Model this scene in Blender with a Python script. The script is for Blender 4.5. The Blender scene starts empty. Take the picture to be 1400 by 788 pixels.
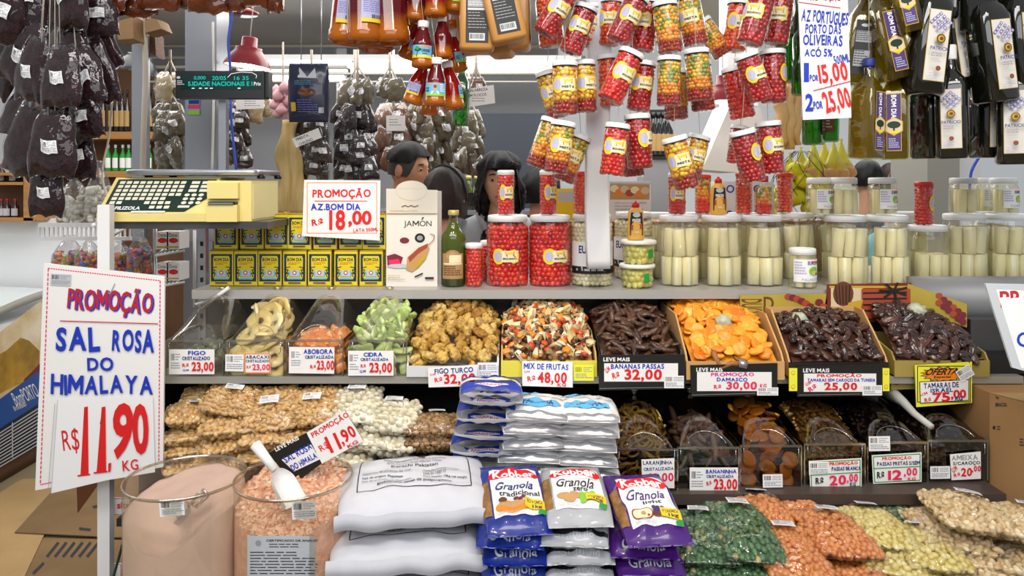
import bpy, math, random
import numpy as np
from mathutils import Vector, Matrix, noise as mnoise
sc = bpy.context.scene
COL = sc.collection
PI = math.pi
# ---------------------------------------------------------------- camera
F = 1400 * 26 / 36      # focal length in pixels of the 1400x788 frame
CZ = 1.55               # eye height
HY = 250                # image row of the eye level
cam = bpy.data.cameras.new('camera'); cam.lens = 26; cam.sensor_width = 36; cam.sensor_fit = 'HORIZONTAL'
cam.shift_y = -(394 - HY) / 1400; cam.clip_start = .05; cam.clip_end = 100
camo = bpy.data.objects.new('camera', cam); COL.objects.link(camo)
camo.location = (0, 0, CZ); camo.rotation_euler = (PI / 2, 0, 0); sc.camera = camo
# ---------------------------------------------------------------- view, world, lights
sc.view_settings.view_transform = 'Standard'; sc.view_settings.look = 'None'
sc.view_settings.gamma = 1; sc.view_settings.exposure = 0.0
sc.view_settings.use_curve_mapping = False
sc.cycles.transparent_max_bounces = 24; sc.cycles.max_bounces = 8; sc.cycles.diffuse_bounces = 3
sc.cycles.glossy_bounces = 3; sc.cycles.transmission_bounces = 4
sc.cycles.sample_clamp_indirect = 4; sc.cycles.caustics_reflective = False; sc.cycles.caustics_refractive = False
w = bpy.data.worlds.new('hall_light'); sc.world = w; w.use_nodes = True
w.node_tree.nodes['Background'].inputs[0].default_value = (.93, .96, 1, 1)
w.node_tree.nodes['Background'].inputs[1].default_value = .45
def area(name, loc, target, sx, sy, power, col=(1, 1, 1), spread=PI):
    l = bpy.data.lights.new(name, 'AREA'); l.shape = 'RECTANGLE'; l.size = sx; l.size_y = sy; l.energy = power; l.color = col; l.spread = spread
    o = bpy.data.objects.new(name, l); COL.objects.link(o); o.location = loc
    o.rotation_euler = (Vector(target) - Vector(loc)).to_track_quat('-Z', 'Y').to_euler(); return o
def spot(name, loc, target, power, col, ang=70, blend=.8, size=.06):
    l = bpy.data.lights.new(name, 'SPOT'); l.energy = power; l.color = col; l.spot_size = math.radians(ang); l.spot_blend = blend; l.shadow_soft_size = size
    o = bpy.data.objects.new(name, l); COL.objects.link(o); o.location = loc
    o.rotation_euler = (Vector(target) - Vector(loc)).to_track_quat('-Z', 'Y').to_euler(); return o
area('market_ceiling_light', (-.2, .1, 3.3), (0, 2.2, 1.0), 3.4, .5, 52, (1, .97, .94))
area('market_aisle_light', (0, -1.6, 2.9), (0, 2.2, 1.2), 4.0, 1.2, 54, (.97, .98, 1))
for _x, _p in ((-.75, 17), (-.05, 20), (.6, 20), (1.25, 14)):
    spot('stall_spotlight', (_x * .85, 1.35, 2.55), (_x, 2.2, 1.05), _p * 1.15, (1, .86, .66), 62)
area('stall_back_light', (-.3, 3.7, 2.52), (-.3, 3.7, 0), 4.0, 1.2, 70, (1, .98, .95))
area('hall_far_light', (2.4, 6.0, 3.3), (2.2, 6.6, 0), 5, 3, 260, (1, 1, 1))
area('left_aisle_light', (-3.2, 3.6, 3.0), (-2.8, 4.0, 0), 2, 2, 75, (1, .96, .9))

# ---------------------------------------------------------------- small helpers
def P(px, py, Y): return Vector(((px - 700) / F * Y, Y, CZ - (py - HY) / F * Y))
def S(Y): return Y / F
def T(x, y=None, z=None): return Matrix.Translation(x if y is None else (x, y, z))
def RX(a): return Matrix.Rotation(a, 4, 'X')
def RY(a): return Matrix.Rotation(a, 4, 'Y')
def RZ(a): return Matrix.Rotation(a, 4, 'Z')
def SC(x, y=None, z=None):
    if y is None: y = z = x
    return Matrix.Diagonal((x, y, z, 1))
def lin(h):
    h = h.lstrip('#'); c = [int(h[i:i + 2], 16) / 255 for i in (0, 2, 4)]
    return tuple((x / 12.92 if x <= .04045 else ((x + .055) / 1.055) ** 2.4) for x in c) + (1,)
rnd = random.Random(7)
def U(a, b): return rnd.uniform(a, b)

# ---------------------------------------------------------------- materials
MATS = {}
def _new(name):
    m = bpy.data.materials.new(name); m.use_nodes = True; nt = m.node_tree; nt.nodes.clear()
    out = nt.nodes.new('ShaderNodeOutputMaterial'); return m, nt, out
def _bump(nt, scale, strength, detail=3, stretch=None, dist=.004):
    tc = nt.nodes.new('ShaderNodeTexCoord'); n = nt.nodes.new('ShaderNodeTexNoise'); b = nt.nodes.new('ShaderNodeBump')
    n.inputs['Scale'].default_value = scale; n.inputs['Detail'].default_value = detail
    b.inputs['Strength'].default_value = strength; b.inputs['Distance'].default_value = dist
    src = tc.outputs['Object']
    if stretch:
        mp = nt.nodes.new('ShaderNodeMapping'); mp.inputs['Scale'].default_value = stretch; nt.links.new(src, mp.inputs[0]); src = mp.outputs[0]
    nt.links.new(src, n.inputs['Vector']); nt.links.new(n.outputs[0], b.inputs['Height']); return b
def mat(name, col, rough=.5, metal=0, var=0, vs=14, bump=0, bs=80, stretch=None, coat=0, col2=None, trans=0, sss=0, emit=0, spec=.5):
    if name in MATS: return MATS[name]
    m, nt, out = _new(name); p = nt.nodes.new('ShaderNodeBsdfPrincipled'); nt.links.new(p.outputs[0], out.inputs[0])
    c = lin(col)
    p.inputs['Base Color'].default_value = c; p.inputs['Roughness'].default_value = rough; p.inputs['Metallic'].default_value = metal
    p.inputs['Coat Weight'].default_value = coat; p.inputs['Specular IOR Level'].default_value = spec
    if trans: p.inputs['Transmission Weight'].default_value = trans
    if sss: p.inputs['Subsurface Weight'].default_value = sss; p.inputs['Subsurface Scale'].default_value = .01; p.inputs['Subsurface Radius'].default_value = (1, .6, .3)
    if emit: p.inputs['Emission Color'].default_value = c; p.inputs['Emission Strength'].default_value = emit
    if var or col2:
        tc = nt.nodes.new('ShaderNodeTexCoord'); n = nt.nodes.new('ShaderNodeTexNoise'); r = nt.nodes.new('ShaderNodeValToRGB')
        n.inputs['Scale'].default_value = vs; n.inputs['Detail'].default_value = 4
        src = tc.outputs['Object']
        if stretch:
            mp = nt.nodes.new('ShaderNodeMapping'); mp.inputs['Scale'].default_value = stretch; nt.links.new(src, mp.inputs[0]); src = mp.outputs[0]
        nt.links.new(src, n.inputs['Vector'])
        a = lin(col2) if col2 else tuple(x * (1 - var) for x in c[:3]) + (1,)
        r.color_ramp.elements[0].position = .32; r.color_ramp.elements[1].position = .68
        r.color_ramp.elements[0].color = a; r.color_ramp.elements[1].color = c
        nt.links.new(n.outputs[0], r.inputs[0]); nt.links.new(r.outputs[0], p.inputs['Base Color'])
    if bump: nt.links.new(_bump(nt, bs, bump, stretch=stretch).outputs[0], p.inputs['Normal'])
    MATS[name] = m; return m
def isl(name, cols, rough=.5, bump=0, bs=200, coat=0, sss=0, objrand=False, mot=None, ms=60):
    """each loose piece of the mesh (or each object) takes its own tone from a ramp; mot mottles it"""
    if name in MATS: return MATS[name]
    m, nt, out = _new(name); p = nt.nodes.new('ShaderNodeBsdfPrincipled'); nt.links.new(p.outputs[0], out.inputs[0])
    r = nt.nodes.new('ShaderNodeValToRGB'); e = r.color_ramp.elements
    while len(e) < len(cols): e.new(.5)
    for i, c in enumerate(cols): e[i].position = i / max(1, len(cols) - 1); e[i].color = lin(c)
    if objrand: g = nt.nodes.new('ShaderNodeObjectInfo'); nt.links.new(g.outputs['Random'], r.inputs[0])
    else: g = nt.nodes.new('ShaderNodeNewGeometry'); nt.links.new(g.outputs['Random Per Island'], r.inputs[0])
    src = r.outputs[0]
    if mot:
        tc = nt.nodes.new('ShaderNodeTexCoord'); n = nt.nodes.new('ShaderNodeTexNoise'); n.inputs['Scale'].default_value = ms; n.inputs['Detail'].default_value = 4
        q = nt.nodes.new('ShaderNodeValToRGB'); q.color_ramp.elements[0].position = .5; q.color_ramp.elements[1].position = .68
        mx = nt.nodes.new('ShaderNodeMix'); mx.data_type = 'RGBA'; nt.links.new(tc.outputs['Object'], n.inputs['Vector']); nt.links.new(n.outputs[0], q.inputs[0])
        nt.links.new(q.outputs[0], mx.inputs['Factor']); nt.links.new(src, mx.inputs['A']); mx.inputs['B'].default_value = lin(mot); src = mx.outputs['Result']
    nt.links.new(src, p.inputs['Base Color']); p.inputs['Roughness'].default_value = rough; p.inputs['Coat Weight'].default_value = coat
    if sss: p.inputs['Subsurface Weight'].default_value = sss; p.inputs['Subsurface Scale'].default_value = .008
    if bump: nt.links.new(_bump(nt, bs, bump).outputs[0], p.inputs['Normal'])
    MATS[name] = m; return m
def clear(name, tint='ffffff', lo=.05, hi=.7, rough=.05, bump=0, bs=30, stretch=None, haze=0, hazecol='ffffff'):
    """clear plastic or glass sheet: see-through with a coloured tint, mirror-like towards grazing angles"""
    if name in MATS: return MATS[name]
    m, nt, out = _new(name)
    tr = nt.nodes.new('ShaderNodeBsdfTransparent'); gl = nt.nodes.new('ShaderNodeBsdfGlossy'); mx = nt.nodes.new('ShaderNodeMixShader')
    lw = nt.nodes.new('ShaderNodeLayerWeight'); mr = nt.nodes.new('ShaderNodeMapRange')
    tr.inputs[0].default_value = lin(tint); gl.inputs['Roughness'].default_value = rough; lw.inputs[0].default_value = .35
    mr.inputs['To Min'].default_value = lo; mr.inputs['To Max'].default_value = hi
    nt.links.new(lw.outputs['Facing'], mr.inputs[0]); nt.links.new(mr.outputs[0], mx.inputs[0])
    src = tr.outputs[0]
    if haze:
        df = nt.nodes.new('ShaderNodeBsdfDiffuse'); df.inputs[0].default_value = lin(hazecol); m2 = nt.nodes.new('ShaderNodeMixShader'); m2.inputs[0].default_value = haze
        nt.links.new(src, m2.inputs[1]); nt.links.new(df.outputs[0], m2.inputs[2]); src = m2.outputs[0]
    nt.links.new(src, mx.inputs[1]); nt.links.new(gl.outputs[0], mx.inputs[2]); nt.links.new(mx.outputs[0], out.inputs[0])
    if bump:
        b = _bump(nt, bs, bump, stretch=stretch, dist=.01); nt.links.new(b.outputs[0], gl.inputs['Normal'])
    MATS[name] = m; return m
def glow(name, col, strength):
    if name in MATS: return MATS[name]
    m, nt, out = _new(name); e = nt.nodes.new('ShaderNodeEmission'); e.inputs[0].default_value = lin(col); e.inputs[1].default_value = strength
    nt.links.new(e.outputs[0], out.inputs[0]); MATS[name] = m; return m
def liquid(name, low, high, z0, z1, rough=.08, tr=.5):
    """coloured liquid seen in a bottle: tone settles with height in the bottle, lets light through"""
    if name in MATS: return MATS[name]
    m, nt, out = _new(name)
    tc = nt.nodes.new('ShaderNodeTexCoord'); sp = nt.nodes.new('ShaderNodeSeparateXYZ'); mr = nt.nodes.new('ShaderNodeMapRange'); r = nt.nodes.new('ShaderNodeValToRGB')
    mr.inputs['From Min'].default_value = z0; mr.inputs['From Max'].default_value = z1
    r.color_ramp.elements[0].color = lin(low); r.color_ramp.elements[1].color = lin(high)
    nt.links.new(tc.outputs['Object'], sp.inputs[0]); nt.links.new(sp.outputs['Z'], mr.inputs[0]); nt.links.new(mr.outputs[0], r.inputs[0])
    p = nt.nodes.new('ShaderNodeBsdfPrincipled'); p.inputs['Roughness'].default_value = rough; p.inputs['Coat Weight'].default_value = .6
    t = nt.nodes.new('ShaderNodeBsdfTranslucent'); mx = nt.nodes.new('ShaderNodeMixShader'); mx.inputs[0].default_value = tr
    nt.links.new(r.outputs[0], p.inputs['Base Color']); nt.links.new(r.outputs[0], t.inputs[0])
    nt.links.new(p.outputs[0], mx.inputs[1]); nt.links.new(t.outputs[0], mx.inputs[2]); nt.links.new(mx.outputs[0], out.inputs[0])
    MATS[name] = m; return m
M_ = lambda k: INK[k] if k in INK else MATS[k]
INK = {}
for _k, _c in dict(blue='1236b8', navy='1a2a78', red='e0181c', crimson='c01c2e', pink='ee2a5c', magenta='e0208c', black='161616', ink='2c2c30', grey='9a9ca2', silver='c4c8cc',
                   white='f4f4f4', card='f3f1ee', cream='f2e6bc', yellow='f4cf1e', lemon='f3ef3a', gold='c9a227', green='1f9a3c', lime='8cc832', orange='f28a1c', sky='5fb4e0',
                   brown='6b3a1c', tan='c89a60', purple='4a3478', violet='7a74c0', dkgreen='12301c', teal='1cb8c8', sand='d9c6a2', rust='a8472a', wine='7a2030', lilac='b9b8d8').items():
    INK[_k] = mat('print_' + _k, _c, .55)

# ---------------------------------------------------------------- mesh building
class MB:
    def __init__(s): s.v = []; s.f = []; s.m = []; s.s = []; s.n = 0; s.mats = []
    def mi(s, m):
        if isinstance(m, str): m = M_(m)
        if m not in s.mats: s.mats.append(m)
        return s.mats.index(m)
    def add(s, vf, m, M=None, smooth=True):
        v, f = vf; v = np.asarray(v, float)
        if M is not None:
            A = np.array(M); v = v @ A[:3, :3].T + A[:3, 3]
        k = s.mi(m); s.v.append(v); o = s.n; s.n += len(v)
        for a in f: s.f.append([i + o for i in a])
        s.m += [k] * len(f); s.s += [smooth] * len(f); return s
    def mesh(s, name):
        me = bpy.data.meshes.new(name)
        me.from_pydata(np.concatenate(s.v) if s.v else [], [], s.f)
        for m in s.mats: me.materials.append(m)
        me.polygons.foreach_set('material_index', s.m); me.polygons.foreach_set('use_smooth', s.s); me.update(); return me
    def obj(s, name, parent=None, M=None):
        return mk(name, s.mesh(name), parent, M)
def mk(name, me, parent=None, M=None):
    o = bpy.data.objects.new(name, me); COL.objects.link(o)
    if parent: o.parent = parent
    if M is not None: o.matrix_basis = M
    return o
LBL = {}
def tag(o, label=None, cat=None, group=None, kind=None):
    if label: o['label'] = label
    if cat: o['category'] = cat
    if group: o['group'] = group
    if kind: o['kind'] = kind
    return o
def thing(name, label, cat, M=None, group=None):
    o = bpy.data.objects.new(name, None); COL.objects.link(o); o.empty_display_size = .02
    if M is not None: o.matrix_basis = M
    return tag(o, label, cat, group)
def put(proto, name, label, cat, M, group=None, **over):
    """proto: list of (part name, mesh or None, sub-parts, kind, label). A thing with a copy of each part; over swaps a part's mesh"""
    r = thing(name, label, cat, M, group)
    def rec(lst, par):
        for p in lst:
            me = over.get(p[0], p[1])
            if me is None: continue
            o = mk(p[0], me, par)
            if len(p) > 3 and p[3]: o['kind'] = p[3]
            if len(p) > 4 and p[4]: o['label'] = p[4]
            if len(p) > 2 and p[2]: rec(p[2], o)
    rec(proto, r); return r
def box(x0, x1, y0, y1, z0, z1):
    v = [(x0, y0, z0), (x1, y0, z0), (x1, y1, z0), (x0, y1, z0), (x0, y0, z1), (x1, y0, z1), (x1, y1, z1), (x0, y1, z1)]
    return v, [(3, 2, 1, 0), (4, 5, 6, 7), (0, 1, 5, 4), (1, 2, 6, 5), (2, 3, 7, 6), (3, 0, 4, 7)]
def loft(rings, n=24, cap0=True, cap1=True, off=0.0):
    """rings: (z, hx, hy, p[, cx, cy]) superellipse cross-sections, p=2 round, larger p squarer"""
    v = []; f = []
    for r in rings:
        z, hx, hy, p = r[:4]; cx, cy = (r[4], r[5]) if len(r) > 4 else (0, 0)
        for i in range(n):
            a = 2 * PI * (i + off) / n; c, s_ = math.cos(a), math.sin(a)
            v.append((cx + hx * math.copysign(abs(c) ** (2 / p), c), cy + hy * math.copysign(abs(s_) ** (2 / p), s_), z))
    for j in range(len(rings) - 1):
        for i in range(n):
            k = (i + 1) % n; f.append((j * n + i, j * n + k, (j + 1) * n + k, (j + 1) * n + i))
    if cap0: f.append(tuple(range(n - 1, -1, -1)))
    if cap1: f.append(tuple((len(rings) - 1) * n + i for i in range(n)))
    return v, f
def lathe(prof, n=24, cap0=True, cap1=True): return loft([(z, r, r, 2) for r, z in prof], n, cap0, cap1)
def rbox(hx, hy, z0, z1, b=.004, p=8, n=32):
    return loft([(z0, hx - b, hy - b, p), (z0 + b * .3, hx - b * .3, hy - b * .3, p), (z0 + b, hx, hy, p), (z1 - b, hx, hy, p), (z1 - b * .3, hx - b * .3, hy - b * .3, p), (z1, hx - b, hy - b, p)], n)
def tube(path, r, n=8, close=False):
    path = [Vector(p) for p in path]; v = []; f = []; L = len(path)
    rr = r if isinstance(r, (list, tuple)) else [r] * L
    up = Vector((0, 0, 1))
    for i, p in enumerate(path):
        d = (path[min(i + 1, L - 1)] - path[max(i - 1, 0)])
        if d.length < 1e-9: d = Vector((0, 0, 1))
        d.normalize(); a = d.cross(up if abs(d.z) < .95 else Vector((0, 1, 0))).normalized(); b = d.cross(a)
        for k in range(n):
            t = 2 * PI * k / n; q = p + a * (math.cos(t) * rr[i]) + b * (math.sin(t) * rr[i]); v.append(tuple(q))
    for j in range(L - 1):
        for k in range(n):
            h = (k + 1) % n; f.append((j * n + k, j * n + h, (j + 1) * n + h, (j + 1) * n + k))
    f.append(tuple(range(n - 1, -1, -1))); f.append(tuple((L - 1) * n + k for k in range(n)))
    return v, f
def grid(fn, nx, ny, closed_u=False):
    """fn(u,v) for u,v in 0..1"""
    v = [tuple(fn(i / nx, j / ny)) for j in range(ny + 1) for i in range(nx + 1)]
    f = [(j * (nx + 1) + i, j * (nx + 1) + i + 1, (j + 1) * (nx + 1) + i + 1, (j + 1) * (nx + 1) + i) for j in range(ny) for i in range(nx)]
    return v, f
_ico = {}
def ico(sub=1):
    if sub not in _ico:
        t = (1 + 5 ** .5) / 2
        v = [Vector(x).normalized() for x in [(-1, t, 0), (1, t, 0), (-1, -t, 0), (1, -t, 0), (0, -1, t), (0, 1, t), (0, -1, -t), (0, 1, -t), (t, 0, -1), (t, 0, 1), (-t, 0, -1), (-t, 0, 1)]]
        f = [(0, 11, 5), (0, 5, 1), (0, 1, 7), (0, 7, 10), (0, 10, 11), (1, 5, 9), (5, 11, 4), (11, 10, 2), (10, 7, 6), (7, 1, 8), (3, 9, 4), (3, 4, 2), (3, 2, 6), (3, 6, 8), (3, 8, 9), (4, 9, 5), (2, 4, 11), (6, 2, 10), (8, 6, 7), (9, 8, 1)]
        for _ in range(sub):
            mid = {}; nf = []
            def md(a, b):
                k = (min(a, b), max(a, b))
                if k not in mid: mid[k] = len(v); v.append(((v[a] + v[b]) / 2).normalized())
                return mid[k]
            for a, b, c in f:
                x, y, z = md(a, b), md(b, c), md(c, a); nf += [(a, x, z), (b, y, x), (c, z, y), (x, y, z)]
            f = nf
        _ico[sub] = (np.array([tuple(p) for p in v]), f)
    return _ico[sub]
def blob(sub, sx, sy, sz, amp=0, freq=2, seed=0, fn=None):
    v, f = ico(sub); o = []
    for p in v:
        q = Vector(p); d = 1 + amp * mnoise.noise(q * freq + Vector((seed * 3.1, seed * 1.7, seed)))
        q = Vector((q.x * sx * d, q.y * sy * d, q.z * sz * d)); o.append(tuple(fn(q) if fn else q))
    return o, f
def rot3(r=None):
    r = r or rnd
    return Matrix.Rotation(r.uniform(0, 2 * PI), 4, 'Z') @ Matrix.Rotation(r.uniform(0, PI), 4, 'X') @ Matrix.Rotation(r.uniform(0, 2 * PI), 4, 'Z')

# ---------------------------------------------------------------- lettering and flat print
_tc = {}
def glyphs(s, bold=0.0):
    k = (s, bold)
    if s == 'M':   # the built-in capital M fills badly
        t, w_, h, d_, a = .11 + 2 * bold, .8, .7, .24 + 2 * bold, .1
        v = [(0, 0), (t, 0), (t, h), (0, h), (w_ - t, 0), (w_, 0), (w_, h), (w_ - t, h), (t, h - d_), (w_ / 2, a), (w_ / 2, a + d_), (w_ - t, h - d_)]
        return np.array(v), [(0, 1, 8, 2, 3), (4, 5, 6, 7, 11), (8, 9, 10, 2), (9, 11, 7, 10)]
    if k not in _tc:
        cu = bpy.data.curves.new('glyph', 'FONT'); cu.body = s; cu.size = 1; cu.offset = bold; cu.resolution_u = 3; cu.fill_mode = 'FRONT'
        ob = bpy.data.objects.new('glyph', cu); me = bpy.data.meshes.new_from_object(ob)
        v = [(p.co.x, p.co.y) for p in me.vertices]; f = [tuple(p.vertices) for p in me.polygons]
        bpy.data.objects.remove(ob); bpy.data.curves.remove(cu); bpy.data.meshes.remove(me); _tc[k] = (np.array(v) if v else np.zeros((0, 2)), f)
    return _tc[k]
def lettering(s, x0, y0, x1, y1, bold=.02, rot=0, jit=0.0, shear=0.0, seed=0):
    bold = min(bold, .034)   # heavier strokes would cross themselves
    """the words s fitted to the box; y grows downwards (pixels). jit: unevenness of a hand"""
    if jit or 'M' in s:
        r = random.Random(hash(s) % 1000 + seed if False else sum(map(ord, s)) + seed); vs = []; fs = []; x = 0; n = 0
        for ch in s:
            if ch == ' ': x += .32; continue
            v, f = glyphs(ch, bold)
            if not len(v): continue
            v = v.copy(); w = v[:, 0].max() - v[:, 0].min(); v[:, 0] -= v[:, 0].min()
            a = r.uniform(-jit, jit) * 1.2; c = v.mean(0); d = v - c
            d = np.stack([d[:, 0] * math.cos(a) - d[:, 1] * math.sin(a), d[:, 0] * math.sin(a) + d[:, 1] * math.cos(a)], 1) * (1 + r.uniform(-jit, jit))
            v = d + c + np.array([x, r.uniform(-jit, jit) * .5]); vs.append(v); fs += [tuple(i + n for i in q) for q in f]; n += len(v); x += w + .07
        v = np.concatenate(vs); f = fs
    else:
        v, f = glyphs(s, bold); v = v.copy()
    mn = v.min(0); mx = v.max(0); v = (v - mn) / np.maximum(mx - mn, 1e-6)
    v[:, 0] += shear * (v[:, 1] - .5)
    X = x0 + v[:, 0] * (x1 - x0); Y = y1 - v[:, 1] * (y1 - y0)
    if rot:
        cx, cy = (x0 + x1) / 2, (y0 + y1) / 2; c, s_ = math.cos(rot), math.sin(rot)
        X, Y = cx + (X - cx) * c - (Y - cy) * s_, cy + (X - cx) * s_ + (Y - cy) * c
    return np.stack([X, Y], 1), f
def finer(v, f, cut):
    """split flat print into pieces no longer than cut so that it follows a curved face"""
    v = [tuple(p) for p in v]; st = [(q[0], q[i], q[i + 1]) for q in f for i in range(1, len(q) - 1)]; out = []; mid = {}
    while st:
        t = st.pop(); L = [math.dist(v[t[i]], v[t[(i + 1) % 3]]) for i in range(3)]; k = max(range(3), key=lambda i: L[i])
        if L[k] <= cut: out.append(t); continue
        a, b, c = t[k], t[(k + 1) % 3], t[(k + 2) % 3]; key = (min(a, b), max(a, b))
        if key not in mid: mid[key] = len(v); v.append(((v[a][0] + v[b][0]) / 2, (v[a][1] + v[b][1]) / 2))
        m = mid[key]; st += [(a, m, c), (m, b, c)]
    return np.array(v), out
class Dec:
    """a layered flat print in any 2-D frame with y downwards; mapped on a surface by fn(x, y, lift)"""
    def __init__(s): s.L = []; s.z = 0
    def _a(s, v, f, m, up=1): s.z += up; s.L.append((np.asarray(v, float), f, m, s.z)); return s
    def r(s, x0, y0, x1, y1, m, nx=1, rot=0, c=None):
        v = [(x0 + (x1 - x0) * i / nx, y) for y in (y0, y1) for i in range(nx + 1)]
        f = [(i, i + 1, nx + 2 + i, nx + 1 + i) for i in range(nx)]
        v = np.array(v, float)
        if rot:
            cx, cy = c or ((x0 + x1) / 2, (y0 + y1) / 2); d = v - (cx, cy)
            v = np.stack([cx + d[:, 0] * math.cos(rot) - d[:, 1] * math.sin(rot), cy + d[:, 0] * math.sin(rot) + d[:, 1] * math.cos(rot)], 1)
        return s._a(v, f, m)
    def e(s, cx, cy, rx, ry, m, n=20, a0=0, a1=2 * PI):
        v = [(cx, cy)] + [(cx + rx * math.cos(a0 + (a1 - a0) * i / n), cy + ry * math.sin(a0 + (a1 - a0) * i / n)) for i in range(n + 1)]
        return s._a(v, [(0, i + 1, i + 2) for i in range(n)], m)
    def p(s, pts, m): return s._a(pts, [tuple(range(len(pts)))], m)
    def l(s, pts, w, m):
        v = []; f = []
        for i, (a, b) in enumerate(zip(pts[:-1], pts[1:])):
            dx, dy = b[0] - a[0], b[1] - a[1]; L = math.hypot(dx, dy) or 1; nx, ny = -dy / L * w / 2, dx / L * w / 2
            k = len(v); v += [(a[0] + nx, a[1] + ny), (b[0] + nx, b[1] + ny), (b[0] - nx, b[1] - ny), (a[0] - nx, a[1] - ny)]; f.append((k, k + 1, k + 2, k + 3))
        return s._a(v, f, m)
    def frame(s, x0, y0, x1, y1, w, m): return s.l([(x0, y0), (x1, y0), (x1, y1), (x0, y1), (x0, y0)], w, m)
    def t(s, txt, x0, y0, x1, y1, m, bold=.02, rot=0, jit=0.0, shear=0.0, seed=0):
        v, f = lettering(txt, x0, y0, x1, y1, bold, rot, jit, shear, seed); return s._a(v, f, m, .5)
    def bars(s, x0, y0, x1, y1, m='ink', n=11, seed=0):
        r = random.Random(seed); x = x0; st = (x1 - x0) / n
        v = []; f = []
        for i in range(n):
            a = x0 + i * st; b = a + st * r.uniform(.25, .75); k = len(v); v += [(a, y0), (b, y0), (b, y1), (a, y1)]; f.append((k, k + 1, k + 2, k + 3))
        return s._a(v, f, m, .5)
    def lines(s, x0, y0, x1, y1, n, m='grey', fill=.45, seed=0):
        """rows of print too small to read"""
        r = random.Random(seed); h = (y1 - y0) / n; v = []; f = []
        for j in range(n):
            x = x0; e = x1 - (x1 - x0) * r.choice((0, 0, .1, .35)); y = y0 + j * h
            while x < e:
                b = min(e, x + (x1 - x0) * r.uniform(.06, .22)); k = len(v); v += [(x, y), (b, y), (b, y + h * fill), (x, y + h * fill)]; f.append((k, k + 1, k + 2, k + 3)); x = b + (x1 - x0) * .03
        return s._a(v, f, m, .5)
    def sticker(s, x0, y0, x1, y1, rot=0, seed=0, paper='white'):
        """white scale label: bar code and rows of small print"""
        d = Dec(); w, h = x1 - x0, y1 - y0
        d.r(x0, y0, x1, y1, paper); d.bars(x0 + w * .07, y0 + h * .1, x0 + w * .42, y0 + h * .45, 'ink', 9, seed)
        d.lines(x0 + w * .48, y0 + h * .12, x0 + w * .95, y0 + h * .5, 3, 'grey', .4, seed + 1); d.lines(x0 + w * .08, y0 + h * .56, x0 + w * .95, y0 + h * .92, 3, 'grey', .45, seed + 2)
        cx, cy = (x0 + x1) / 2, (y0 + y1) / 2
        for v, f, m, z in d.L:
            if rot:
                q = v - (cx, cy); v = np.stack([cx + q[:, 0] * math.cos(rot) - q[:, 1] * math.sin(rot), cy + q[:, 0] * math.sin(rot) + q[:, 1] * math.cos(rot)], 1)
            s.L.append((v, f, m, s.z + z))
        s.z += d.z; return s
    def on(s, mb, fn, lift=.0004, base=0.0, cut=0):
        for v, f, m, z in s.L:
            if cut: v, f = finer(v, f, cut)
            mb.add(([tuple(fn(x, y, base + z * lift)) for x, y in v], [tuple(reversed(q)) for q in f]), m, smooth=False)
        return mb
def inpix(Y):
    """map pixels on the plane at depth Y (or the slanted sheet Y(px,py)), lifted towards the camera"""
    if callable(Y): return lambda x, y, l: P(x, y, Y(x, y) - l)
    return lambda x, y, l: P(x, y, Y - l)
def card(mb, quad, Y, m, th=.003):
    """a stiff card with its corners at the pixels quad (clockwise from top left)"""
    fn = inpix(Y); a = [fn(x, y, 0) for x, y in quad]; b = [p + Vector((0, th, 0)) for p in a]; n = len(quad)
    mb.add(([tuple(p) for p in a + b], [tuple(range(n - 1, -1, -1)), tuple(range(n, 2 * n))] + [(i, (i + 1) % n, n + (i + 1) % n, n + i) for i in range(n)]), m, smooth=False)
def sign(name, label, cat, quad, Y, dec, m='card', th=.003, group=None, parent=None, kind=None):
    mb = MB(); card(mb, quad, Y, m, th); dec.on(mb, inpix(Y)); o = mb.obj(name, parent)
    if parent is None: tag(o, label, cat, group)
    return o
def rq(x0, y0, x1, y1, rot=0):
    cx, cy = (x0 + x1) / 2, (y0 + y1) / 2; c, s_ = math.cos(rot), math.sin(rot)
    return [(cx + (x - cx) * c - (y - cy) * s_, cy + (x - cx) * s_ + (y - cy) * c) for x, y in ((x0, y0), (x1, y0), (x1, y1), (x0, y1))]
def wrap(r, a0=-PI / 2):
    """x (metres along the girth) and y (metres, downwards from 0) on a cylinder facing -Y"""
    return lambda x, y, l: Vector(((r + l) * math.cos(a0 + x / r), (r + l) * math.sin(a0 + x / r), -y))

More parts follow.
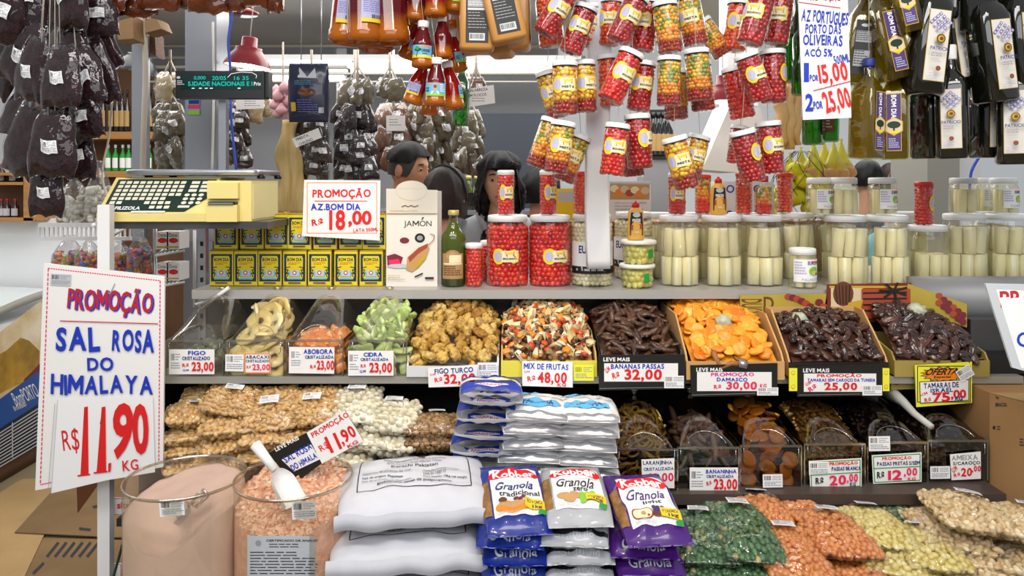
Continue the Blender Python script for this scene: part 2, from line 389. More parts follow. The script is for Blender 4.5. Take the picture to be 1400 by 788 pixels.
# ---------------------------------------------------------------- soft bags
def wr(x, y, seed, k=5, f=9):
    r = random.Random(seed); s = 0
    for _ in range(k):
        a = r.uniform(0, 2 * PI); q = f * r.uniform(.4, 1.6); s += math.sin((x * math.cos(a) + y * math.sin(a)) * q + r.uniform(0, 6)) / k
    return s
class Pillow:
    gap = .0105
    """a filled bag: X width, Y length, Z thickness, flat seams at both ends"""
    def __init__(s, w, l, h, seed=0, seam=.05, wrk=.004, taper=0, bend=0, ea=2.4, eb=.55, ef=2.6):
        s.__dict__.update(w=w, l=l, h=h, seed=seed, seam=seam, wrk=wrk, taper=taper, bend=bend, ea=ea, eb=eb, ef=ef)
    def at(s, u, v, side=1, infl=0):
        sv = 1 - s.seam; q = max(0, 1 - (abs(v) / sv) ** s.ef) if abs(v) < sv else 0
        p = (max(0, 1 - abs(u) ** s.ea) ** s.eb) * q ** s.eb
        x = u * s.w / 2 * (1 - s.taper * (v * .5 + .5)) * (1 - .06 * (1 - q))
        n = wr(u * 1.3, v * 1.5, s.seed + (50 if side < 0 else 0)) * s.wrk
        z = side * (s.h / 2 * p + infl) + n * (.25 + p) + s.bend * (v * v - .3)
        return Vector((x, v * s.l / 2, z))
    def shell(s, nx=14, ny=18, infl=0):
        v = []; f = []
        for side in (1, -1):
            o = len(v)
            for j in range(ny + 1):
                for i in range(nx + 1):
                    a = -1 + 2 * i / nx; a = math.sin(a * PI / 2); b = -1 + 2 * j / ny; b = .75 * b + .25 * math.sin(b * PI / 2)
                    v.append(tuple(s.at(a, b, side, infl)))
            for j in range(ny):
                for i in range(nx):
                    q = (o + j * (nx + 1) + i, o + j * (nx + 1) + i + 1, o + (j + 1) * (nx + 1) + i + 1, o + (j + 1) * (nx + 1) + i)
                    f.append(q if side > 0 else q[::-1])
        n1 = (nx + 1) * (ny + 1)
        ring = [i for i in range(nx + 1)] + [(j + 1) * (nx + 1) - 1 for j in range(1, ny + 1)] + [ny * (nx + 1) + i for i in range(nx - 1, -1, -1)] + [j * (nx + 1) for j in range(ny - 1, 0, -1)]
        for a, b in zip(ring, ring[1:] + ring[:1]): f.append((b, a, a + n1, b + n1))
        return v, f
    def deco(s, lift=.0012):
        """x,y metres on the upper face from its centre, y downwards = towards -Y (the near end)"""
        def fn(x, y, l):
            u = max(-.999, min(.999, x / (s.w / 2))); v = max(-.999, min(.999, -y / (s.l / 2)))
            return s.at(u, v, 1, lift + l)
        return fn
    def pts(s, n, seed, under=.25, lo=.94):
        r = random.Random(seed); out = []; A = np.zeros((0, 3)); tries = 0; dm = s.gap
        while len(out) < n and tries < n * 14:
            tries += 1; u, v = r.uniform(-.97, .97), r.uniform(-lo, lo); sd = 1 if r.random() > under else -1; p = s.at(u, v, sd, -.002)
            if len(A) and ((A - np.array(p)) ** 2).sum(1).min() < dm * dm: continue
            A = np.vstack([A, np.array(p)]); out.append((p, u, v))
        return out
# ================================================================ setting
mat('floor_tile', '94866c', .45, var=.2, vs=3); mat('cardboard', 'b08a58', .8, var=.16, vs=5, bump=.1, bs=90); mat('cardboard_pale', 'b0905f', .8, var=.14, vs=6)
mat('cardboard_floor', '8a6c46', .85, var=.3, vs=2.5, bump=.15, bs=40); mat('cardboard_cut', 'e0c294', .8, var=.1)
mat('steel', 'b8bac0', .28, metal=.85, var=.12, vs=6, stretch=(1, 1, .06)); mat('steel_shelf', 'c6c3be', .38, metal=.4, var=.2, vs=5, stretch=(.08, 1, 1))
mat('ceiling_sheet', 'd2d0ce', .42, metal=.15, var=.12, vs=2); mat('rail_grey', 'a9a69c', .4, metal=.4)
mat('wall_grey', '9c9ea2', .7, var=.06, vs=2); mat('wall_white', 'eceef0', .7); mat('dark_back', '1b1b1d', .6); mat('dark_steel', '5d5c5c', .4, metal=.6, var=.25, vs=8)
mat('wood', 'b98446', .55, var=.3, vs=8, stretch=(.3, 4, 4)); mat('wood_dark', '6e4a2a', .6, var=.25, vs=6); mat('white_paint', 'eeeeee', .4); mat('white_paper', 'd8d8da', .75, bump=.35, bs=14)
mat('black_plastic', '151617', .35); mat('navy_board', '343a44', .7, var=.1, vs=3); mat('brown_rack', '4b3f38', .5, var=.15)
glow('lamp_tube', 'ffffff', 6); glow('lamp_bulb', 'fff6e8', 12); mat('twine', 'cfc4b4', .8); mat('cord_white', 'ece8e0', .6); mat('wire_blue', '2c50c8', .5)
def st(name, mb): o = mb.obj(name); o['kind'] = 'structure'; return o
def B(*a): return box(*a)
mb = MB(); mb.add(B(-6, 6, -3, 13, -.1, 0), 'floor_tile', smooth=False); st('floor', mb)
mb = MB(); mb.add(B(-3.6, .35, 5.6, 5.7, 0, 2.7), 'wall_grey', smooth=False); st('wall_back', mb)
mb = MB(); mb.add(B(-6, 6, 12.4, 12.5, 0, 5), 'wall_white', smooth=False); st('wall_hall', mb)
mb = MB(); mb.add(B(-6, -5.9, -3, 12.4, 0, 5), 'wall_white', smooth=False); st('wall_left', mb)
mb = MB(); mb.add(B(-3.6, 1.5, 3.2, 5.65, 2.6, 2.68), 'ceiling_sheet', smooth=False); st('ceiling', mb)
def pillar(name, x0, x1, Y, D, y0, y1, m):
    a = P(x0, y0, Y); b = P(x1, y1, Y); mb = MB(); mb.add(B(a.x, b.x, Y, Y + D, b.z, a.z), m, smooth=False); return st(name, mb)
pillar('pillar_1', 180, 197, 3.05, .05, -20, 330, 'steel')
pillar('pillar_2', 253, 296, 2.95, .13, -25, 330, 'steel')
pillar('pillar_3', 1268, 1312, 3.6, .35, 60, 420, 'rail_grey')
pillar('pillar_4', 1312, 1342, 3.7, .2, 60, 420, 'white_paint')
pillar('pillar_5', 460, 474, 5.2, .12, 40, 330, 'steel')
# post wrapped in white paper, held by the overhead rail
mb = MB(); a = P(803, -40, 2.2); b = P(835, 368, 2.2)
mb.add(loft([(z, (b.x - a.x) / 2 * (1 + .03 * math.sin(z * 19)), .028, 10, (a.x + b.x) / 2 + .004 * math.sin(z * 7), 2.23) for z in np.linspace(b.z, 2.3, 40)], 28), 'white_paper'); st('trim_1', mb)
for k, (y, z) in enumerate(((2.05, 2.27), (2.2, 2.3), (2.36, 2.32))):
    mb = MB(); mb.add(tube([(-1.8, y, z), (1.9, y, z)], .012), 'steel'); st('beam_%d' % (k + 1), mb)
# ---- ceiling rails and strip lamps over the back of the stall
def bar(y, Y, h, m, x0=300, x1=800):
    a = P(x0, y, Y); b = P(x1, y, Y); mb = MB(); mb.add(tube([a, b], h * S(Y) / 2, 10), m); return mb
for k, (y, Y, h) in enumerate(((63, 4.9, 6), (79, 4.8, 5), (92, 4.6, 5), (101, 4.5, 4), (112, 4.4, 3))):
    st('trim_%d' % (k + 2), bar(y, Y, h, 'rail_grey', 200, 800))
for k, (x0, x1, y, Y) in enumerate(((330, 480, 86, 4.72), (490, 610, 86, 4.72), (620, 790, 87, 4.72), (480, 780, 97, 4.55), (330, 470, 106, 4.55))):
    t = thing('strip_lamp', ['lit white ceiling strip lamp behind the red lamp', 'lit white ceiling strip lamp above the hanging sage bags', 'lit white ceiling strip lamp above the dark board', 'lower lit strip lamp just above the dark board', 'lower lit strip lamp above the navy pack'][k], 'lamp', None, 'strip lamps under the stall ceiling')
    a, b = P(x0, y, Y), P(x1, y, Y); mb = MB(); mb.add(tube([a, b], .018, 10), 'lamp_tube'); mb.obj('lamp_tube', t)
    mb = MB(); mb.add(B(a.x - .02, b.x + .02, Y - .02, Y + .03, a.z + .016, a.z + .05), 'white_paint', smooth=False); mb.obj('lamp_housing', t)
# dark board behind the woman
mb = MB(); a = P(645, 155, 4.6); b = P(745, 330, 4.6); mb.add(B(a.x, b.x, 4.6, 4.63, 0, a.z), 'navy_board', smooth=False)
tag(mb.obj('notice_board'), 'plain dark navy board behind the woman with black hair', 'board')
# white hood and cloth behind the jars on the right
mb = MB(); q = [P(960, 232, 3.3), P(1010, 236, 3.3), P(1058, 228, 3.3), P(1040, 148, 3.3), P(1000, 140, 3.3)]
mb.add(([tuple(p) for p in q] + [tuple(p + Vector((0, .3, 0))) for p in q], [(0, 1, 2, 3, 4), (9, 8, 7, 6, 5)] + [(i, 5 + i, 5 + (i + 1) % 5, (i + 1) % 5) for i in range(5)]), 'white_paint', smooth=False); mb.add(B(.98, 1.12, 3.36, 3.5, 1.9, 2.6), 'white_paint', smooth=False)
tag(mb.obj('extractor_hood'), 'white sloping hood behind the hanging red pepper jars', 'hood')
# ---- the display rack
rk = thing('display_rack', 'stepped metal display rack carrying the jars, tubs and cartons', 'display rack')
def part(name, m, *bx, par=None, lab=None, sm=False):
    mb = MB()
    for b_ in bx: mb.add(B(*b_), m, smooth=sm)
    o = mb.obj(name, par or rk)
    if lab: o['label'] = lab
    return o
part('top_shelf', 'steel_shelf', (-.97, .09, 2.24, 2.62, 1.198, 1.225), (.09, 1.21, 2.24, 2.9, 1.198, 1.225), (1.21, 1.9, 2.378, 2.9, 1.198, 1.225), lab='brushed steel top shelf')
part('middle_shelf', 'rail_grey', (-1.0, 1.42, 2.053, 2.43, .992, 1.012))
part('middle_back_panel', 'dark_steel', (-1.0, 1.6, 2.43, 2.45, 1.0125, 1.198))
part('lower_back_panel', 'dark_back', (-1.02, 1.27, 2.43, 2.45, 0, .992), lab='black panel under the middle shelf')
part('lower_shelf', 'brown_rack', (.22, 1.25, 1.87, 2.42, .735, .762), lab='brown lower shelf under the lidded tubs')
part('lower_shelf', 'dark_back', (-1.0, .22, 1.87, 2.42, .68, .70))
part('base_platform', 'dark_back', (-.372, 1.27, 1.2, 1.86, .5, .58)); part('base_platform', 'dark_back', (-1.02, -.373, 1.2, 1.87, .4, .46))
part('base_panel', 'dark_back', (-1.02, 1.27, 1.9, 1.95, 0, .5)); part('side_panel', 'dark_back', (-1.04, -1.02, 2.06, 2.45, .3, .99))
part('support_post', 'dark_steel', (.72, .745, 1.9, 1.95, .58, .735)); part('support_post', 'steel', (-.98, -.955, 2.45, 2.5, 0, 1.2)); part('support_post', 'dark_steel', (1.2, 1.22, 1.95, 1.98, .58, .735))
part('upright', 'dark_steel', (-.64 + .97, -.62 + .97, 2.4, 2.43, 1.012, 1.198)); part('upright', 'dark_steel', (-.14, -.12, 2.4, 2.43, 1.012, 1.198))
# ---- floor coverings: opened cardboard boxes
def fl(px, py, z=0): Y = (CZ - z) * F / (py - HY); p = P(px, py, Y); return p
def flatbox(pts, z, label, m='cardboard_floor', marks=()):
    mb = MB(); a = [fl(x, y, z) for x, y in pts]; n = len(a)
    mb.add(([tuple(p) for p in a] + [(p.x, p.y, p.z - .004) for p in a], [tuple(range(n))[::-1], tuple(range(n, 2 * n))] + [(i, n + i, n + (i + 1) % n, (i + 1) % n) for i in range(n)]), m, smooth=False)
    d = Dec()
    for q in marks: d.l(q, 4, 'ink')
    for v, f, m2, zz in d.L: mb.add(([tuple(fl(x, y, z + .0008)) for x, y in v], f), m2, smooth=False)
    tag(mb.obj('flattened_cardboard'), label, 'cardboard', 'cardboard sheets on the floor')
flatbox([(-90, 730), (30, 655), (120, 652), (60, 732), (28, 800), (-60, 800)], .012, 'pale cardboard sheet on the floor nearest the freezer', 'cardboard_pale')
flatbox([(20, 728), (95, 645), (190, 640), (250, 700), (230, 738)], .018, 'cardboard sheet on the floor just behind the white post', marks=[[(127, 694), (150, 688)], [(108, 723), (124, 725)]])
flatbox([(-70, 820), (28, 735), (230, 740), (260, 850), (60, 860)], .008, 'cardboard sheet with dark printed bars on the near floor', marks=[[(64 + i * 11, 762), (80 + i * 11, 742)] for i in range(6)] + [[(45, 785), (60, 770)]])
mb = MB(); a = fl(106, 700, .02); b = fl(106, 640, .02)
pts = [P(104, 645, 2.9), P(135, 662, 2.9), P(106, 702, 2.9)]; mb.add(([tuple(p) for p in pts] + [(p.x, p.y + .004, p.z) for p in pts], [(2, 1, 0), (3, 4, 5), (0, 1, 4, 3), (1, 2, 5, 4), (2, 0, 3, 5)]), 'brown', smooth=False)
tag(mb.obj('cardboard_flap'), 'dark brown triangular cardboard flap showing below the big price sign', 'cardboard')
# ================================================================ chest freezer at the left edge
fx = -2.62
def FY(px, py): return fx * F / (px - 700)
t = thing('chest_freezer', 'chest freezer with a food picture, blue band and black grille at the left edge', 'freezer')
mat('freezer_photo', 'c9a45a', .5, var=.55, vs=5, col2='efe3c8'); mat('freezer_blue', '1c4f9c', .4); mat('freezer_food', 'c99a2e', .5, var=.5, vs=9)
mb = MB(); mb.add(B(fx - .9, fx, 3.35, 4.25, .1, .82), 'white_paint', smooth=False); mb.obj('cabinet', t)
mb = MB(); mb.add(loft([(.0, .43, .42, 12), (.1, .43, .42, 12)], 32), 'wood_dark', T(fx - .45, 3.8, 0)); mb.obj('base', t)
d = Dec(); d.p([(-40, 485), (60, 408), (60, 508), (-40, 580)], 'freezer_photo'); d.p([(-40, 505), (8, 480), (28, 462), (40, 466), (54, 480), (54, 508), (44, 520), (20, 528), (-40, 560)], 'freezer_food'); d.p([(32, 520), (60, 492), (60, 512), (40, 526)], 'wine')
d.p([(-40, 575), (60, 502), (60, 548), (-40, 612)], 'freezer_blue'); d.t('BomPORTO', 17, 530, 52, 550, 'white', rot=-.42, bold=.0); d.t('Bronzeado', 18, 552, 36, 559, 'white', rot=-.42, bold=0)
d.p([(-40, 612), (60, 548), (60, 606), (-40, 660)], 'black')
for k in range(11): d.l([(-40, 618 + k * 4.4), (60, 554 + k * 4.9)], 1.6, 'silver')
d.l([(17, 578), (17, 626)], 1.5, 'silver')
mb = MB(); d.on(mb, inpix(lambda x, y: FY(x, y)), .0009, .003); mb.obj('side_panel', t)
mb = MB(); mat('glass_lid', 'cfd8d8', .15, spec=.8)
mb.add(grid(lambda u, v: (fx - .86 * u, 3.3 + .98 * v, .80 + .13 * math.sin(v * PI / 2) + .02 * math.sin(u * PI)), 8, 12), 'glass_lid'); mb.obj('glass_lid', t)
mb = MB(); mb.add(tube([(fx, 3.3 + .98 * v, .80 + .13 * math.sin(v * PI / 2)) for v in np.linspace(0, 1, 12)], .022, 8), 'rail_grey'); mb.obj('lid_rim', t)
# white wall panel and counter above the freezer
mb = MB(); mb.add(B(-3.6, -2.35, 4.35, 4.45, .0, 1.34), 'wall_white', smooth=False); mb.add(B(-2.42, -2.38, 4.34, 4.36, 1.16, 1.19), 'rail_grey'); st('wall_counter', mb)
# ================================================================ wooden shelves at the left back
t = thing('wooden_shelf', 'light wooden wall shelf with dark bottles at the left back', 'shelf')
YW = 4.7
def pxbox(x0, y0, x1, y1, Y, D): a = P(x0, y0, Y); b = P(x1, y1, Y); return B(a.x, b.x, Y, Y + D, b.z, a.z)
for nm, b_ in (('shelf_board', (60, 180, 222, 190)), ('shelf_board', (60, 234, 222, 242)), ('back_board', (40, 95, 222, 320))):
    mb = MB(); mb.add(pxbox(*b_, YW + (.3 if nm[0] == 'b' else 0), .28 if nm[0] == 's' else .03), 'wood' if nm[0] == 's' else 'wood_dark', smooth=False); mb.obj(nm, t)
mb = MB(); mb.add(B(P(60, 0, YW).x, P(222, 0, YW).x, YW + .1, YW + .3, 0, P(0, 242, YW).z - .001), 'wood_dark', smooth=False); mb.obj('base_cabinet', t)
t = thing('wooden_crate', 'wooden box shelf holding small jars at the left edge', 'shelf'); Yc = 4.2
for nm, b_ in (('top_board', (-60, 236, 45, 240)), ('shelf_board', (-60, 249, 33, 253)), ('bottom_board', (-60, 298, 45, 303)), ('side_board', (32, 238, 46, 302))):
    mb = MB(); mb.add(pxbox(*b_, Yc, .25), 'wood', smooth=False); mb.obj(nm, t)
mb = MB(); mb.add(pxbox(-60, 236, 46, 302, Yc + .25, .02), 'wood_dark', smooth=False); mb.obj('back_board', t)
mat('bottle_black', '101210', .12, coat=.5); mat('label_gold', 'b9975a', .5); mat('lid_red', 'b3202a', .4)
def small_bottle(h, r, body, label, cap):
    mb = MB(); mb.add(lathe([(r * .95, 0), (r, .01), (r, h * .58), (r * .4, h * .74), (r * .38, h * .9)], 16), body); a = mb.mesh('bottle_body')
    mb = MB(); mb.add(lathe([(r * .45, h * .88), (r * .45, h)], 12), cap); b_ = mb.mesh('cap')
    mb = MB(); mb.add(grid(lambda u, v: wrap(r + .001)((u - .5) * r * 2.4, -h * (.12 + .38 * v), 0), 10, 1), label); c = mb.mesh('label')
    return [('body', a), ('cap', b_), ('label', c)]
pb = small_bottle(.27, .034, 'bottle_black', 'label_gold', 'black_plastic')
for i, x in enumerate((130, 141, 152, 160, 167, 174, 199, 206, 213, 219)):
    put(pb, 'dark_bottle', 'dark bottle with a gold label, %s from the left on the back wooden shelf' % ['first', 'second', 'third', 'fourth', 'fifth', 'sixth', 'seventh', 'eighth', 'ninth', 'last'][i], 'bottle', T(P(x, 180, YW + .09)) @ SC(.5, .5, 1), 'dark bottles on the back shelf')
pj = small_bottle(.17, .034, 'green', 'white', 'white')
for i, x in enumerate((148, 158, 168, 176, 184, 204)):
    put(pj, 'condiment_bottle', 'green and white condiment bottle on the lower back shelf, the %s from the left' % ['first', 'second', 'third', 'fourth', 'fifth', 'sixth'][i], 'bottle', T(P(x, 234, YW + .08)) @ SC(.55, .55, 1), 'green condiment bottles')
mat('jam_dark', '3a1c1a', .2, coat=.4)
pk = small_bottle(.11, .05, 'jam_dark', 'silver', 'lid_red')
for i, (x, y) in enumerate(((2, 298), (10, 298), (21, 298), (2, 250), (18, 250))):
    put(pk, 'small_jar', ['dark jar with red lid at the bottom left of the wooden box', 'dark jar with red lid, second on the box floor', 'dark jar beside the wooden box side', 'dark jar in the upper left of the wooden box', 'dark jar in the upper right of the wooden box'][i], 'jar', T(P(x, y, Yc + .08)) @ SC(.4, .4, 1), 'jars in the wooden box')
# ================================================================ red lamp, dark lamp
mat('lamp_red', '8e1a22', .35, coat=.3); mat('lamp_inside', 'fbf7f0', .5); mat('lamp_black', '191c20', .3)
def lamp(name, label, px, py, Y, s, m, tilt=0, lit=True):
    t = thing(name, label, 'lamp', T(P(px, py, Y)) @ RY(tilt) @ SC(s)); 
    mb = MB(); mb.add(lathe([(.5, 0), (.49, .05), (.44, .16), (.36, .27), (.30, .33), (.285, .37), (.28, .41), (.17, .43), (.165, .62), (.15, .64)], 36, False, True), m); mb.obj('lamp_shade', t)
    mb = MB(); mb.add(lathe([(.485, .005), (.43, .15), (.35, .26), (.27, .36)], 36, False, True), 'lamp_inside'); mb.obj('shade_lining', t)
    if lit: mb = MB(); mb.add(blob(2, .16, .16, .16), 'lamp_bulb', T(0, 0, .1)); mb.obj('bulb', t)
    mb = MB(); mb.add(tube([(0, 0, .63), (0, 0, (2.6 - P(px, py, Y).z) / s)], .012, 6), 'cord_white'); mb.obj('cord', t); return t
lamp('pendant_lamp', 'dark red pendant lamp, lit, above the green weighing display', 338, 91, 3.0, .185, 'lamp_red', .1)
lamp('pendant_lamp', 'dark red pendant lamp shade hanging behind the red pepper jars', 988, 140, 3.1, .175, 'lamp_red', 0)
lamp('pendant_lamp', 'black lamp shade behind the brown paper bags at the left', 186, 98, 3.6, .2, 'lamp_black', .25, False)
mb = MB(); mb.add(lathe([(.07, 0), (.075, .01), (.03, .03)], 24), 'lamp_red', T(P(331, 20, 3.4))); tag(mb.obj('ceiling_rose'), 'small red ceiling plate above the red pendant lamp', 'lamp fitting')
# ================================================================ weighing scale
mat('scale_yellow', 'ecd98a', .45, var=.06, vs=9); mat('scale_cream', 'efe2a4', .45); mat('key_panel', '173026', .35); mat('key', 'e2dfca', .5)
t = thing('weighing_scale', 'pale yellow shop scale with a dark green keypad on the left of the stall', 'scale')
mb = MB()
prof = [(2.11, 1.439), (2.11, 1.462), (2.215, 1.566), (2.42, 1.566), (2.42, 1.439)]
v = [(x, y, z) for x in (-1.185, -.872) for y, z in prof]; f = [(0, 1, 2, 3, 4)[::-1], (5, 6, 7, 8, 9)] + [(i, (i + 1) % 5, 5 + (i + 1) % 5, 5 + i)[::-1] for i in range(5)]
mb.add((v, [q[::-1] for q in f]), 'scale_yellow', smooth=False)
mb.add(B(-.872, -.747, 2.12, 2.36, 1.439, 1.556), 'scale_yellow', smooth=False); mb.add(B(-.868, -.78, 2.098, 2.12, 1.439, 1.487), 'scale_yellow', smooth=False)
mb.add(B(-.868, -.78, 2.105, 2.12, 1.505, 1.55), 'scale_yellow', smooth=False); mb.add(B(-.7475, -.745, 2.13, 2.35, 1.445, 1.545), 'scale_cream', smooth=False)
body = mb.obj('body', t)
mb = MB(); mb.add(B(-.862, -.786, 2.1, 2.125, 1.487, 1.496), 'black_plastic', smooth=False); mb.add(B(-.862, -.79, 2.092, 2.12, 1.489, 1.4935), 'steel', smooth=False); mb.obj('printer_slot', t)
mb = MB(); mb.add(rbox(.20, .12, 0, .017, .005, 14), 'steel', T(-.955, 2.31, 1.572)); mb.obj('weighing_tray', t)
mb = MB()
for x in (-1.1, -.76):
    for y in (2.24, 2.4): mb.add(lathe([(.012, 0), (.012, .012)], 10), 'black_plastic', T(x, y, 1.562))
mb.obj('tray_supports', t)
def keyfn(x, y, l):  # x 0..1 along, y 0..1 downwards on the sloping face
    n = Vector((0, -.7036, .7106)); a = Vector((-1.178, 2.208, 1.559)); return a + Vector((x * .302, -y * .094, -y * .093)) + n * l
d = Dec(); d.p([(.015, .0), (.985, .0), (.985, .55), (.8, 1), (.015, 1)], 'key_panel')
mbk = MB(); d.on(mbk, keyfn, .0015)
mbx = Dec()
for r in range(6):
    for c in range(10):
        if (r == 5 and c in (2, 3, 4)) or (r == 4 and c in (8, 9)): continue
        if r == 5 and c > 8: continue
        x = .05 + c * .0665; y = .07 + r * .125; mbx.r(x, y, x + .05, y + .085, 'key')
for r in range(3):
    for c in range(2): mbx.r(.755 + c * .105, .07 + r * .125, .755 + c * .105 + .08, .155 + r * .125, 'key')
for r in range(3):
    for c in range(3): mbx.e(.76 + c * .068, .5 + r * .12, .026, .045, 'key', 10)
for c in range(3): mbx.r(.45 + c * .07, .83, .45 + c * .07 + .05, .915, 'key')
mbx.r(.72, .82, .83, .89, 'key'); mbx.t('FILIZOLA', .13, .85, .37, .95, 'white', .03); mbx.p([(.05, .95), (.075, .86), (.1, .95)], 'white'); mbx.r(.3, .985, .62, 1.03, 'white')
for k, (v_, f_, m_, z_) in enumerate(mbx.L): mbk.add(([tuple(keyfn(x, y, .003)) for x, y in v_], [q[::-1] for q in f_]), m_, smooth=False)
mbk.obj('keypad', t)
# stand under the scale
t = thing('scale_stand', 'metal stand and plate under the yellow scale', 'stand')
mb = MB(); mb.add(B(-1.16, -.70, 2.12, 2.49, 1.418, 1.438), 'dark_steel', smooth=False); mb.obj('top_plate', t)
for x, nm in ((-1.03, 'post'),):
    mb = MB(); mb.add(B(x - .013, x + .013, 2.455, 2.48, 0 if x < -.9 else 1.225, 1.418), 'steel', smooth=False)
    if x < -.9:
        for k in range(12): mb.add(B(x - .004, x + .004, 2.452, 2.456, .9 + k * .04, .915 + k * .04), 'black', smooth=False)
    mb.obj(nm, t)
mb = MB(); mb.add(tube([(-.96, 2.3, 1.16), (-.9, 2.24, 1.20), (-.85, 2.22, 1.235)], .006), 'white_paint'); mb.add(tube([(-.99, 2.31, 1.17), (-.72, 2.5, 1.22)], .004), 'white_paint'); mb.obj('bracket', t)
# weight display on a pole
t = thing('weight_display', 'black weight display with green glowing digits on a steel pillar', 'display'); Yd = 2.36
mb = MB(); mb.add(pxbox(240, 97, 361, 134, Yd, .05), 'black_plastic', smooth=False); mb.add(pxbox(361, 98, 367, 133, Yd + .01, .04), 'black_plastic', smooth=False); mb.obj('housing', t)
glow('digit_green', '28d8c0', .9); mat('display_glass', '0c2e2c', .15)
d = Dec(); d.r(247, 101, 358, 123, 'display_glass')
d.t('0,000', 265, 104, 281, 109.5, 'digit_green', .01); d.t('20/05', 290, 104, 309, 109.5, 'digit_green', .01); d.t('16 35', 320, 104, 340, 109.5, 'digit_green', .01); d.t('S.IDADE NACIONAIS E I', 257, 111.5, 345, 117.5, 'digit_green', .02)
d.e(244, 106, 2.6, 1.8, 'silver'); d.lines(242, 110, 253, 117, 3, 'silver', .5); d.l([(311, 106), (316, 101), (330, 98.5), (345, 99.5), (351, 103), (350, 107)], .9, 'white'); d.t('Prix', 347, 112, 357, 117, 'white', .02)
for x in (262, 272, 280, 287, 325): d.r(x, 120, x + 4, 121.5, 'white')
mb = MB(); d.on(mb, inpix(Yd), .0006); mb.obj('screen', t)
mb = MB(); mb.add(B(P(300, 0, Yd + .03).x - .012, P(300, 0, Yd + .03).x + .012, Yd + .052, Yd + .075, 1.59, 1.82), 'steel', smooth=False); mb.obj('pole', t)
# cables by the pillars
def cable(name, label, pts, m, r=.004):
    pp = [P(*p) for p in pts]; sm = []
    for i in range(len(pp) - 1):
        a, b = pp[max(0, i - 1)], pp[min(len(pp) - 1, i + 2)]; p, q = pp[i], pp[i + 1]
        for k in range(6):
            u = k / 6; sm.append(.5 * ((2 * p) + (q - a) * u + (2 * a - 5 * p + 4 * q - b) * u * u + (3 * p - a - 3 * q + b) * u ** 3))
    sm.append(pp[-1]); mb = MB(); mb.add(tube(sm, r, 6), m); return tag(mb.obj(name), label, 'cable')
cable('cable', 'beige cable curling down from the brown bags to the scale', [(156, 20, 2.3), (155, 100, 2.3), (150, 180, 2.28), (141, 225, 2.26), (141, 250, 2.24), (148, 270, 2.2)], 'twine', .0035)
cable('cable', 'bundle of white cables tied to the narrow steel post', [(196, 25, 2.99), (199, 90, 2.99), (197, 160, 2.99), (195, 240, 2.99)], 'twine', .012)
cable('cable', 'blue cable running past the weight display', [(319, 12, 2.9), (312, 55, 2.9), (315, 95, 2.9), (316, 160, 2.85), (323, 232, 2.8)], 'wire_blue', .005)
cable('cable', 'white cable down the wide steel pillar', [(291, 30, 2.92), (292, 130, 2.92), (290, 235, 2.92)], 'cord_white', .005)
cable('cable', 'blue cable under the dark oil bottles at the right', [(1340, 212, 3.0), (1328, 235, 3.0), (1326, 262, 3.0)], 'wire_blue', .006)
mb = MB(); mb.add(pxbox(256, 136, 273, 157, 2.945, .003), 'sky', smooth=False); d = Dec(); d.r(257, 143, 273, 149, 'pink'); d.r(257, 151, 273, 157, 'lime'); d.r(258, 137, 272, 142, 'navy'); d.on(mb, inpix(2.945)); tag(mb.obj('pillar_sticker'), 'small colourful sticker on the wide steel pillar', 'sticker')
# ================================================================ white wire rack with bags of sweets (left)
t = thing('white_rack', 'white post and slotted rail holding the big price sign', 'rack')
mb = MB(); a = P(133, 285, 2.06); mb.add(B(a.x, a.x + .034, 2.06, 2.085, 0, a.z + .01), 'white_paint', smooth=False); mb.obj('post', t)
for x0, x1, y, Y, nm in ((52, 131, 306, 2.5, 'slotted_rail'), (141, 178, 306, 2.5, 'slotted_rail')):
    mb = MB(); mb.add(pxbox(x0, y - 1, x1, y + 5, Y, .012), 'white_paint', smooth=False); mb.add(pxbox(x0, y + 18, x1, y + 23, Y, .012), 'white_paint', smooth=False)
    n = int((x1 - x0) / 6.5)
    for k in range(n + 1): mb.add(pxbox(x0 + k * (x1 - x0 - 2) / n, y + 4, x0 + k * (x1 - x0 - 2) / n + 2, y + 19, Y + .003, .006), 'white_paint', smooth=False)
    mb.obj(nm, t)
mb = MB(); mb.add(tube([P(128, 308, 2.08), P(128, 308, 2.5)], .006), 'white_paint'); mb.add(tube([P(178, 308, 2.5), P(142, 330, 2.1)], .004), 'white_paint'); mb.obj('arm', t)
# side wire shelf with boxes right of the post
t = thing('wire_shelf', 'white wire shelf with small cartons between the sign and the oil tins', 'shelf')
for y in (345, 388):
    mb = MB(); 
    for k in range(6): mb.add(tube([P(214 + k * 5, y + 4 - k * .6, 2.5), P(232 + k * 5, y - 12 - k, 2.9)], .003, 6), 'white_paint')
    mb.add(tube([P(212, y + 5, 2.5), P(252, y - 2, 2.5)], .004, 6), 'white_paint'); mb.obj('wire_tray', t)
mb = MB(); mb.add(tube([P(266, 315, 2.75), P(266, 420, 2.75)], .006, 6), 'white_paint'); mb.obj('upright', t)
mb = MB(); mb.add(tube([P(212, 300, 2.6), P(212, 470, 2.6)], .008, 6), 'steel'); mb.obj('upright', t)
for i, (x, y) in enumerate(((237, 341), (237, 384), (222, 341), (222, 384))):
    mb = MB(); mb.add(pxbox(x - 9, y - 24, x + 8, y, 2.56, .08), 'card', smooth=False); d = Dec(); d.e(x, y - 12, 6.5, 3.6, 'red'); d.t('Dona', x - 6, y - 22, x + 5, y - 17, 'ink', 0); d.r(x - 8, y - 4, x + 7, y - 2, 'gold'); d.on(mb, inpix(2.56))
    tag(mb.obj('small_carton'), ['white carton with red oval, upper right on the wire shelf', 'white carton with red oval, lower right on the wire shelf', 'white carton with red oval, upper left on the wire shelf', 'white carton with red oval, lower left on the wire shelf'][i], 'carton', 'cartons on the wire shelf')
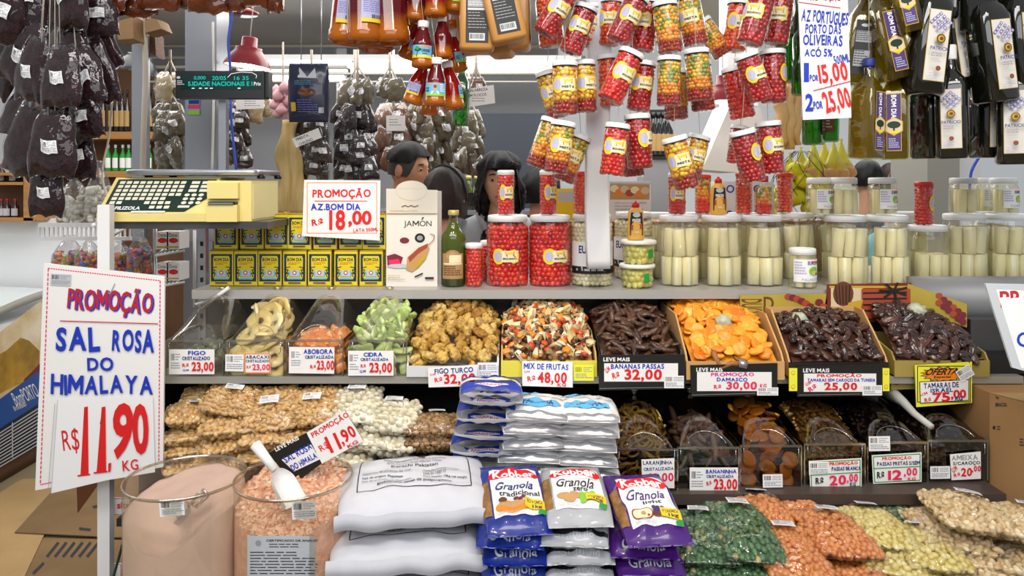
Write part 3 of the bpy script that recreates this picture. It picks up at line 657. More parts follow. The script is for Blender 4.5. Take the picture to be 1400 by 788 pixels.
isl('sweet', ['e23b3b', 'f2b22e', '3aa35a', '2f6fd0', 'f07aa8', 'f28a2a'], .3, coat=.4); clear('sweet_film', 'f4f4f4', .08, .6, .12, .8, 40); isl('almond_white', ['f2efe4', 'e4dfcc', 'faf7ee'], .45)
def sweet_bag(label, x0, y0, x1, y1, Y, m, size, tied=True, name='bag_of_sweets'):
    w, h = (x1 - x0) * S(Y), (y1 - y0) * S(Y); t = thing(name, label, 'bag of sweets', T(P((x0 + x1) / 2, y1, Y)))
    r = random.Random(x0 * 3 + y0); mb = MB()
    for k in range(110):
        a = r.uniform(0, 2 * PI); z = r.uniform(.03, .55) * h; q = (1 - (z / h) ** 2) * .44
        mb.add(blob(1, size, size, size * .8), m, T(math.cos(a) * w * q, math.sin(a) * .05, z) @ rot3(r))
    o = mb.obj('sweets', t); o['kind'] = 'stuff'
    mb = MB(); mb.add(loft([(0, w * .46, .055, 3), (h * .2, w * .5, .062, 2.6), (h * .5, w * .47, .06, 2.4), (h * .8, w * .25, .03, 2.2), (h * .93, w * .06, .012, 2), (h, w * .16, .03, 2)], 24), 'sweet_film'); mb.obj('film', t)
sweet_bag('clear bag of coloured sweets, left of the white post', 76, 322, 112, 372, 2.6, 'sweet', .011); sweet_bag('clear bag of coloured sweets close left of the white post', 108, 325, 134, 372, 2.58, 'sweet', .011)
sweet_bag('clear bag of coloured sweets right of the white post', 150, 330, 180, 372, 2.6, 'sweet', .011); sweet_bag('taller clear bag of coloured sweets by the perforated post', 178, 316, 204, 372, 2.6, 'sweet', .011)
sweet_bag('clear bag of white sugared almonds below the dark bags', 82, 240, 122, 306, 2.62, 'almond_white', .013); sweet_bag('clear bag of white sugared almonds beside the scale', 122, 220, 150, 304, 2.62, 'almond_white', .013)
# ================================================================ goods on the top shelf
ZA = 1.2255
clear('jar_glass', 'fdfefd', .025, .45, .03); mat('lid_white', 'eceeee', .4); mat('lid_ring', '3a2422', .4); isl('red_pepper', ['b80f10', 'e0261a', 'd41a14', 'ee4a22'], .25, coat=.5)
isl('orange_pepper', ['e8380e', 'f0601a', 'e02a10', 'f58a26'], .25, coat=.5); mat('pepper_brine', 'b51a10', .3, coat=.5); mat('brine_pale', 'c9c088', .3); mat('palm', 'fff6d2', .42, var=.10, vs=25, stretch=(1, 1, .1), sss=.1); mat('palm_core', 'e0d49a', .5); clear('palm_brine', 'fffdf2', .0, .12, .1, haze=.10, hazecol='faf3cc')
isl('bean', ['efe6c0', 'e6dcae', 'f6efd2'], .4); isl('olive_pale', ['dcd070', 'c9c05a', 'e6dc86'], .3, coat=.3); mat('tin_gold', 'b89a30', .35, metal=.6); mat('tin_yellow', 'e2d022', .35); mat('tin_dark', '1c2a4c', .4)
mat('box_cream', 'd9d2c2', .6); mat('box_face', 'e9e3d8', .6); mat('lid_soft', 'f4f4ea', .4)
TINF = Dec()
def tin_proto():
    w, h, dp = .0765, .113, .055; mb = MB()
    mb.add(rbox(w / 2, dp / 2, 0, h, .004, 14, 40), 'tin_gold'); mb.add(loft([(0, w / 2 + .0006, dp / 2 + .0006, 14), (.003, w / 2 + .0006, dp / 2 + .0006, 14)], 40), 'tin_gold'); mb.add(loft([(h - .003, w / 2 + .0006, dp / 2 + .0006, 14), (h, w / 2 + .0006, dp / 2 + .0006, 14)], 40), 'tin_gold')
    body = mb.mesh('tin_body')
    d = Dec(); X = w / 2; 
    d.r(-X * .94, .004, X * .94, h - .004, 'tin_yellow'); d.r(-X * .86, .012, X * .86, h - .015, 'tin_dark')
    d.p([(-X * .60, .018), (X * .60, .018), (X * .68, .026), (X * .68, .084), (X * .56, .092), (-X * .56, .092), (-X * .68, .084), (-X * .68, .026)], 'tin_yellow')
    d.t('BOM DIA', -X * .60, .024, X * .60, .035, 'black', .035); d.lines(-X * .5, .039, X * .5, .047, 2, 'red', .5, 3)
    for s in (-1, 1):
        d.l([(s * X * .36, .052), (s * X * .66, .054), (s * X * .74, .062), (s * X * .52, .061), (s * X * .7, .074), (s * X * .48, .07), (s * X * .62, .084)], .0026, 'black')
    d.p([(-X * .42, .064), (X * .42, .064), (X * .5, .07), (X * .42, .083), (-X * .42, .083), (-X * .5, .07)], 'sky'); d.r(-X * .36, .062, X * .36, .081, 'silver'); d.e(0, .0705, .0065, .007, 'rust'); d.e(0, .0705, .0035, .004, 'white'); d.r(-X * .55, .087, X * .55, .091, 'sky')
    d.r(-X * .5, h - .013, X * .5, h - .009, 'brown')
    mb = MB(); d.on(mb, lambda x, y, l: Vector((x, -dp / 2 - l, h - y)), .0003); fr = mb.mesh('tin_front')
    d = Dec(); d.r(-.02, .01, .02, h - .02, 'tin_yellow'); d.lines(-.018, .02, .018, .09, 9, 'ink', .4); mb = MB(); d.on(mb, lambda x, y, l: Vector((w / 2 + l, x, h - y)), .0004); sd = mb.mesh('tin_side')
    mb = MB(); mb.add(lathe([(.011, h), (.011, h + .004)], 14), 'tin_gold', T(.02, 0, 0)); cp = mb.mesh('tin_cap')
    return [('can', body, [('front_print', fr), ('side_print', sd)]), ('cap', cp)]
ptin = tin_proto(); Yt = 2.345; on_ = ['first', 'second', 'third', 'fourth', 'fifth', 'sixth', 'seventh']
for i, x in enumerate((303, 336, 369, 403, 437, 473, 507.5)):
    put(ptin, 'olive_oil_tin', 'yellow and blue olive oil tin in the bottom row, %s from the left' % on_[i], 'tin', T(P(x, 0, 2.318).x, Yt, ZA), 'olive oil tins, bottom row')
for i, x in enumerate((309, 344, 377, 410, 444, 479, 512)):
    put(ptin, 'olive_oil_tin', 'yellow and blue olive oil tin in the upper row, %s from the left' % on_[i], 'tin', T(P(x, 0, 2.318).x, Yt + .004 * (i % 3), ZA + .1145) @ RZ(U(-.05, .05)), 'olive oil tins, upper row')
# ham gift box
t = thing('ham_gift_box', 'tall cream gift box with a picture of cured ham beside the oil tins', 'box'); Yj = 2.31
a, b = P(528, 262, Yj), P(598, 385, Yj); mb = MB(); mb.add(B(a.x, b.x, Yj, Yj + .14, ZA, a.z), 'box_face', smooth=False)
d = Dec(); d.t('JAMON', 552, 302, 590, 312, 'ink', .01); d.t('´', 576, 297, 580, 301, 'ink', .03); d.e(553, 329, 6.5, 4.2, 'wine'); d.e(574, 325.5, 7, 6.4, 'black'); d.e(574, 325.5, 4, 3.4, 'grey')
d.p([(529, 350), (540, 347), (551, 352), (548, 361), (530, 365)], 'wine'); d.p([(531, 356), (545, 354), (549, 364), (533, 366)], 'pink')
d.e(545, 364, 15, 3, 'silver'); d.p([(555, 369), (557, 352), (572, 340), (585, 333), (587, 340), (582, 354), (572, 366), (563, 372)], 'tan'); d.p([(558, 352), (572, 339), (585, 333), (584, 339), (572, 347), (560, 359)], 'rust'); d.p([(566, 362), (580, 348), (582, 353), (570, 367)], 'gold')
d.l([(586, 335), (593, 328), (594, 322), (588, 320)], .8, 'wine'); d.l([(567, 379), (578, 374)], 2, 'black'); d.r(581, 379, 593, 382, 'ink'); d.lines(530, 376, 556, 384, 3, 'sand', .4); d.r(528.5, 291, 597.5, 291.8, 'sand')
d.on(mb, inpix(Yj), .0005); mb.obj('carton', t)
mb = MB(); q = [(528, 291), (528, 262), (535, 259), (540, 256), (585, 256), (590, 259), (598, 262), (598, 291)]
card(mb, [(528, 258), (598, 260), (598, 292), (528, 292)], Yj - .004, 'box_cream', .004)
d = Dec(); d.e(562.5, 261, 22, 14, 'sand', 28); d.e(562.5, 260.5, 21.4, 13.4, 'box_cream', 28); d.l([(541, 258), (584, 258)], .6, 'sand'); d.l([(549, 283), (554, 281), (558, 283), (562, 281), (566, 283), (572, 281)], 1, 'brown'); d.lines(533, 287, 592, 290, 1, 'sand', .6)
d.on(mb, inpix(Yj - .004), .0004); mb.obj('flap', t)
# jars -----------------------------------------------------------------
def jarglass(r, h, neck=.86, lidh=.016, sh=.16):
    """glass, lid; z from 0"""
    z1 = h - lidh; mb = MB()
    mb.add(lathe([(0, .0005), (r * .88, 0), (r * .97, h * .012), (r, h * .05), (r, h * (1 - sh) - lidh), (r * .97, h * (1 - sh * .66) - lidh), (r * neck, h * (1 - sh * .25) - lidh), (r * neck, z1)], 36, False, False), 'jar_glass'); g = mb.mesh('jar_glass')
    R = r * neck + .002; mb = MB(); mb.add(lathe([(R, z1 - .004), (R + .0012, z1 - .003), (R + .0012, h - .004), (R - .001, h - .0008), (R - .006, h), (R - .008, h - .0015), (0, h - .0015)], 36, True, False), 'lid_white'); mb.add(lathe([(R + .0016, z1 + .001), (R + .0016, z1 + .0025)], 36, False, False), 'silver'); l = mb.mesh('jar_lid')
    return g, l
def fill(r, h, z0, size, m, seed, core, layers=None):
    """small round pieces pressed against the glass all round"""
    rr = random.Random(seed); mb = MB(); mb.add(lathe([(r * .8, z0), (r * .9, z0 + .005), (r * .9, h - .01), (r * .7, h)], 24), core)
    z = z0 + size * .7; row = 0
    while z < h - size * .4:
        k = int(2 * PI * (r - size * .5) / (size * 1.72))
        for i in range(k):
            a = 2 * PI * (i + .5 * (row % 2) + rr.uniform(-.2, .2)) / k; q = r - size * .95
            mm = m if not layers else layers((z - z0) / (h - z0), rr)
            s = size * rr.uniform(.85, 1.12)
            mb.add(blob(1, s, s, s * rr.uniform(.85, 1.25)), mm, T(q * math.cos(a), q * math.sin(a), z + rr.uniform(-.2, .2) * size) @ rot3(rr))
        z += size * 1.45; row += 1
    for i in range(26):
        a = rr.uniform(0, 2 * PI); q = r * .8 * rr.random() ** .5; mb.add(blob(1, size, size, size), m if not layers else layers(1, rr), T(q * math.cos(a), q * math.sin(a), h - size * .3))
    return mb.mesh('jar_filling')
def ovallabel(r, zc, w, h, txt, small=False):
    d = Dec(); d.r(-w * .15, -zc - h * .36, w * .5, -zc + h * .36, 'cream', 10); d.e(-w * .25, -zc, w * .25, h * .5, 'yellow', 24); d.e(w * .32, -zc, w * .2, h * .44, 'yellow', 20)
    d.r(-w * .12, -zc - h * .34, w * .44, -zc + h * .34, 'cream', 10); d.e(-w * .27, -zc, w * .15, h * .32, 'lilac', 20)
    d.p([(-w * .02, -zc - h * .3), (w * .34, -zc - h * .3), (w * .32, -zc - h * .02), (w * .05, -zc)], 'rust'); d.r(-w * .0, -zc - h * .26, w * .32, -zc - h * .14, 'yellow', 6); d.t(txt, -w * .08, -zc + h * .08, w * .42, -zc + h * .22, 'black', .03)
    mb = MB(); d.on(mb, wrap(r + .0006), .00025); return mb.mesh('jar_label')
def bigred():
    r, h = .067, .222; g, l = jarglass(r, h, .9, .016, .15); f = fill(r - .001, h - .03, .003, .0098, 'red_pepper', 4, 'pepper_brine')
    return [('glass', g), ('lid', l), ('peppers', f, [], 'stuff'), ('label', ovallabel(r, .095, .085, .05, 'BIQUINHO'))]
p1 = bigred(); YJ = 2.365
JZ = lambda px, Y=YJ: T(P(px, 0, Y).x, Y, ZA)
put(p1, 'pepper_jar', 'large glass jar of round red peppers, nearest the green oil bottle', 'jar', JZ(694) @ RZ(-.1), 'large red pepper jars'); put(p1, 'pepper_jar', 'large glass jar of round red peppers, next to the jar of white beans', 'jar', JZ(752) @ RZ(.25), 'large red pepper jars')
# white bean jar with black-banded label
def beanjar(r, h, seed):
    g, l = jarglass(r, h, .88, .016, .16); f = fill(r - .001, h - .03, .003, .0088, 'bean', seed, 'brine_pale')
    d = Dec(); d.r(-.095, -h * .62, .095, -h * .26, 'white', 24); d.r(-.095, -h * .28, .095, -h * .18, 'black', 24); d.t('EUROPA', -.06, -h * .57, .03, -h * .46, 'navy', .03); d.e(.0, -h * .36, .022, .013, 'lime'); d.e(.012, -h * .34, .012, .009, 'dkgreen'); d.lines(-.07, -h * .25, .07, -h * .2, 1, 'silver', .6)
    mb = MB(); d.on(mb, wrap(r + .0006), .00025); return [('glass', g), ('lid', l), ('beans', f, [], 'stuff'), ('label', mb.mesh('bean_label'))]
pbj = beanjar(.066, .225, 8)
put(pbj, 'bean_jar', 'large jar of white beans with a black and white label behind the paper wrapped post', 'jar', JZ(809) @ RZ(.15)); put(pbj, 'bean_jar', 'large jar of white beans standing behind the tubs of pale olives', 'jar', T(P(866, 0, 2.54).x, 2.54, ZA) @ RZ(-.3))
# palm-heart jars
def palm_stick(h, r, seed):
    rr = random.Random(seed); mb = MB(); mb.add(loft([(0, r * .86, r * .86, 2.3), (.0015, r, r, 2.3), (h * .5, r * 1.02, r * .98, 2.3, rr.uniform(-.001, .001), 0), (h - .0015, r, r, 2.3), (h, r * .86, r * .86, 2.3)], 14), 'palm'); mb.add(lathe([(r * .5, h + .0002), (r * .4, h + .0006)], 10), 'palm_core'); return mb.mesh('palm_heart')
PS = [palm_stick(.088, .0175, i) for i in range(3)] + [palm_stick(.088, .0145, 7), palm_stick(.085, .0195, 9)]; PSs = [palm_stick(.076, .0128, i + 20) for i in range(3)]
def palmjar(name, label, M, r, h, seed, sticks, tiers=2, group=None, extra=None, lid='lid_white'):
    rr = random.Random(seed); key = ('pj', r, h)
    if key not in MATS: MATS[key] = jarglass(r, h, .88, .016, .17)
    g, l = MATS[key]; t = thing(name, label, 'jar', M, group); mk('glass', g, t); mk('lid', l, t)
    sh = .088 if sticks is PS else .076
    for k in range(tiers):
        a = rr.uniform(0, .4) - PI; tot = 0; z = .003 + k * (sh + .002)
        while a < PI * .02 + .2 and tot < 9:
            s = rr.choice(sticks); sr = s.vertices[14].co.length if False else max(abs(v.co.x) for v in s.vertices)
            q = r - sr - .002 - (.003 if k else 0); st_ = 2 * math.asin(min(.9, sr / q)); a += st_ / 2
            o = mk('palm_heart', s, t, T(q * math.cos(a), q * math.sin(a), z) @ RY(rr.uniform(-.1, .1) * (k + .3)) @ RX(rr.uniform(-.05, .04) * k) @ RZ(rr.uniform(0, 6))); a += st_ / 2 + .02; tot += 1
        for q in range(3): mk('palm_heart', sticks[q % 3], t, T(r * .3 * math.cos(q * 2.1), r * .3 * math.sin(q * 2.1) + r * .1, z))
    bk_ = ('brine', r, h)
    if bk_ not in MATS: mb = MB(); mb.add(lathe([(r * .93, .004), (r * .955, .01), (r * .955, h * .80)], 30, False, True), 'palm_brine'); MATS[bk_] = mb.mesh('brine')
    mk('brine', MATS[bk_], t)
    if extra: mk('label', extra, t)
    return t
def palmlabel(r, zc, w, h, side=0):
    d = Dec(); d.r(-w / 2, -zc - h / 2, w / 2, -zc + h / 2, 'white', 14); d.p([(-w / 2, -zc + h * .26), (w * .3, -zc + h * .26), (w / 2, -zc + h * .26), (w / 2, -zc + h / 2), (-w * .42, -zc + h / 2)], 'black'); d.lines(-w * .46, -zc - h * .4, -w * .05, -zc + h * .2, 5, 'lilac', .6); d.t('EUROPE', 0, -zc - h * .42, w * .46, -zc - h * .26, 'navy', .03)
    d.r(.0 + w * .12, -zc - h * .42, w * .46, -zc - h * .36, 'pink', 3); d.e(w * .24, -zc + h * .02, w * .2, h * .2, 'lime'); d.e(w * .28, -zc + h * .1, w * .13, h * .1, 'sand'); d.e(w * .36, -zc + h * .14, w * .06, h * .06, 'wine'); d.t('PALMITO', -w * .2, -zc + h * .32, w * .42, -zc + h * .44, 'silver', .03)
    mb = MB(); d.on(mb, wrap(r + .0006), .00025); return mb.mesh('palm_label')
PL = palmlabel(.043, .05, .07, .062); PLs = palmlabel(.036, .05, .058, .056)
pj_ = [(928, 2.37, .066, .222, 'large jar of palm hearts beside the tubs of pale olives'), (986, 2.37, .066, .222, 'large jar of palm hearts with the mustard squeeze bottle on its lid'), (1041, 2.37, .066, .222, 'large jar of palm hearts left of the small labelled palm jar'),
       (1155, 2.35, .068, .222, 'large jar of palm hearts right of the small labelled palm jar'), (1213, 2.36, .066, .222, 'large jar of palm hearts behind the carton of dates with the sunset picture'), (1268, 2.455, .064, .185, 'shorter jar of palm hearts under the red jar at the right'), (1318, 2.455, .068, .222, 'large jar of palm hearts behind the left end of the grey paper roll'), (1377, 2.455, .070, .222, 'large jar of palm hearts behind the grey paper roll at the right edge'),
       (900, 2.56, .066, .222, 'jar of palm hearts in the back row behind the olive tubs'), (957, 2.56, .066, .222, 'jar of palm hearts in the back row, seen between two front jars'), (1020, 2.56, .066, .222, 'jar of palm hearts in the back row behind the mixed pepper bottle'), (1088, 2.54, .066, .222, 'jar of palm hearts in the back row above the small labelled palm jar'), (1142, 2.56, .066, .222, 'jar of palm hearts in the back row under two small palm jars'), (1240, 2.62, .066, .222, 'jar of palm hearts in the back row left of the red jar at the right'), (1350, 2.61, .066, .222, 'jar of palm hearts in the back row near the right edge')]
for i, (x, Y, r, h, lb) in enumerate(pj_): palmjar('palm_heart_jar', lb, T(P(x, 0, Y).x, Y, ZA), r, h, i * 5 + 1, PS, 1 if h < .2 else 2, 'large palm heart jars')
palmjar('palm_heart_jar', 'small labelled jar of palm hearts in front of the large jars', T(P(1097, 0, 2.30).x, 2.3, ZA), .042, .122, 77, PSs, 1, 'small palm heart jars', palmlabel(.042, .055, .085, .07))
ZB = ZA + .2225
for i, (x, Y, lb, lab) in enumerate(((1121, 2.38, 'small palm heart jar on the large jars, next to the yellow net', 1), (1153, 2.345, 'small palm heart jar without label facing front, on a large jar lid', 0), (1206, 2.36, 'small palm heart jar with black banded label in front of the passers-by', 1), (1317, 2.455, 'small palm heart jar on the large jar behind the end of the paper roll', 0), (1372, 2.455, 'small palm heart jar with black banded label, last on the right', 1), (1346, 2.60, 'small palm heart jar half hidden between the last two on the right', 1))):
    palmjar('palm_heart_jar', lb, T(P(x, 0, Y).x, Y, ZB + .0005) @ RZ(.2 if lab else 0), .043, .118, 90 + i, PSs, 1, 'small palm heart jars', PL if lab else None)
# pale olive tubs
def olive_tub(r, h):
    mb = MB(); mb.add(lathe([(0, .0005), (r * .86, 0), (r * .9, .003), (r, h * .86)], 32, False, False), 'jar_glass'); g = mb.mesh('tub'); mb = MB(); mb.add(lathe([(r + .002, h * .84), (r + .004, h * .85), (r + .004, h * .97), (r, h), (0, h)], 32, True, False), 'lid_soft'); l = mb.mesh('tub_lid')
    f = fill(r * .93, h * .82, .003, .0115, 'olive_pale', 5, 'olive_pale'); d = Dec(); d.p([(.012, -h * .62), (.03, -h * .66), (.034, -h * .3), (.014, -h * .26)], 'green'); mb = MB(); d.on(mb, wrap(r + .0005), .0003); return [('tub', g), ('lid', l), ('olives', f, [], 'stuff'), ('label', mb.mesh('tub_label'))]
po = olive_tub(.052, .073); put(po, 'olive_tub', 'lower of two clear tubs of pale olives on the shelf', 'tub', T(P(871, 0, 2.305).x, 2.305, ZA)); put(po, 'olive_tub', 'upper of two clear tubs of pale olives, under the mustard bottle', 'tub', T(P(873, 0, 2.305).x, 2.305, ZA + .0735) @ RZ(.2))
# mustard squeeze bottles
mat('mustard', 'e8b04a', .4); mat('cap_red', 'd02020', .4)
def mustard():
    mb = MB(); mb.add(loft([(0, .024, .016, 2.6), (.003, .0265, .018, 2.6), (.045, .026, .018, 2.6), (.06, .0235, .016, 2.5), (.085, .024, .016, 2.4), (.097, .014, .012, 2), (.1, .011, .011, 2)], 28), 'mustard'); b = mb.mesh('mustard_body')
    mb = MB(); mb.add(lathe([(.0115, .1), (.0115, .112), (.009, .114), (.004, .121)], 18), 'cap_red'); c = mb.mesh('mustard_cap')
    d = Dec(); d.p([(-.017, -.085), (.017, -.085), (.02, -.05), (.02, -.014), (-.02, -.014), (-.02, -.05)], 'black'); d.e(0, -.078, .012, .008, 'silver'); d.t('MISTER', -.013, -.066, .013, -.056, 'white', .03); d.p([(-.017, -.046), (.017, -.05), (.017, -.034), (-.017, -.03)], 'rust'); d.e(0, -.024, .008, .004, 'sand')
    mb = MB(); d.on(mb, lambda x, y, l: Vector((x, -.0188 - l + abs(x) ** 2 * 9, -y)), .0003); return [('bottle', b), ('cap', c), ('label', mb.mesh('mustard_label'))]
pm = mustard(); put(pm, 'mustard_bottle', 'mustard squeeze bottle standing on the olive tubs', 'bottle', T(P(869, 0, 2.3).x, 2.3, ZA + .1475)); put(pm, 'mustard_bottle', 'mustard squeeze bottle with red cap on a large palm heart jar', 'bottle', T(P(982, 0, 2.36).x, 2.36, ZB + .0005)); put(pm, 'mustard_bottle', 'mustard squeeze bottle half hidden behind the white paper post', 'bottle', T(P(803, 0, 2.4).x, 2.4, ZB + .003) @ RY(.1))
# small red pepper jars
def smallred(r, h, m, core, lid, lab=True, layers=None, seed=3, size=.0075):
    g, l = jarglass(r, h, .9, .012, .12); f = fill(r - .001, h - .016, .003, size, m, seed, core, layers)
    if lid:
        R = r * .9 + .002; mb = MB(); mb.add(lathe([(R, h - .014), (R + .001, h - .013), (R + .001, h - .003), (R - .002, h), (0, h)], 28, True, False), lid); l = mb.mesh('small_lid')
    p = [('glass', g), ('lid', l), ('peppers', f, [], 'stuff')]
    if lab: p.append(('label', ovallabel(r, h * .5, r * 1.75, h * .36, 'BIQUINHO')))
    return p
mat('lid_bright_red', 'd8342a', .35)
mixl = lambda q, rr: 'red_pepper' if q < .35 else ('orange_bit' if q < .62 else ('yellow_bit' if rr.random() < .6 else 'green_bit'))
isl('yellow_bit', ['e8b01c', 'f2c83a', 'd99a18'], .3, coat=.4); isl('green_bit', ['6f8a2a', '8aa03a', '5a7a26'], .35, coat=.3); isl('orange_bit', ['e88a1c', 'f2a62e', 'e06a18'], .3, coat=.4)
s1 = smallred(.0275, .142, 'red_pepper', 'pepper_brine', None); s2 = smallred(.0265, .135, 'orange_pepper', 'pepper_brine', 'lid_bright_red', False); s3 = smallred(.026, .128, 'red_pepper', 'orange_pepper', 'lid_bright_red', False, mixl); s4 = smallred(.0275, .135, 'red_pepper', 'pepper_brine', None, True, None, 11); s5 = smallred(.029, .142, 'red_pepper', 'pepper_brine', 'lid_bright_red', True, None, 15)
for pr, nm, x, Y, z, lb, a in ((s1, 'pepper_jar', 691.5, 2.365, ZB, 'slim red pepper jar on the large jar nearest the woman', .1), (s1, 'pepper_jar', 749.5, 2.365, ZB, 'slim red pepper jar on the second large red jar', .35), (s2, 'pepper_jar', 795, 2.40, ZB + .003, 'slim red jar behind the white paper post', 0), (s4, 'pepper_jar', 925.5, 2.37, ZB, 'slim red pepper jar with cream label on a palm heart jar', -.2), (s3, 'pepper_jar', 961, 2.43, ZB + .0005, 'slim jar of mixed yellow and red peppers left of the mustard bottle', 0),
                           (s2, 'pepper_jar', 1017, 2.42, ZB + .0005, 'slim red jar with red lid right of the mustard bottle', 0), (s2, 'pepper_jar', 1073, 2.52, ZB + .0005, 'slim red jar with red lid beside the yellow net', 0), (s5, 'pepper_jar', 1263, 2.44, ZA + .1855, 'red pepper jar with red lid on the shorter palm heart jar', .9), (s4, 'pepper_jar', 648, 2.32, ZA, 'slim red pepper jar standing on the shelf beside the oil bottle', 2.6), (s4, 'pepper_jar', 668, 2.43, ZA, 'slim red pepper jar half hidden behind the first large red jar', .6)):
    put(pr, nm, lb, 'jar', T(P(x, 0, Y).x, Y, z + .0005) @ RZ(a), 'slim pepper jars')
# sauce bottle of mixed peppers
def mixbottle():
    r, h = .0265, .125; mb = MB(); mb.add(loft([(0, r * .9, r * .9, 4), (.003, r, r, 4), (.07, r, r, 4), (.088, r * .75, r * .75, 3), (.1, r * .48, r * .48, 2), (.108, r * .48, r * .48, 2)], 28, False, False), 'jar_glass'); g = mb.mesh('sauce_glass')
    mb = MB(); mb.add(lathe([(r * .55, .104), (r * .56, .122), (r * .4, .125)], 18), 'cap_red'); c = mb.mesh('sauce_cap'); return [('glass', g), ('cap', c), ('peppers', fill(r * .93, .085, .003, .007, 'red_pepper', 6, 'orange_pepper', mixl), [], 'stuff')]
put(mixbottle(), 'pepper_bottle', 'square bottle of mixed peppers with red cap on a large palm heart jar', 'bottle', T(P(1044, 0, 2.37).x, 2.37, ZB + .0005))
# green oil bottle
liquid('oil_green', '3a4410', '5c6a1c', 0, .15, .06, .35); clear('oil_glass', '8a9440', .06, .6, .04); mat('label_kraft', 'b08a5a', .6); mat('cap_gold', 'c8b468', .35, metal=.3)
t = thing('olive_oil_bottle', 'tall bottle of green olive oil with kraft label beside the ham box', 'bottle', T(P(620, 0, 2.33).x, 2.33, ZA)); r = .039
mb = MB(); mb.add(lathe([(r * .9, 0), (r, .006), (r, .145), (r * .96, .16), (r * .62, .178), (r * .4, .195), (r * .38, .205)], 32), 'oil_green'); mb.obj('body', t); mb = MB(); mb.add(lathe([(r * .39, .203), (r * .37, .215), (r * .36, .225)], 24, False, False), 'jar_glass'); mb.obj('neck', t)
mb = MB(); mb.add(lathe([(r * .42, .222), (r * .44, .225), (r * .44, .236), (r * .4, .238)], 24), 'cap_gold'); mb.obj('cap', t)
d = Dec(); d.r(-.036, -.105, .036, -.026, 'label_kraft', 12); d.e(0, -.1, .024, .016, 'label_kraft'); d.e(0, -.098, .019, .011, 'tan'); d.r(-.03, -.075, .03, -.07, 'cream', 8); d.r(-.01, -.1, .028, -.076, 'cream', 6); d.lines(-.03, -.066, .03, -.034, 5, 'brown', .4)
mb = MB(); d.on(mb, wrap(r + .0006), .0003); mb.obj('label', t)
# grey paper roll and holder at the right
mat('roll_grey', '8b8d90', .45, metal=.15, var=.06, vs=3); mat('roll_paper', 'd8d4c8', .7)
t = thing('paper_roll', 'large grey roll of wrapping paper on a stand at the right end of the shelf', 'paper roll')
mb = MB(); mb.add(tube([(1.236, 2.302, 1.188), (1.95, 2.302, 1.188)], .07, 36), 'roll_grey'); mb.obj('roll', t); mb = MB(); mb.add(tube([(1.226, 2.302, 1.188), (1.238, 2.302, 1.188)], .048, 20), 'black_plastic'); mb.obj('core', t)
mb = MB(); mb.add(B(1.33, 1.9, 2.25, 2.36, 1.0125, 1.115), 'roll_paper', smooth=False); mb.obj('paper_block', t); mb = MB(); mb.add(B(1.33, 1.86, 2.08, 2.25, 1.0125, 1.06), 'black_plastic', smooth=False); mb.add(B(1.34, 1.9, 2.16, 2.22, 1.06, 1.15), 'dark_steel', smooth=False); mb.obj('cutter', t)
# ================================================================ hanging jars and bottles (front)
def between(top, bot, Y, h, spin=0, lean=0):
    """matrix that stands a thing of height h on the pixel bot with its axis towards the pixel top"""
    a, b = P(*bot, Y), P(*top, Y); d = b - a; ang = math.atan2(d.x, d.z); s = d.length / h
    return T(a) @ RY(ang) @ RX(lean) @ RZ(spin) @ SC(s)
cords = []
def hang(top, Y, up=None, r=.0016):
    cords.append((top, Y, up))
def cordlines(label, lst):
    t = thing('twine_bundle', label, 'cord', None, 'cords that hold the hanging goods')
    for (x, y), Y, up in lst:
        ux, uY = up; mb = MB(); a = P(x, y + 1, Y); b = Vector((P(ux, 0, uY).x, uY, 2.27 if uY < 2.12 else (2.3 if uY < 2.28 else 2.32))); m = (a + b) / 2
        mb.add(tube([a, m, b], .0009, 5), 'twine'); mb.obj('cord', t)
    return t
def jarmix(q, rr): return 'dark_bit' if q < .25 else ('orange_bit' if q < .5 else ('yellow_bit' if rr.random() < .5 else ('green_bit' if rr.random() < .75 else 'orange_bit')))
def jarmix2(q, rr): return 'dark_bit' if q < .3 else ('yellow_bit' if rr.random() < .7 else 'orange_bit')
isl('dark_bit', ['8e1418', 'a81c1a', '7a1216'], .3, coat=.4); isl('crimson_bit', ['a8121a', 'c01c1c', '98101a', 'cc2e22'], .28, coat=.5); mat('brine_dark', '8a1214', .25, coat=.5); mat('brine_amber', '9a6a1a', .25, coat=.5)
def hjar(m, core, layers, seed, txt, size=.0082, lab=True, la=0):
    r, h = .0365, .155; g, l = jarglass(r, h, .93, .014, .10); f = fill(r - .001, h - .018, .004, size, m, seed, core, layers)
    R = r * .93 + .002; mb = MB(); mb.add(lathe([(R, h - .017), (R + .001, h - .0165), (R + .001, h - .0145)], 30, True, False), 'lid_ring'); mb.add(lathe([(R + .0012, h - .0145), (R + .0015, h - .012), (R + .0012, h - .003), (R - .002, h), (R - .006, h - .001), (0, h - .001)], 30, False, False), 'lid_white')
    p = [('glass', g), ('lid', mb.mesh('jar_lid')), ('peppers', f, [], 'stuff')]
    if lab: p.append(('label', ovallabel(r, .085, .074, .052, txt)))
    return p
HR = [hjar('crimson_bit', 'brine_dark', None, 1, 'BIQUINHO'), hjar('red_pepper', 'pepper_brine', None, 2, 'BIQUINHO')]
HO = [hjar('orange_pepper', 'pepper_brine', None, 3, 'BODINHO')]
HM = [hjar('red_pepper', 'brine_amber', jarmix2, 4, 'MISTA'), hjar('red_pepper', 'brine_amber', jarmix, 5, 'MISTA', .0075)]
HN = [hjar('red_pepper', 'brine_amber', jarmix, 6, 'MISTA', .0075, False)]
F_, Mi, Bk = 2.06, 2.135, 2.21
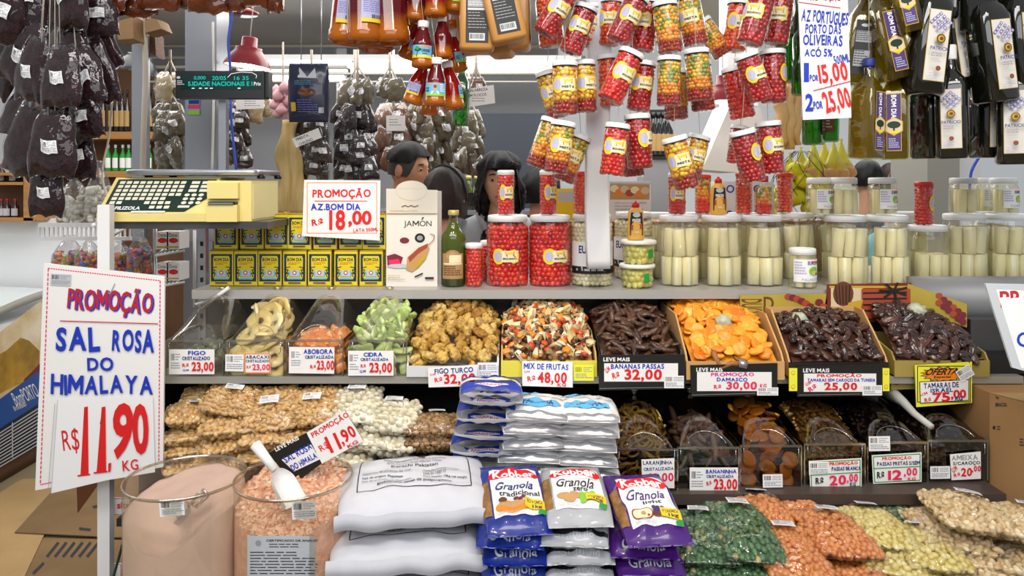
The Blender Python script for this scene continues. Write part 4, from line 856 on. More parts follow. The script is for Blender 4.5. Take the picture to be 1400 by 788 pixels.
J = [  # kind, top px, bottom px, depth, spin, label
 (HO[0], (748, -10), (755, 64), Bk, .6, 'bright red pepper jar at the back of the first hanging bunch, top row'), (HR[0], (779, -16), (743, 47), F_, .1, 'tilted red pepper jar, top left of the hanging bunches'), (HR[0], (803, 8), (779, 73), F_ + .03, -.1, 'tilted red pepper jar left of the white post, top row'), (HO[0], (812, 6), (803, 64), Bk + .02, .3, 'red pepper jar mostly hidden behind the white post, top row'),
 (HM[0], (747, 97), (764, 162), Bk, -.2, 'mixed pepper jar half hidden at the left of the first bunch, middle row'), (HM[0], (772, 84), (773, 157), F_, -.15, 'upright mixed pepper jar in the middle row left of the white post'), (HM[0], (797, 83), (800, 154), Mi, .25, 'mixed pepper jar touching the white post, middle row'),
 (HM[1], (757, 163), (734, 229), Mi, 1.9, 'tilted jar layered yellow and red, bottom left of the first bunch'), (HM[1], (771, 166), (759, 237), F_, .1, 'layered mixed pepper jar in the bottom row above the woman'), (HM[1], (794, 184), (768, 248), Bk, -.2, 'lowest tilted mixed pepper jar left of the white post'),
 (HO[0], (836, -2), (833, 63), Bk, -.5, 'bright red jar at the back of the second bunch, top row'), (HR[0], (873, -6), (843, 57), F_, .1, 'tilted red pepper jar in front of the second bunch, top row'), (HR[0], (886, -2), (877, 70), Mi, -.7, 'red pepper jar at the right of the second bunch, top row'),
 (HO[0], (832, 75), (836, 146), Bk, .9, 'orange red jar against the white post, middle row'), (HR[1], (865, 70), (833, 138), F_, .1, 'strongly tilted red jar in the middle of the second bunch'), (HR[0], (881, 84), (872, 152), Mi, -.1, 'red pepper jar right of the tilted one, middle row of the second bunch'),
 (HR[1], (845, 169), (836, 240), F_, -.15, 'red pepper jar with round label hanging lowest above the recipe calendar'), (HR[0], (871, 156), (875, 231), Mi, .8, 'red pepper jar with its side label showing, bottom right of the second bunch'), (HR[0], (862, 176), (866, 242), Bk, 2.4, 'red pepper jar hidden behind the two lowest of the second bunch'),
 (HM[1], (908, 2), (917, 73), F_, 2.2, 'layered yellow and red jar, top left of the third bunch'), (HM[1], (938, -8), (952, 62), Mi, -.6, 'layered jar with cream label, top centre of the third bunch'), (HM[1], (957, 28), (990, 76), Bk, 2.4, 'jar tilted to the right in the third bunch, top row'),
 (HN[0], (915, 77), (914, 145), F_, 0, 'layered yellow and red jar without label, middle left of the third bunch'), (HN[0], (952, 67), (957, 138), F_ + .02, .4, 'layered jar without label under the crossed cord, middle of the third bunch'), (HN[0], (955, 84), (962, 152), Bk, 1, 'layered jar behind, its base just showing, third bunch middle row'), (HM[0], (922, 95), (925, 164), Bk, 2.6, 'amber jar behind the middle left jar of the third bunch'),
 (HM[0], (921, 187), (940, 258), F_, -.3, 'mixed pepper jar tilted to the left, lowest of the third bunch'), (HM[0], (957, 185), (942, 246), Bk, -.1, 'mixed pepper jar behind the lowest of the third bunch'),
 (HO[0], (1012, 1), (1002, 70), Bk, -.1, 'orange red jar at the top left of the fourth bunch'), (HR[0], (1045, -14), (1024, 61), F_, -.9, 'tilted red jar with grey round label, top of the fourth bunch'), (HR[0], (1070, -10), (1060, 61), Mi, -.7, 'red jar at the top right of the fourth bunch'),
 (HR[1], (1003, 91), (1016, 162), Bk, 2.5, 'red jar without label showing, middle left of the fourth bunch'), (HR[0], (1019, 73), (1042, 138), F_, .1, 'tilted red jar with cream label, middle of the fourth bunch'), (HR[0], (1056, 68), (1058, 141), Mi, 1.2, 'red jar with label turned away, middle right of the fourth bunch'),
 (HR[0], (1014, 178), (1031, 249), F_, 1.0, 'red jar leaning left, lowest of the fourth bunch'), (HR[0], (1050, 166), (1056, 238), Mi, .1, 'red jar with cream label, bottom right of the fourth bunch'), (HR[0], (1012, 172), (1005, 224), Bk + .03, 2, 'red jar mostly hidden behind the lowest of the fourth bunch')]
bx = {0: (775, []), 1: (858, []), 2: (936, []), 3: (1038, [])}
for i, (pr, tp, bt, Y, sp, lb) in enumerate(J):
    put(pr, 'hanging_pepper_jar', lb, 'jar', between(tp, bt, Y, .155, sp), 'hanging pepper jars')
    k = 0 if i < 10 else 1 if i < 19 else 2 if i < 28 else 3; bx[k][1].append((tp, Y, (bx[k][0] + (tp[0] - bx[k][0]) * .3, Y + .02)))
for k, nm in enumerate(('first', 'second', 'third', 'fourth')): cordlines('thin cords holding the %s bunch of pepper jars from the left' % nm, bx[k][1])
# ---- red palm oil bottles with white caps
liquid('palm_oil', 'd07a10', 'a8160e', .022, .04, .08, .45); liquid('palm_oil_dark', 'c86e0c', '6e1018', .022, .045, .08, .4)
def oilbottle(dark, lab, tall=False):
    h = .14; r = .031 if not tall else .0285; m = 'palm_oil_dark' if dark else 'palm_oil'; mb = MB()
    mb.add(lathe([(r * .55, .006), (r * .62, .001), (r * .8, 0), (r, .004), (r * 1.02, .01), (r * 1.02, .018), (r * .97, .021), (r * .98, .068 if not tall else .1), (r * .9, .078 if not tall else .108), (r * .55, .108 if not tall else .124), (r * .45, .12 if not tall else .13), (r * .45, .126)], 30), m); b = mb.mesh('oil_body')
    mb = MB(); mb.add(lathe([(r * .5, .12), (r * .54, .122), (r * .54, .137), (r * .48, .14)], 20), 'lid_white'); c = mb.mesh('oil_cap'); p = [('bottle', b), ('cap', c)]
    d = Dec()
    if lab == 1:
        d.r(-.034, -.064, .034, -.026, 'sky', 14); d.r(-.034, -.034, .034, -.026, 'yellow', 14); d.l([(-.016, -.028), (-.012, -.048)], .003, 'brown'); d.e(-.012, -.05, .011, .005, 'dkgreen'); d.e(-.014, -.054, .006, .006, 'green'); d.t('AZEITE', -.006, -.063, .026, -.056, 'orange', .04); d.t('DENDE', .0, -.052, .024, -.044, 'dkgreen', .04); d.lines(.002, -.041, .024, -.036, 2, 'brown', .5)
    elif lab == 2:
        d.r(-.032, -.064, .032, -.026, 'sky', 14); d.r(-.032, -.034, .032, -.026, 'lime', 14); d.t('AZEITE', -.026, -.063, .014, -.057, 'orange', .04); d.e(0, -.046, .006, .007, 'tan'); d.e(0, -.053, .005, .0045, 'brown'); d.p([(-.009, -.04), (.009, -.04), (.012, -.031), (-.012, -.031)], 'white'); d.lines(.014, -.06, .03, -.036, 4, 'white', .5); d.lines(-.028, -.05, -.012, -.036, 2, 'dkgreen', .5)
    elif lab == 3:
        d.r(-.026, -.064, .022, -.028, 'lilac', 12); d.r(-.026, -.034, .022, -.028, 'yellow', 12); d.lines(-.023, -.061, .019, -.042, 6, 'violet', .4); d.bars(-.01, -.04, .018, -.034, 'ink', 12)
    if lab: mb = MB(); d.on(mb, wrap(r + .0008), .00025); p.append(('label', mb.mesh('oil_label')))
    return p
OT = [oilbottle(0, 3, True), oilbottle(1, 1, True), oilbottle(1, 3, True)]; OB = [oilbottle(1, 1), oilbottle(1, 2), oilbottle(0, 3), oilbottle(1, 0), oilbottle(0, 2)]
O = [(OT[0], (486, -58), (473, 60), Mi, .4, 'tall red palm oil bottle leaning right, first on the left'), (OT[2], (499, -62), (499, 59), F_, .9, 'tall dark red palm oil bottle with blue label at its left side'), (OT[2], (530, -62), (536, 60), F_ + .02, 2.2, 'tall dark red palm oil bottle, third from the left'), (OT[1], (515, -50), (514, 70), Bk, 2.8, 'tall palm oil bottle hanging lower behind the first ones'), (OT[0], (546, -55), (551, 40), Bk + .03, -.3, 'tall red palm oil bottle half hidden at the right of the tall ones'),
     (OB[3], (572, -38), (568, 29), F_ + .03, .4, 'dark red oil bottle with back label at the top of the capped bunch'), (OB[2], (598, -44), (595, 23), F_, 3.0, 'oil bottle at the top centre of the capped bunch'), (OB[4], (628, -50), (622, 18), F_ + .05, .8, 'oil bottle at the top right beside the tan squeeze bottles'),
     (OB[0], (579, 29), (577, 93), F_, .05, 'palm oil bottle with a palm tree label and white cap'), (OB[3], (604, 22), (606, 80), F_ + .03, .2, 'dark red palm oil bottle without label right of the palm tree one'), (OB[2], (575, 28), (555, 80), Bk, .8, 'red palm oil bottle leaning right behind the palm tree one'), (OB[4], (617, 44), (628, 98), Bk, .9, 'red palm oil bottle seen narrow at the right of the bunch'), (OB[2], (612, -5), (618, 38), Bk + .05, 1, 'amber bottle base behind the upper capped bottles'),
     (OB[2], (582, 84), (563, 142), Mi, -.2, 'palm oil bottle showing its hollow base, bottom left'), (OB[1], (597, 79), (595, 145), F_, .05, 'palm oil bottle with a small figure on its label and white cap, bottom centre'), (OB[4], (611, 84), (621, 149), Mi + .01, 1.8, 'bright red palm oil bottle with white cap, bottom right'), (OB[2], (590, 98), (586, 157), Bk + .03, .2, 'palm oil bottle hanging lowest behind the bunch')]
oc = []
for pr, tp, bt, Y, sp, lb in O: put(pr, 'palm_oil_bottle', lb, 'bottle', between(tp, bt, Y, .14, sp), 'hanging palm oil bottles'); oc.append((tp, Y, (tp[0] * .5 + 275, Y)))
cordlines('thin cords holding the red palm oil bottles', oc)
# ---- tan square squeeze bottles
mat('tan_bottle', 'c08a45', .35, coat=.2, var=.08, vs=10)
def squeeze():
    h = .19; mb = MB(); mb.add(loft([(0, .034, .022, 6), (.004, .039, .027, 6), (.008, .041, .029, 6), (.135, .041, .029, 6), (.15, .036, .025, 5), (.165, .018, .016, 3), (.172, .014, .014, 2)], 36), 'tan_bottle'); b = mb.mesh('squeeze_body')
    mb = MB(); mb.add(lathe([(.016, .17), (.016, .185), (.013, .19)], 20), 'black_plastic'); c = mb.mesh('squeeze_cap')
    d = Dec(); d.r(-.026, -.125, .026, -.016, 'black'); d.r(-.022, -.122, .022, -.098, 'grey'); d.lines(-.021, -.121, .021, -.1, 4, 'silver', .5); d.r(-.022, -.096, .022, -.091, 'silver'); d.lines(-.021, -.086, .021, -.045, 6, 'grey', .25); d.r(-.018, -.038, .018, -.021, 'silver'); d.bars(-.016, -.036, .016, -.025, 'black', 13)
    mb = MB(); d.on(mb, lambda x, y, l: Vector((x, -.0293 - l, -y)), .0003); return [('bottle', b), ('cap', c), ('label', mb.mesh('squeeze_label'))]
sqp = squeeze()
for tp, bt, Y, sp, lb in (((653, -40), (652, 71), F_, .05, 'tan squeeze bottle with black label hanging straight'), ((672, -55), (697, 58), F_ - .02, .1, 'tan squeeze bottle with black label, tilted'), ((682, -30), (686, 78), Bk, 1.4, 'tan squeeze bottle between and behind the two labelled ones'), ((706, -40), (709, 69), Bk - .02, 1.5, 'tan squeeze bottle seen side on at the right'), ((640, -75), (640, 8), Mi, 3.1, 'tan squeeze bottle cut by the top edge, above the others'), ((640, -20), (650, 74), Bk + .04, 3, 'tan squeeze bottle behind the straight one')):
    put(sqp, 'squeeze_bottle', lb, 'bottle', between(tp, bt, Y, .19, sp), 'hanging tan squeeze bottles'); cords.append((tp, Y, (tp[0], Y)))
cordlines('thin cords holding the tan squeeze bottles', cords)
# ---- olive oil bottles at the right
clear('oil_olive', 'e6dc90', .05, .6, .04); clear('oil_inside', 'd2c64a', .03, .3, .08, haze=.25, hazecol='a89c1c'); mat('label_ivory', 'dcd8d0', .55); mat('bottle_dark_glass', '14150f', .06, coat=.8); clear('bottle_green_glass', '2fae2a', .08, .7, .04); mat('gold_leaf', '8a6a2a', .3, metal=.6)
def bomdia(back=False):
    h = .25; k = .033; mb = MB(); pr = [(0, k * .9, k * .9, 7), (.004, k, k, 8), (.165, k * .98, k * .98, 8), (.18, k * .8, k * .8, 5), (.205, .013, .013, 2), (.235, .012, .012, 2)]
    mb.add(loft(pr, 36, True, False), 'oil_olive'); g = mb.mesh('square_glass'); mb = MB(); mb.add(loft([(z + (.003 if i == 0 else 0), a * .9, b * .9, p) for i, (z, a, b, p) in enumerate(pr[:5])], 32), 'oil_inside'); l = mb.mesh('square_oil')
    mb = MB(); mb.add(lathe([(.0145, .228), (.015, .232), (.015, .247), (.013, .25)], 20), 'navy'); c = mb.mesh('square_cap'); d = Dec()
    if not back:
        d.r(-.017, -.165, .017, -.02, 'gold'); d.r(-.0155, -.163, .0155, -.022, 'purple'); d.t('BOM DIA', -.029, -.138, .029, -.126, 'white', .03, rot=PI / 2); d.p([(0, -.106), (.02, -.094), (.02, -.07), (0, -.058), (-.02, -.07), (-.02, -.094)], 'gold'); d.p([(0, -.104), (.018, -.093), (.018, -.071), (0, -.06), (-.018, -.071), (-.018, -.093)], 'sand'); d.e(0, -.086, .015, .009, 'dkgreen'); d.r(-.002, -.08, .002, -.066, 'dkgreen'); d.e(0, -.067, .012, .004, 'yellow'); d.lines(-.012, -.052, .012, -.026, 5, 'lilac', .5)
    else:
        d.r(-.02, -.155, .02, -.02, 'black'); d.e(0, -.142, .009, .004, 'silver'); d.r(-.018, -.128, .018, -.1, 'grey'); d.lines(-.017, -.127, .017, -.102, 5, 'ink', .4); d.r(-.018, -.08, .018, -.04, 'grey'); d.lines(-.017, -.079, .017, -.042, 6, 'ink', .4)
    mb = MB(); d.on(mb, lambda x, y, l: Vector((x, -k - .0006 - l, -y)), .0003); return [('bottle', g), ('cap', c), ('oil', l), ('label', mb.mesh('square_label'))]
def patricio(back=False):
    h = .29; k = .0375; mb = MB(); mb.add(loft([(0, k * .9, k * .9, 3.6), (.006, k, k, 3.8), (.185, k, k, 3.8), (.205, k * .85, k * .85, 3), (.225, k * .45, k * .45, 2.2), (.245, .0135, .0135, 2), (.27, .0135, .0135, 2)], 36), 'bottle_dark_glass'); g = mb.mesh('dark_glass')
    mb = MB(); mb.add(lathe([(.0155, .252), (.016, .255), (.016, .287), (.014, .29)], 20), 'lid_white'); c = mb.mesh('dark_cap'); d = Dec(); w = .023
    if not back:
        d.r(-w, -.175, w, -.025, 'gold'); d.r(-w + .001, -.174, w - .001, -.026, 'label_ivory')
        for i in range(4):
            for j in range(4): x, y = (i - j) * .0062, -.166 + (i + j) * .0062; d.p([(x, y - .0046), (x + .0046, y), (x, y + .0046), (x - .0046, y)], 'violet' if (i * j) % 2 == 0 else 'lilac'); d.e(x, y, .002, .002, 'label_ivory', 8)
        d.e(0, -.112, .0098, .0098, 'gold_leaf'); d.e(0, -.112, .0066, .0066, 'gold'); d.e(.001, -.112, .004, .004, 'brown'); d.t('PATRICIO', -w * .9, -.095, w * .9, -.087, 'navy', .02); d.lines(-w * .75, -.082, w * .75, -.072, 2, 'grey', .45); d.e(0, -.05, .0052, .0052, 'brown'); d.e(0, -.05, .003, .003, 'rust'); d.lines(-w * .8, -.04, w * .8, -.03, 2, 'lilac', .4); d.lines(-w * .7, -.064, w * .7, -.058, 1, 'silver', .5)
    else: d.r(-w, -.17, w, -.026, 'grey'); d.lines(-w * .85, -.166, w * .85, -.06, 16, 'ink', .3); d.bars(-w * .7, -.046, w * .8, -.032, 'ink', 16)
    mb = MB(); d.on(mb, lambda x, y, l: Vector((x, -k - .0006 - l + max(0, abs(x) - .012) ** 2 * 6, -y)), .0003); return [('bottle', g), ('cap', c), ('label', mb.mesh('dark_label'))]
BD, BB, PA, PB = bomdia(), bomdia(True), patricio(), patricio(True)
R_ = [(BD, (1196, -85), (1193, 29), F_ + .06, .5, 'square green oil bottle cut by the top edge beside the white price board'), (BD, (1214, -78), (1243, 46), F_ - .03, -.15, 'square oil bottle with purple label tilted at the top'), (BD, (1194, -28), (1225, 110), F_, .05, 'square oil bottle with purple tree label, tilted in the middle row'), (BB, (1186, -20), (1168, 116), F_ + .05, -.2, 'square oil bottle with black back label beside the white price board'), (BD, (1188, 80), (1184, 217), F_ - .01, .55, 'lower square oil bottle with blue cap, label at its left'), (BD, (1222, 84), (1223, 218), F_ + .02, -.5, 'lower square oil bottle with label at its right'), (BD, (1232, 10), (1236, 128), Bk, 1.5, 'square yellow oil bottle behind the tilted ones'),
      (PA, (1280, -55), (1259, 130), F_ - .02, .05, 'dark oil bottle with white label leaning right, left of the dark group'), (PA, (1292, -70), (1319, 124), Mi, -.05, 'dark oil bottle with white label tilted left, in the middle of the dark group'), (PA, (1298, 62), (1302, 217), F_ + .01, -.55, 'lower dark oil bottle with white cap and label at its right edge'), (PB, (1268, 62), (1271, 217), Mi + .02, .45, 'lower dark oil bottle with grey back label'), (PA, (1334, 44), (1326, 174), Bk + .05, .2, 'dark oil bottle with white cap deep behind the others'), (PA, (1340, -40), (1362, 140), F_ - .02, .15, 'dark oil bottle with white label slanting in the right group, middle row'), (PA, (1386, -50), (1400, 130), F_, .1, 'dark oil bottle in the middle row at the right edge'), (PA, (1352, 58), (1351, 216), Mi, .05, 'dark oil bottle with full white label, bottom row'), (PA, (1384, 60), (1386, 225), F_, -.5, 'lowest dark oil bottle at the right edge'), (PA, (1412, 60), (1412, 215), Mi, 0, 'dark oil bottle cut by the right edge, bottom row'),
      (PB, (1250, -125), (1255, 24), Bk, .4, 'dark oil bottle at the top, beside the tilted purple label'), (PB, (1290, -125), (1284, 28), F_ + .02, -.1, 'dark oil bottle with grey back label cut by the top edge'), (PB, (1310, -120), (1311, 42), Mi, .5, 'dark oil bottle with grey back label, second along the top edge'), (PB, (1338, -118), (1337, 44), F_, .9, 'dark oil bottle, third along the top edge'), (PB, (1368, -118), (1368, 44), F_ + .05, .6, 'dark oil bottle, fourth along the top edge'), (PA, (1396, -140), (1393, 18), F_ + .01, -.1, 'dark oil bottle at the top right corner'), (PA, (1345, -100), (1352, 60), Bk + .06, .8, 'dark oil bottle hidden at the back of the right group'), (PB, (1400, -80), (1386, 70), Bk, .4, 'dark oil bottle behind at the right edge')]
oc = []
for pr, tp, bt, Y, sp, lb in R_: put(pr, 'olive_oil_bottle', lb, 'bottle', between(tp, bt, Y, .25 if pr in (BD, BB) else .29, sp), 'hanging olive oil bottles'); oc.append((tp, Y, (tp[0], Y)))
cordlines('thin cords holding the olive oil bottles', oc)
# green glass bottles behind
def greenb(lab):
    mb = MB(); k = .032; mb.add(loft([(0, k * .9, k * .9, 3), (.005, k, k, 3.5), (.18, k, k, 3.5), (.21, k * .6, k * .6, 2.4), (.24, .013, .013, 2), (.27, .013, .013, 2)], 28), 'bottle_green_glass'); g = mb.mesh('green_glass'); mb = MB(); mb.add(lathe([(.015, .255), (.015, .28)], 16), 'black_plastic'); p = [('bottle', g), ('cap', mb.mesh('green_cap'))]
    if lab: d = Dec(); d.r(-.02, -.15, .016, -.03, 'brown'); d.r(-.018, -.12, .014, -.08, 'rust'); d.lines(-.016, -.07, .012, -.04, 3, 'sand', .4); mb = MB(); d.on(mb, lambda x, y, l: Vector((x, -k - .001 - l, -y)), .0003); p.append(('label', mb.mesh('green_label')))
    return p
GB, GL = greenb(0), greenb(1)
for pr, tp, bt, Y, sp, lb in ((GB, (1080, -30), (1078, 112), Bk + .12, .3, 'bright green glass bottle behind the fourth bunch of jars'), (GB, (1098, 10), (1096, 130), Bk + .06, 1.2, 'dark green glass bottle at the left edge of the white price board'), (GB, (1102, -60), (1092, 50), Bk + .08, 0, 'green glass bottle at the top behind the white price board'), (GL, (1112, 80), (1112, 198), Bk + .1, .9, 'green glass bottle with brown label under the white price board'), (GL, (1135, 80), (1133, 194), Bk + .13, -.4, 'green glass bottle next to the brown labelled one, under the white price board'), (GB, (632, 80), (630, 172), 2.9, 0, 'green glass bottle hanging behind the palm oil bottles')):
    put(pr, 'green_bottle', lb, 'bottle', between(tp, bt, Y, .28, sp), 'hanging green bottles')
# ================================================================ hanging bags of spices and dried goods
clear('film_bag', 'fcfcff', .035, .34, .06, 1.1, 15); mat('dark_flower', '3a161a', .6, var=.55, vs=70, bump=.9, bs=160, col2='0e0708', spec=.15); mat('brown_bean', '6a4630', .55, var=.4, vs=60, bump=.8, bs=120)
def hangbag(w, h, d, seed, fillm, film='film_bag', stick=None, lo=.88):
    """a flat filled bag that hangs from its gathered top; local z from 0 (bottom) to h"""
    rr = random.Random(seed); p = Pillow(w, h, d, seed, .04, .011, .0, 0); R = T(0, 0, h / 2) @ RX(PI / 2)
    def sq(z): return .62 + .38 * min(1, max(0, (h - z) / (h * .5))) ** .8 + .05 * math.sin(z * 60 + seed)
    def tf(v):
        o = []
        for q in v:
            a = R @ Vector(q); k = sq(a.z); o.append((a.x * k + wr(a.z * 9, 0, seed) * .004, a.y * (.75 + .25 * k) * 1, a.z + wr(a.x * 14, 1, seed + 2) * .012 * (1 - a.z / h)))
        return o
    v, f = p.shell(12, 14); mb = MB(); mb.add((tf(v), f), film); fm = mb.mesh('bag_film')
    p2 = Pillow(w * .95, h * .9, d * .62, seed, .03, .006); v, f = p2.shell(12, 12)
    v = [(x, y - h * .035, z) for x, y, z in v]; mb = MB(); mb.add((tf(v), f), fillm); ct = mb.mesh('bag_contents'); out = [('contents', ct, [], 'stuff'), ('film', fm)]
    if stick:
        sx, sz, sw, sh = stick; dd = Dec(); dd.sticker(-sw / 2, -sh / 2, sw / 2, sh / 2, rr.uniform(-.15, .15), seed)
        fn0 = p.deco(.0035); mb = MB(); dd.on(mb, lambda x, y, l: Vector(tf([tuple(fn0(x + sx, y - (sz - h / 2), l))])[0]), .0003, cut=.015); out.append(('scale_label', mb.mesh('bag_label')))
    return out
def bagset(name, cat, fillm, w, h, d, seed, n, stick, film='film_bag'): return [hangbag(w * U(.92, 1.06), h, d, seed + i, fillm, film, stick if i % 2 == 0 else None) for i in range(n)]
DB = bagset('x', 'x', 'dark_flower', .155, .19, .06, 30, 6, (0, .085, .052, .036))
DK = [(( 40, -60), (30, 38), 62, 2.12, 'at the top left corner'), ((95, -62), (93, 42), 58, 2.08, 'cut by the top edge, with a label above its fold'), ((128, -20), (140, 52), 46, 2.16, 'at the top right of the bunch beside the cable'), ((58, 30), (18, 116), 56, 2.14, 'spreading left in the second tier'), ((55, 50), (38, 138), 50, 2.05, 'with a pale label left of the middle one'), ((82, 58), (82, 148), 54, 2.0, 'in the middle of the second tier, label facing front'), ((92, 22), (104, 88), 50, 2.12, 'right of the middle, without a label'), ((104, 62), (124, 143), 42, 2.08, 'right of the middle bag, label at its edge'), ((122, 50), (149, 141), 38, 2.15, 'leaning out on the right of the second tier'), ((126, 25), (156, 96), 36, 2.18, 'highest on the right, leaning outwards'),
      ((40, 110), (8, 186), 48, 2.18, 'leaning left under the second tier'), ((52, 140), (22, 240), 56, 2.1, 'large, leaning left in the third tier'), ((78, 120), (76, 205), 48, 2.12, 'behind the middle of the third tier'), ((75, 150), (70, 243), 58, 2.02, 'in the middle of the third tier with a pale label'), ((108, 118), (126, 192), 46, 2.1, 'in the third tier on the right, labelled on top'), ((104, 170), (112, 246), 36, 2.14, 'narrow, on the right of the third tier'), ((64, 222), (63, 297), 44, 2.06, 'lowest, hanging alone under the others'), ((20, -40), (-6, 60), 56, 2.1, 'cut by the left edge near the top'), ((30, 40), (-12, 130), 50, 2.2, 'cut by the left edge in the second tier')]
for i, (tp, bt, wpx, Y, lb) in enumerate(DK):
    L = math.dist(tp, bt) * S(Y); M = between(tp, bt, Y, .19, U(-.35, .35), U(-.12, .1)); s = (P(*tp, Y) - P(*bt, Y)).length / .19; kx = wpx * S(Y) / .155 / s
    put(DB[(i * 2 + (1 if 'without' in lb or 'lean' in lb else 0)) % 6 if i not in (5, 13, 16, 4) else 0], 'bag_of_dried_flowers', ('dark bag of dried flowers ' + lb), 'bag', M @ SC(kx * 1.15, kx, 1), 'hanging bags of dark dried flowers')
cordlines('thin cords holding the bags of dark dried flowers', [(tp, Y, (tp[0] * .4 + 45, Y)) for tp, bt, w_, Y, lb in DK])
mat('dry_brown', '94663f', .6, var=.55, vs=34, bump=.8, bs=90); clear('film_brown', 'd8b090', .05, .4, .08, 1.2, 12); mat('paper_brown', 'a8845c', .75, var=.15, bump=.3, bs=30)
BB_ = bagset('x', 'x', 'dry_brown', .17, .13, .055, 60, 4, None, 'film_brown')
for i, (tp, bt, wpx, Y, lb) in enumerate((((120, -40), (112, 14), 60, 2.25, 'first along the top edge, above the dark bags'), ((150, -40), (152, 22), 56, 2.2, 'second along the top edge, above the cable'), ((182, -40), (186, 24), 60, 2.22, 'third along the top edge, above the narrow steel post'), ((214, -45), (216, 14), 60, 2.2, 'fourth along the top edge'), ((250, -50), (250, 14), 62, 2.24, 'fifth along the top edge, left of the wide pillar'), ((284, -45), (286, 18), 60, 2.2, 'sixth along the top edge, in front of the wide pillar'), ((318, -48), (318, 15), 56, 2.22, 'seventh along the top edge, above the red lamp'), ((350, -52), (350, 10), 50, 2.2, 'eighth along the top edge'), ((374, -40), (376, 18), 26, 2.2, 'small, last in the row along the top edge'))):
    s = (P(*tp, Y) - P(*bt, Y)).length / .13; put(BB_[i % 4], 'bag_of_dried_roots', 'crumpled brown bag, ' + lb, 'bag', between(tp, bt, Y, .13, U(-.4, .4), -.15) @ SC(wpx * S(Y) / .17 / s, 1, 1), 'brown bags along the top')
cordlines('thin cords holding the brown bags along the top edge', [((x, -40), 2.2, (x, 2.2)) for x in (150, 214, 284, 350)])
# paper bags behind the posts
def paperbag(name, label, quad, Y, d, m='paper_brown'):
    a = [P(*q, Y) for q in quad]; c = sum(a, Vector()) / 4; mb = MB(); v = []; 
    for k, (yy, s) in enumerate(((0, .9), (d * .3, 1), (d * .8, 1), (d, .9))):
        for i in range(4):
            for u in (0, .5):
                p = a[i].lerp(a[(i + 1) % 4], u); q = c + (p - c) * (s - (.05 if u and k else 0)); v.append((q.x, Y + yy, q.z))
    f = [tuple(range(8))[::-1], tuple(range(24, 32))] + [(k * 8 + i, k * 8 + (i + 1) % 8, k * 8 + 8 + (i + 1) % 8, k * 8 + 8 + i) for k in range(3) for i in range(8)]
    mb.add((v, f), m, smooth=False); return tag(mb.obj(name), label, 'bag', 'brown paper bags')
paperbag('paper_bag', 'brown paper bag hanging left of the narrow steel post', ((158, 28), (182, 22), (184, 54), (160, 56)), 2.9, .1); paperbag('paper_bag', 'brown paper bag hanging right of the narrow steel post', ((196, 22), (216, 26), (222, 40), (198, 46)), 2.95, .1); paperbag('paper_bag', 'brown paper bag hanging lower behind the narrow steel post', ((196, 48), (212, 46), (214, 78), (206, 74)), 3.1, .08, 'brown_bean')
# ---- clusters of small bags behind the counter
clear('film_small', 'fafafa', .05, .45, .08, 1.0, 16)
for k, c in dict(sage='7d7458', umber='7a5236', coffee='2a1c1e', olive_dust='6e6248', clove='3a2a22', cream_dust='c9b48a').items(): mat('spice_' + k, c, .7, var=.2, vs=50, bump=.4, bs=100)
small = {k: [hangbag(.09, .12, .05, 200 + i * 7 + len(k), 'spice_' + k, 'film_small', (0, .06, .036, .03) if i % 2 == 0 else None) for i in range(3)] for k in ('sage', 'umber', 'coffee', 'olive_dust', 'clove', 'cream_dust')}
def cluster(kind, where, x0, x1, y0, y1, Y, wpx, n_rows, seed, name='spice_bag', jit=6, what='spice'):
    rr = random.Random(seed); n = 0; rows = n_rows; hp = wpx * 1.3; grp = 'bags of %s %s' % (what, where)
    for r_ in range(rows):
        yb = y0 + hp + (y1 - y0 - hp) * r_ / max(1, rows - 1); k = max(1, round((x1 - x0) / (wpx * .6)))
        for i in range(k):
            x = x0 + (x1 - x0) * (i + .5 + .3 * (r_ % 2)) / (k + .3) + rr.uniform(-2, 2); cx = (x0 + x1) / 2; YY = Y + rr.uniform(-.05, .05) + .05 * abs(x - cx) / (x1 - x0)
            tp = (x - (x - cx) * .25, yb - hp); bt = (x, yb + rr.uniform(-jit, jit))
            s = (P(*tp, YY) - P(*bt, YY)).length / .12
            put(small[kind][(n + seed) % 3], name, 'small clear bag of %s %s' % (what, where), 'bag', between(tp, bt, YY, .12, rr.uniform(-.8, .8), rr.uniform(-.15, .1)) @ SC(wpx * S(YY) / .09 / s * 1.1, 1, 1), grp); n += 1
    t = thing('twine_bundle', 'gathered net over the %s %s' % (what, where), 'cord', None, 'cords that hold the hanging goods'); cx = (x0 + x1) / 2; mb = MB(); mb.add(tube([P(cx, 68, Y), P(cx, y0 + 6, Y)], .006, 6), 'twine'); mb.obj('cord', t)
    for q in (-.35, 0, .35): mb = MB(); mb.add(tube([P(cx, y0 - 16, Y), P(cx + (x1 - x0) * q, y0 + 10, Y)], .004, 5), 'twine'); mb.obj('net', t)
cluster('sage', 'in two nets above the dark pods', 466, 512, 106, 152, 3.2, 27, 1, 1, what='green sage powder'); cluster('sage', 'left of the palm oil bottles', 514, 552, 106, 150, 3.2, 25, 1, 2, what='green sage powder')
cluster('coffee', 'beside the man, below the sage', 458, 512, 140, 246, 3.25, 25, 6, 3, what='dark dried pods'); cluster('umber', 'above the head of the man', 516, 560, 140, 236, 3.62, 27, 5, 4, what='brown spice')
cluster('olive_dust', 'between the man and the dark board', 556, 618, 140, 250, 3.66, 25, 6, 5, what='olive brown spice'); cluster('olive_dust', 'against the left edge of the dark board', 622, 660, 150, 240, 3.6, 22, 6, 6, what='grey brown spice')
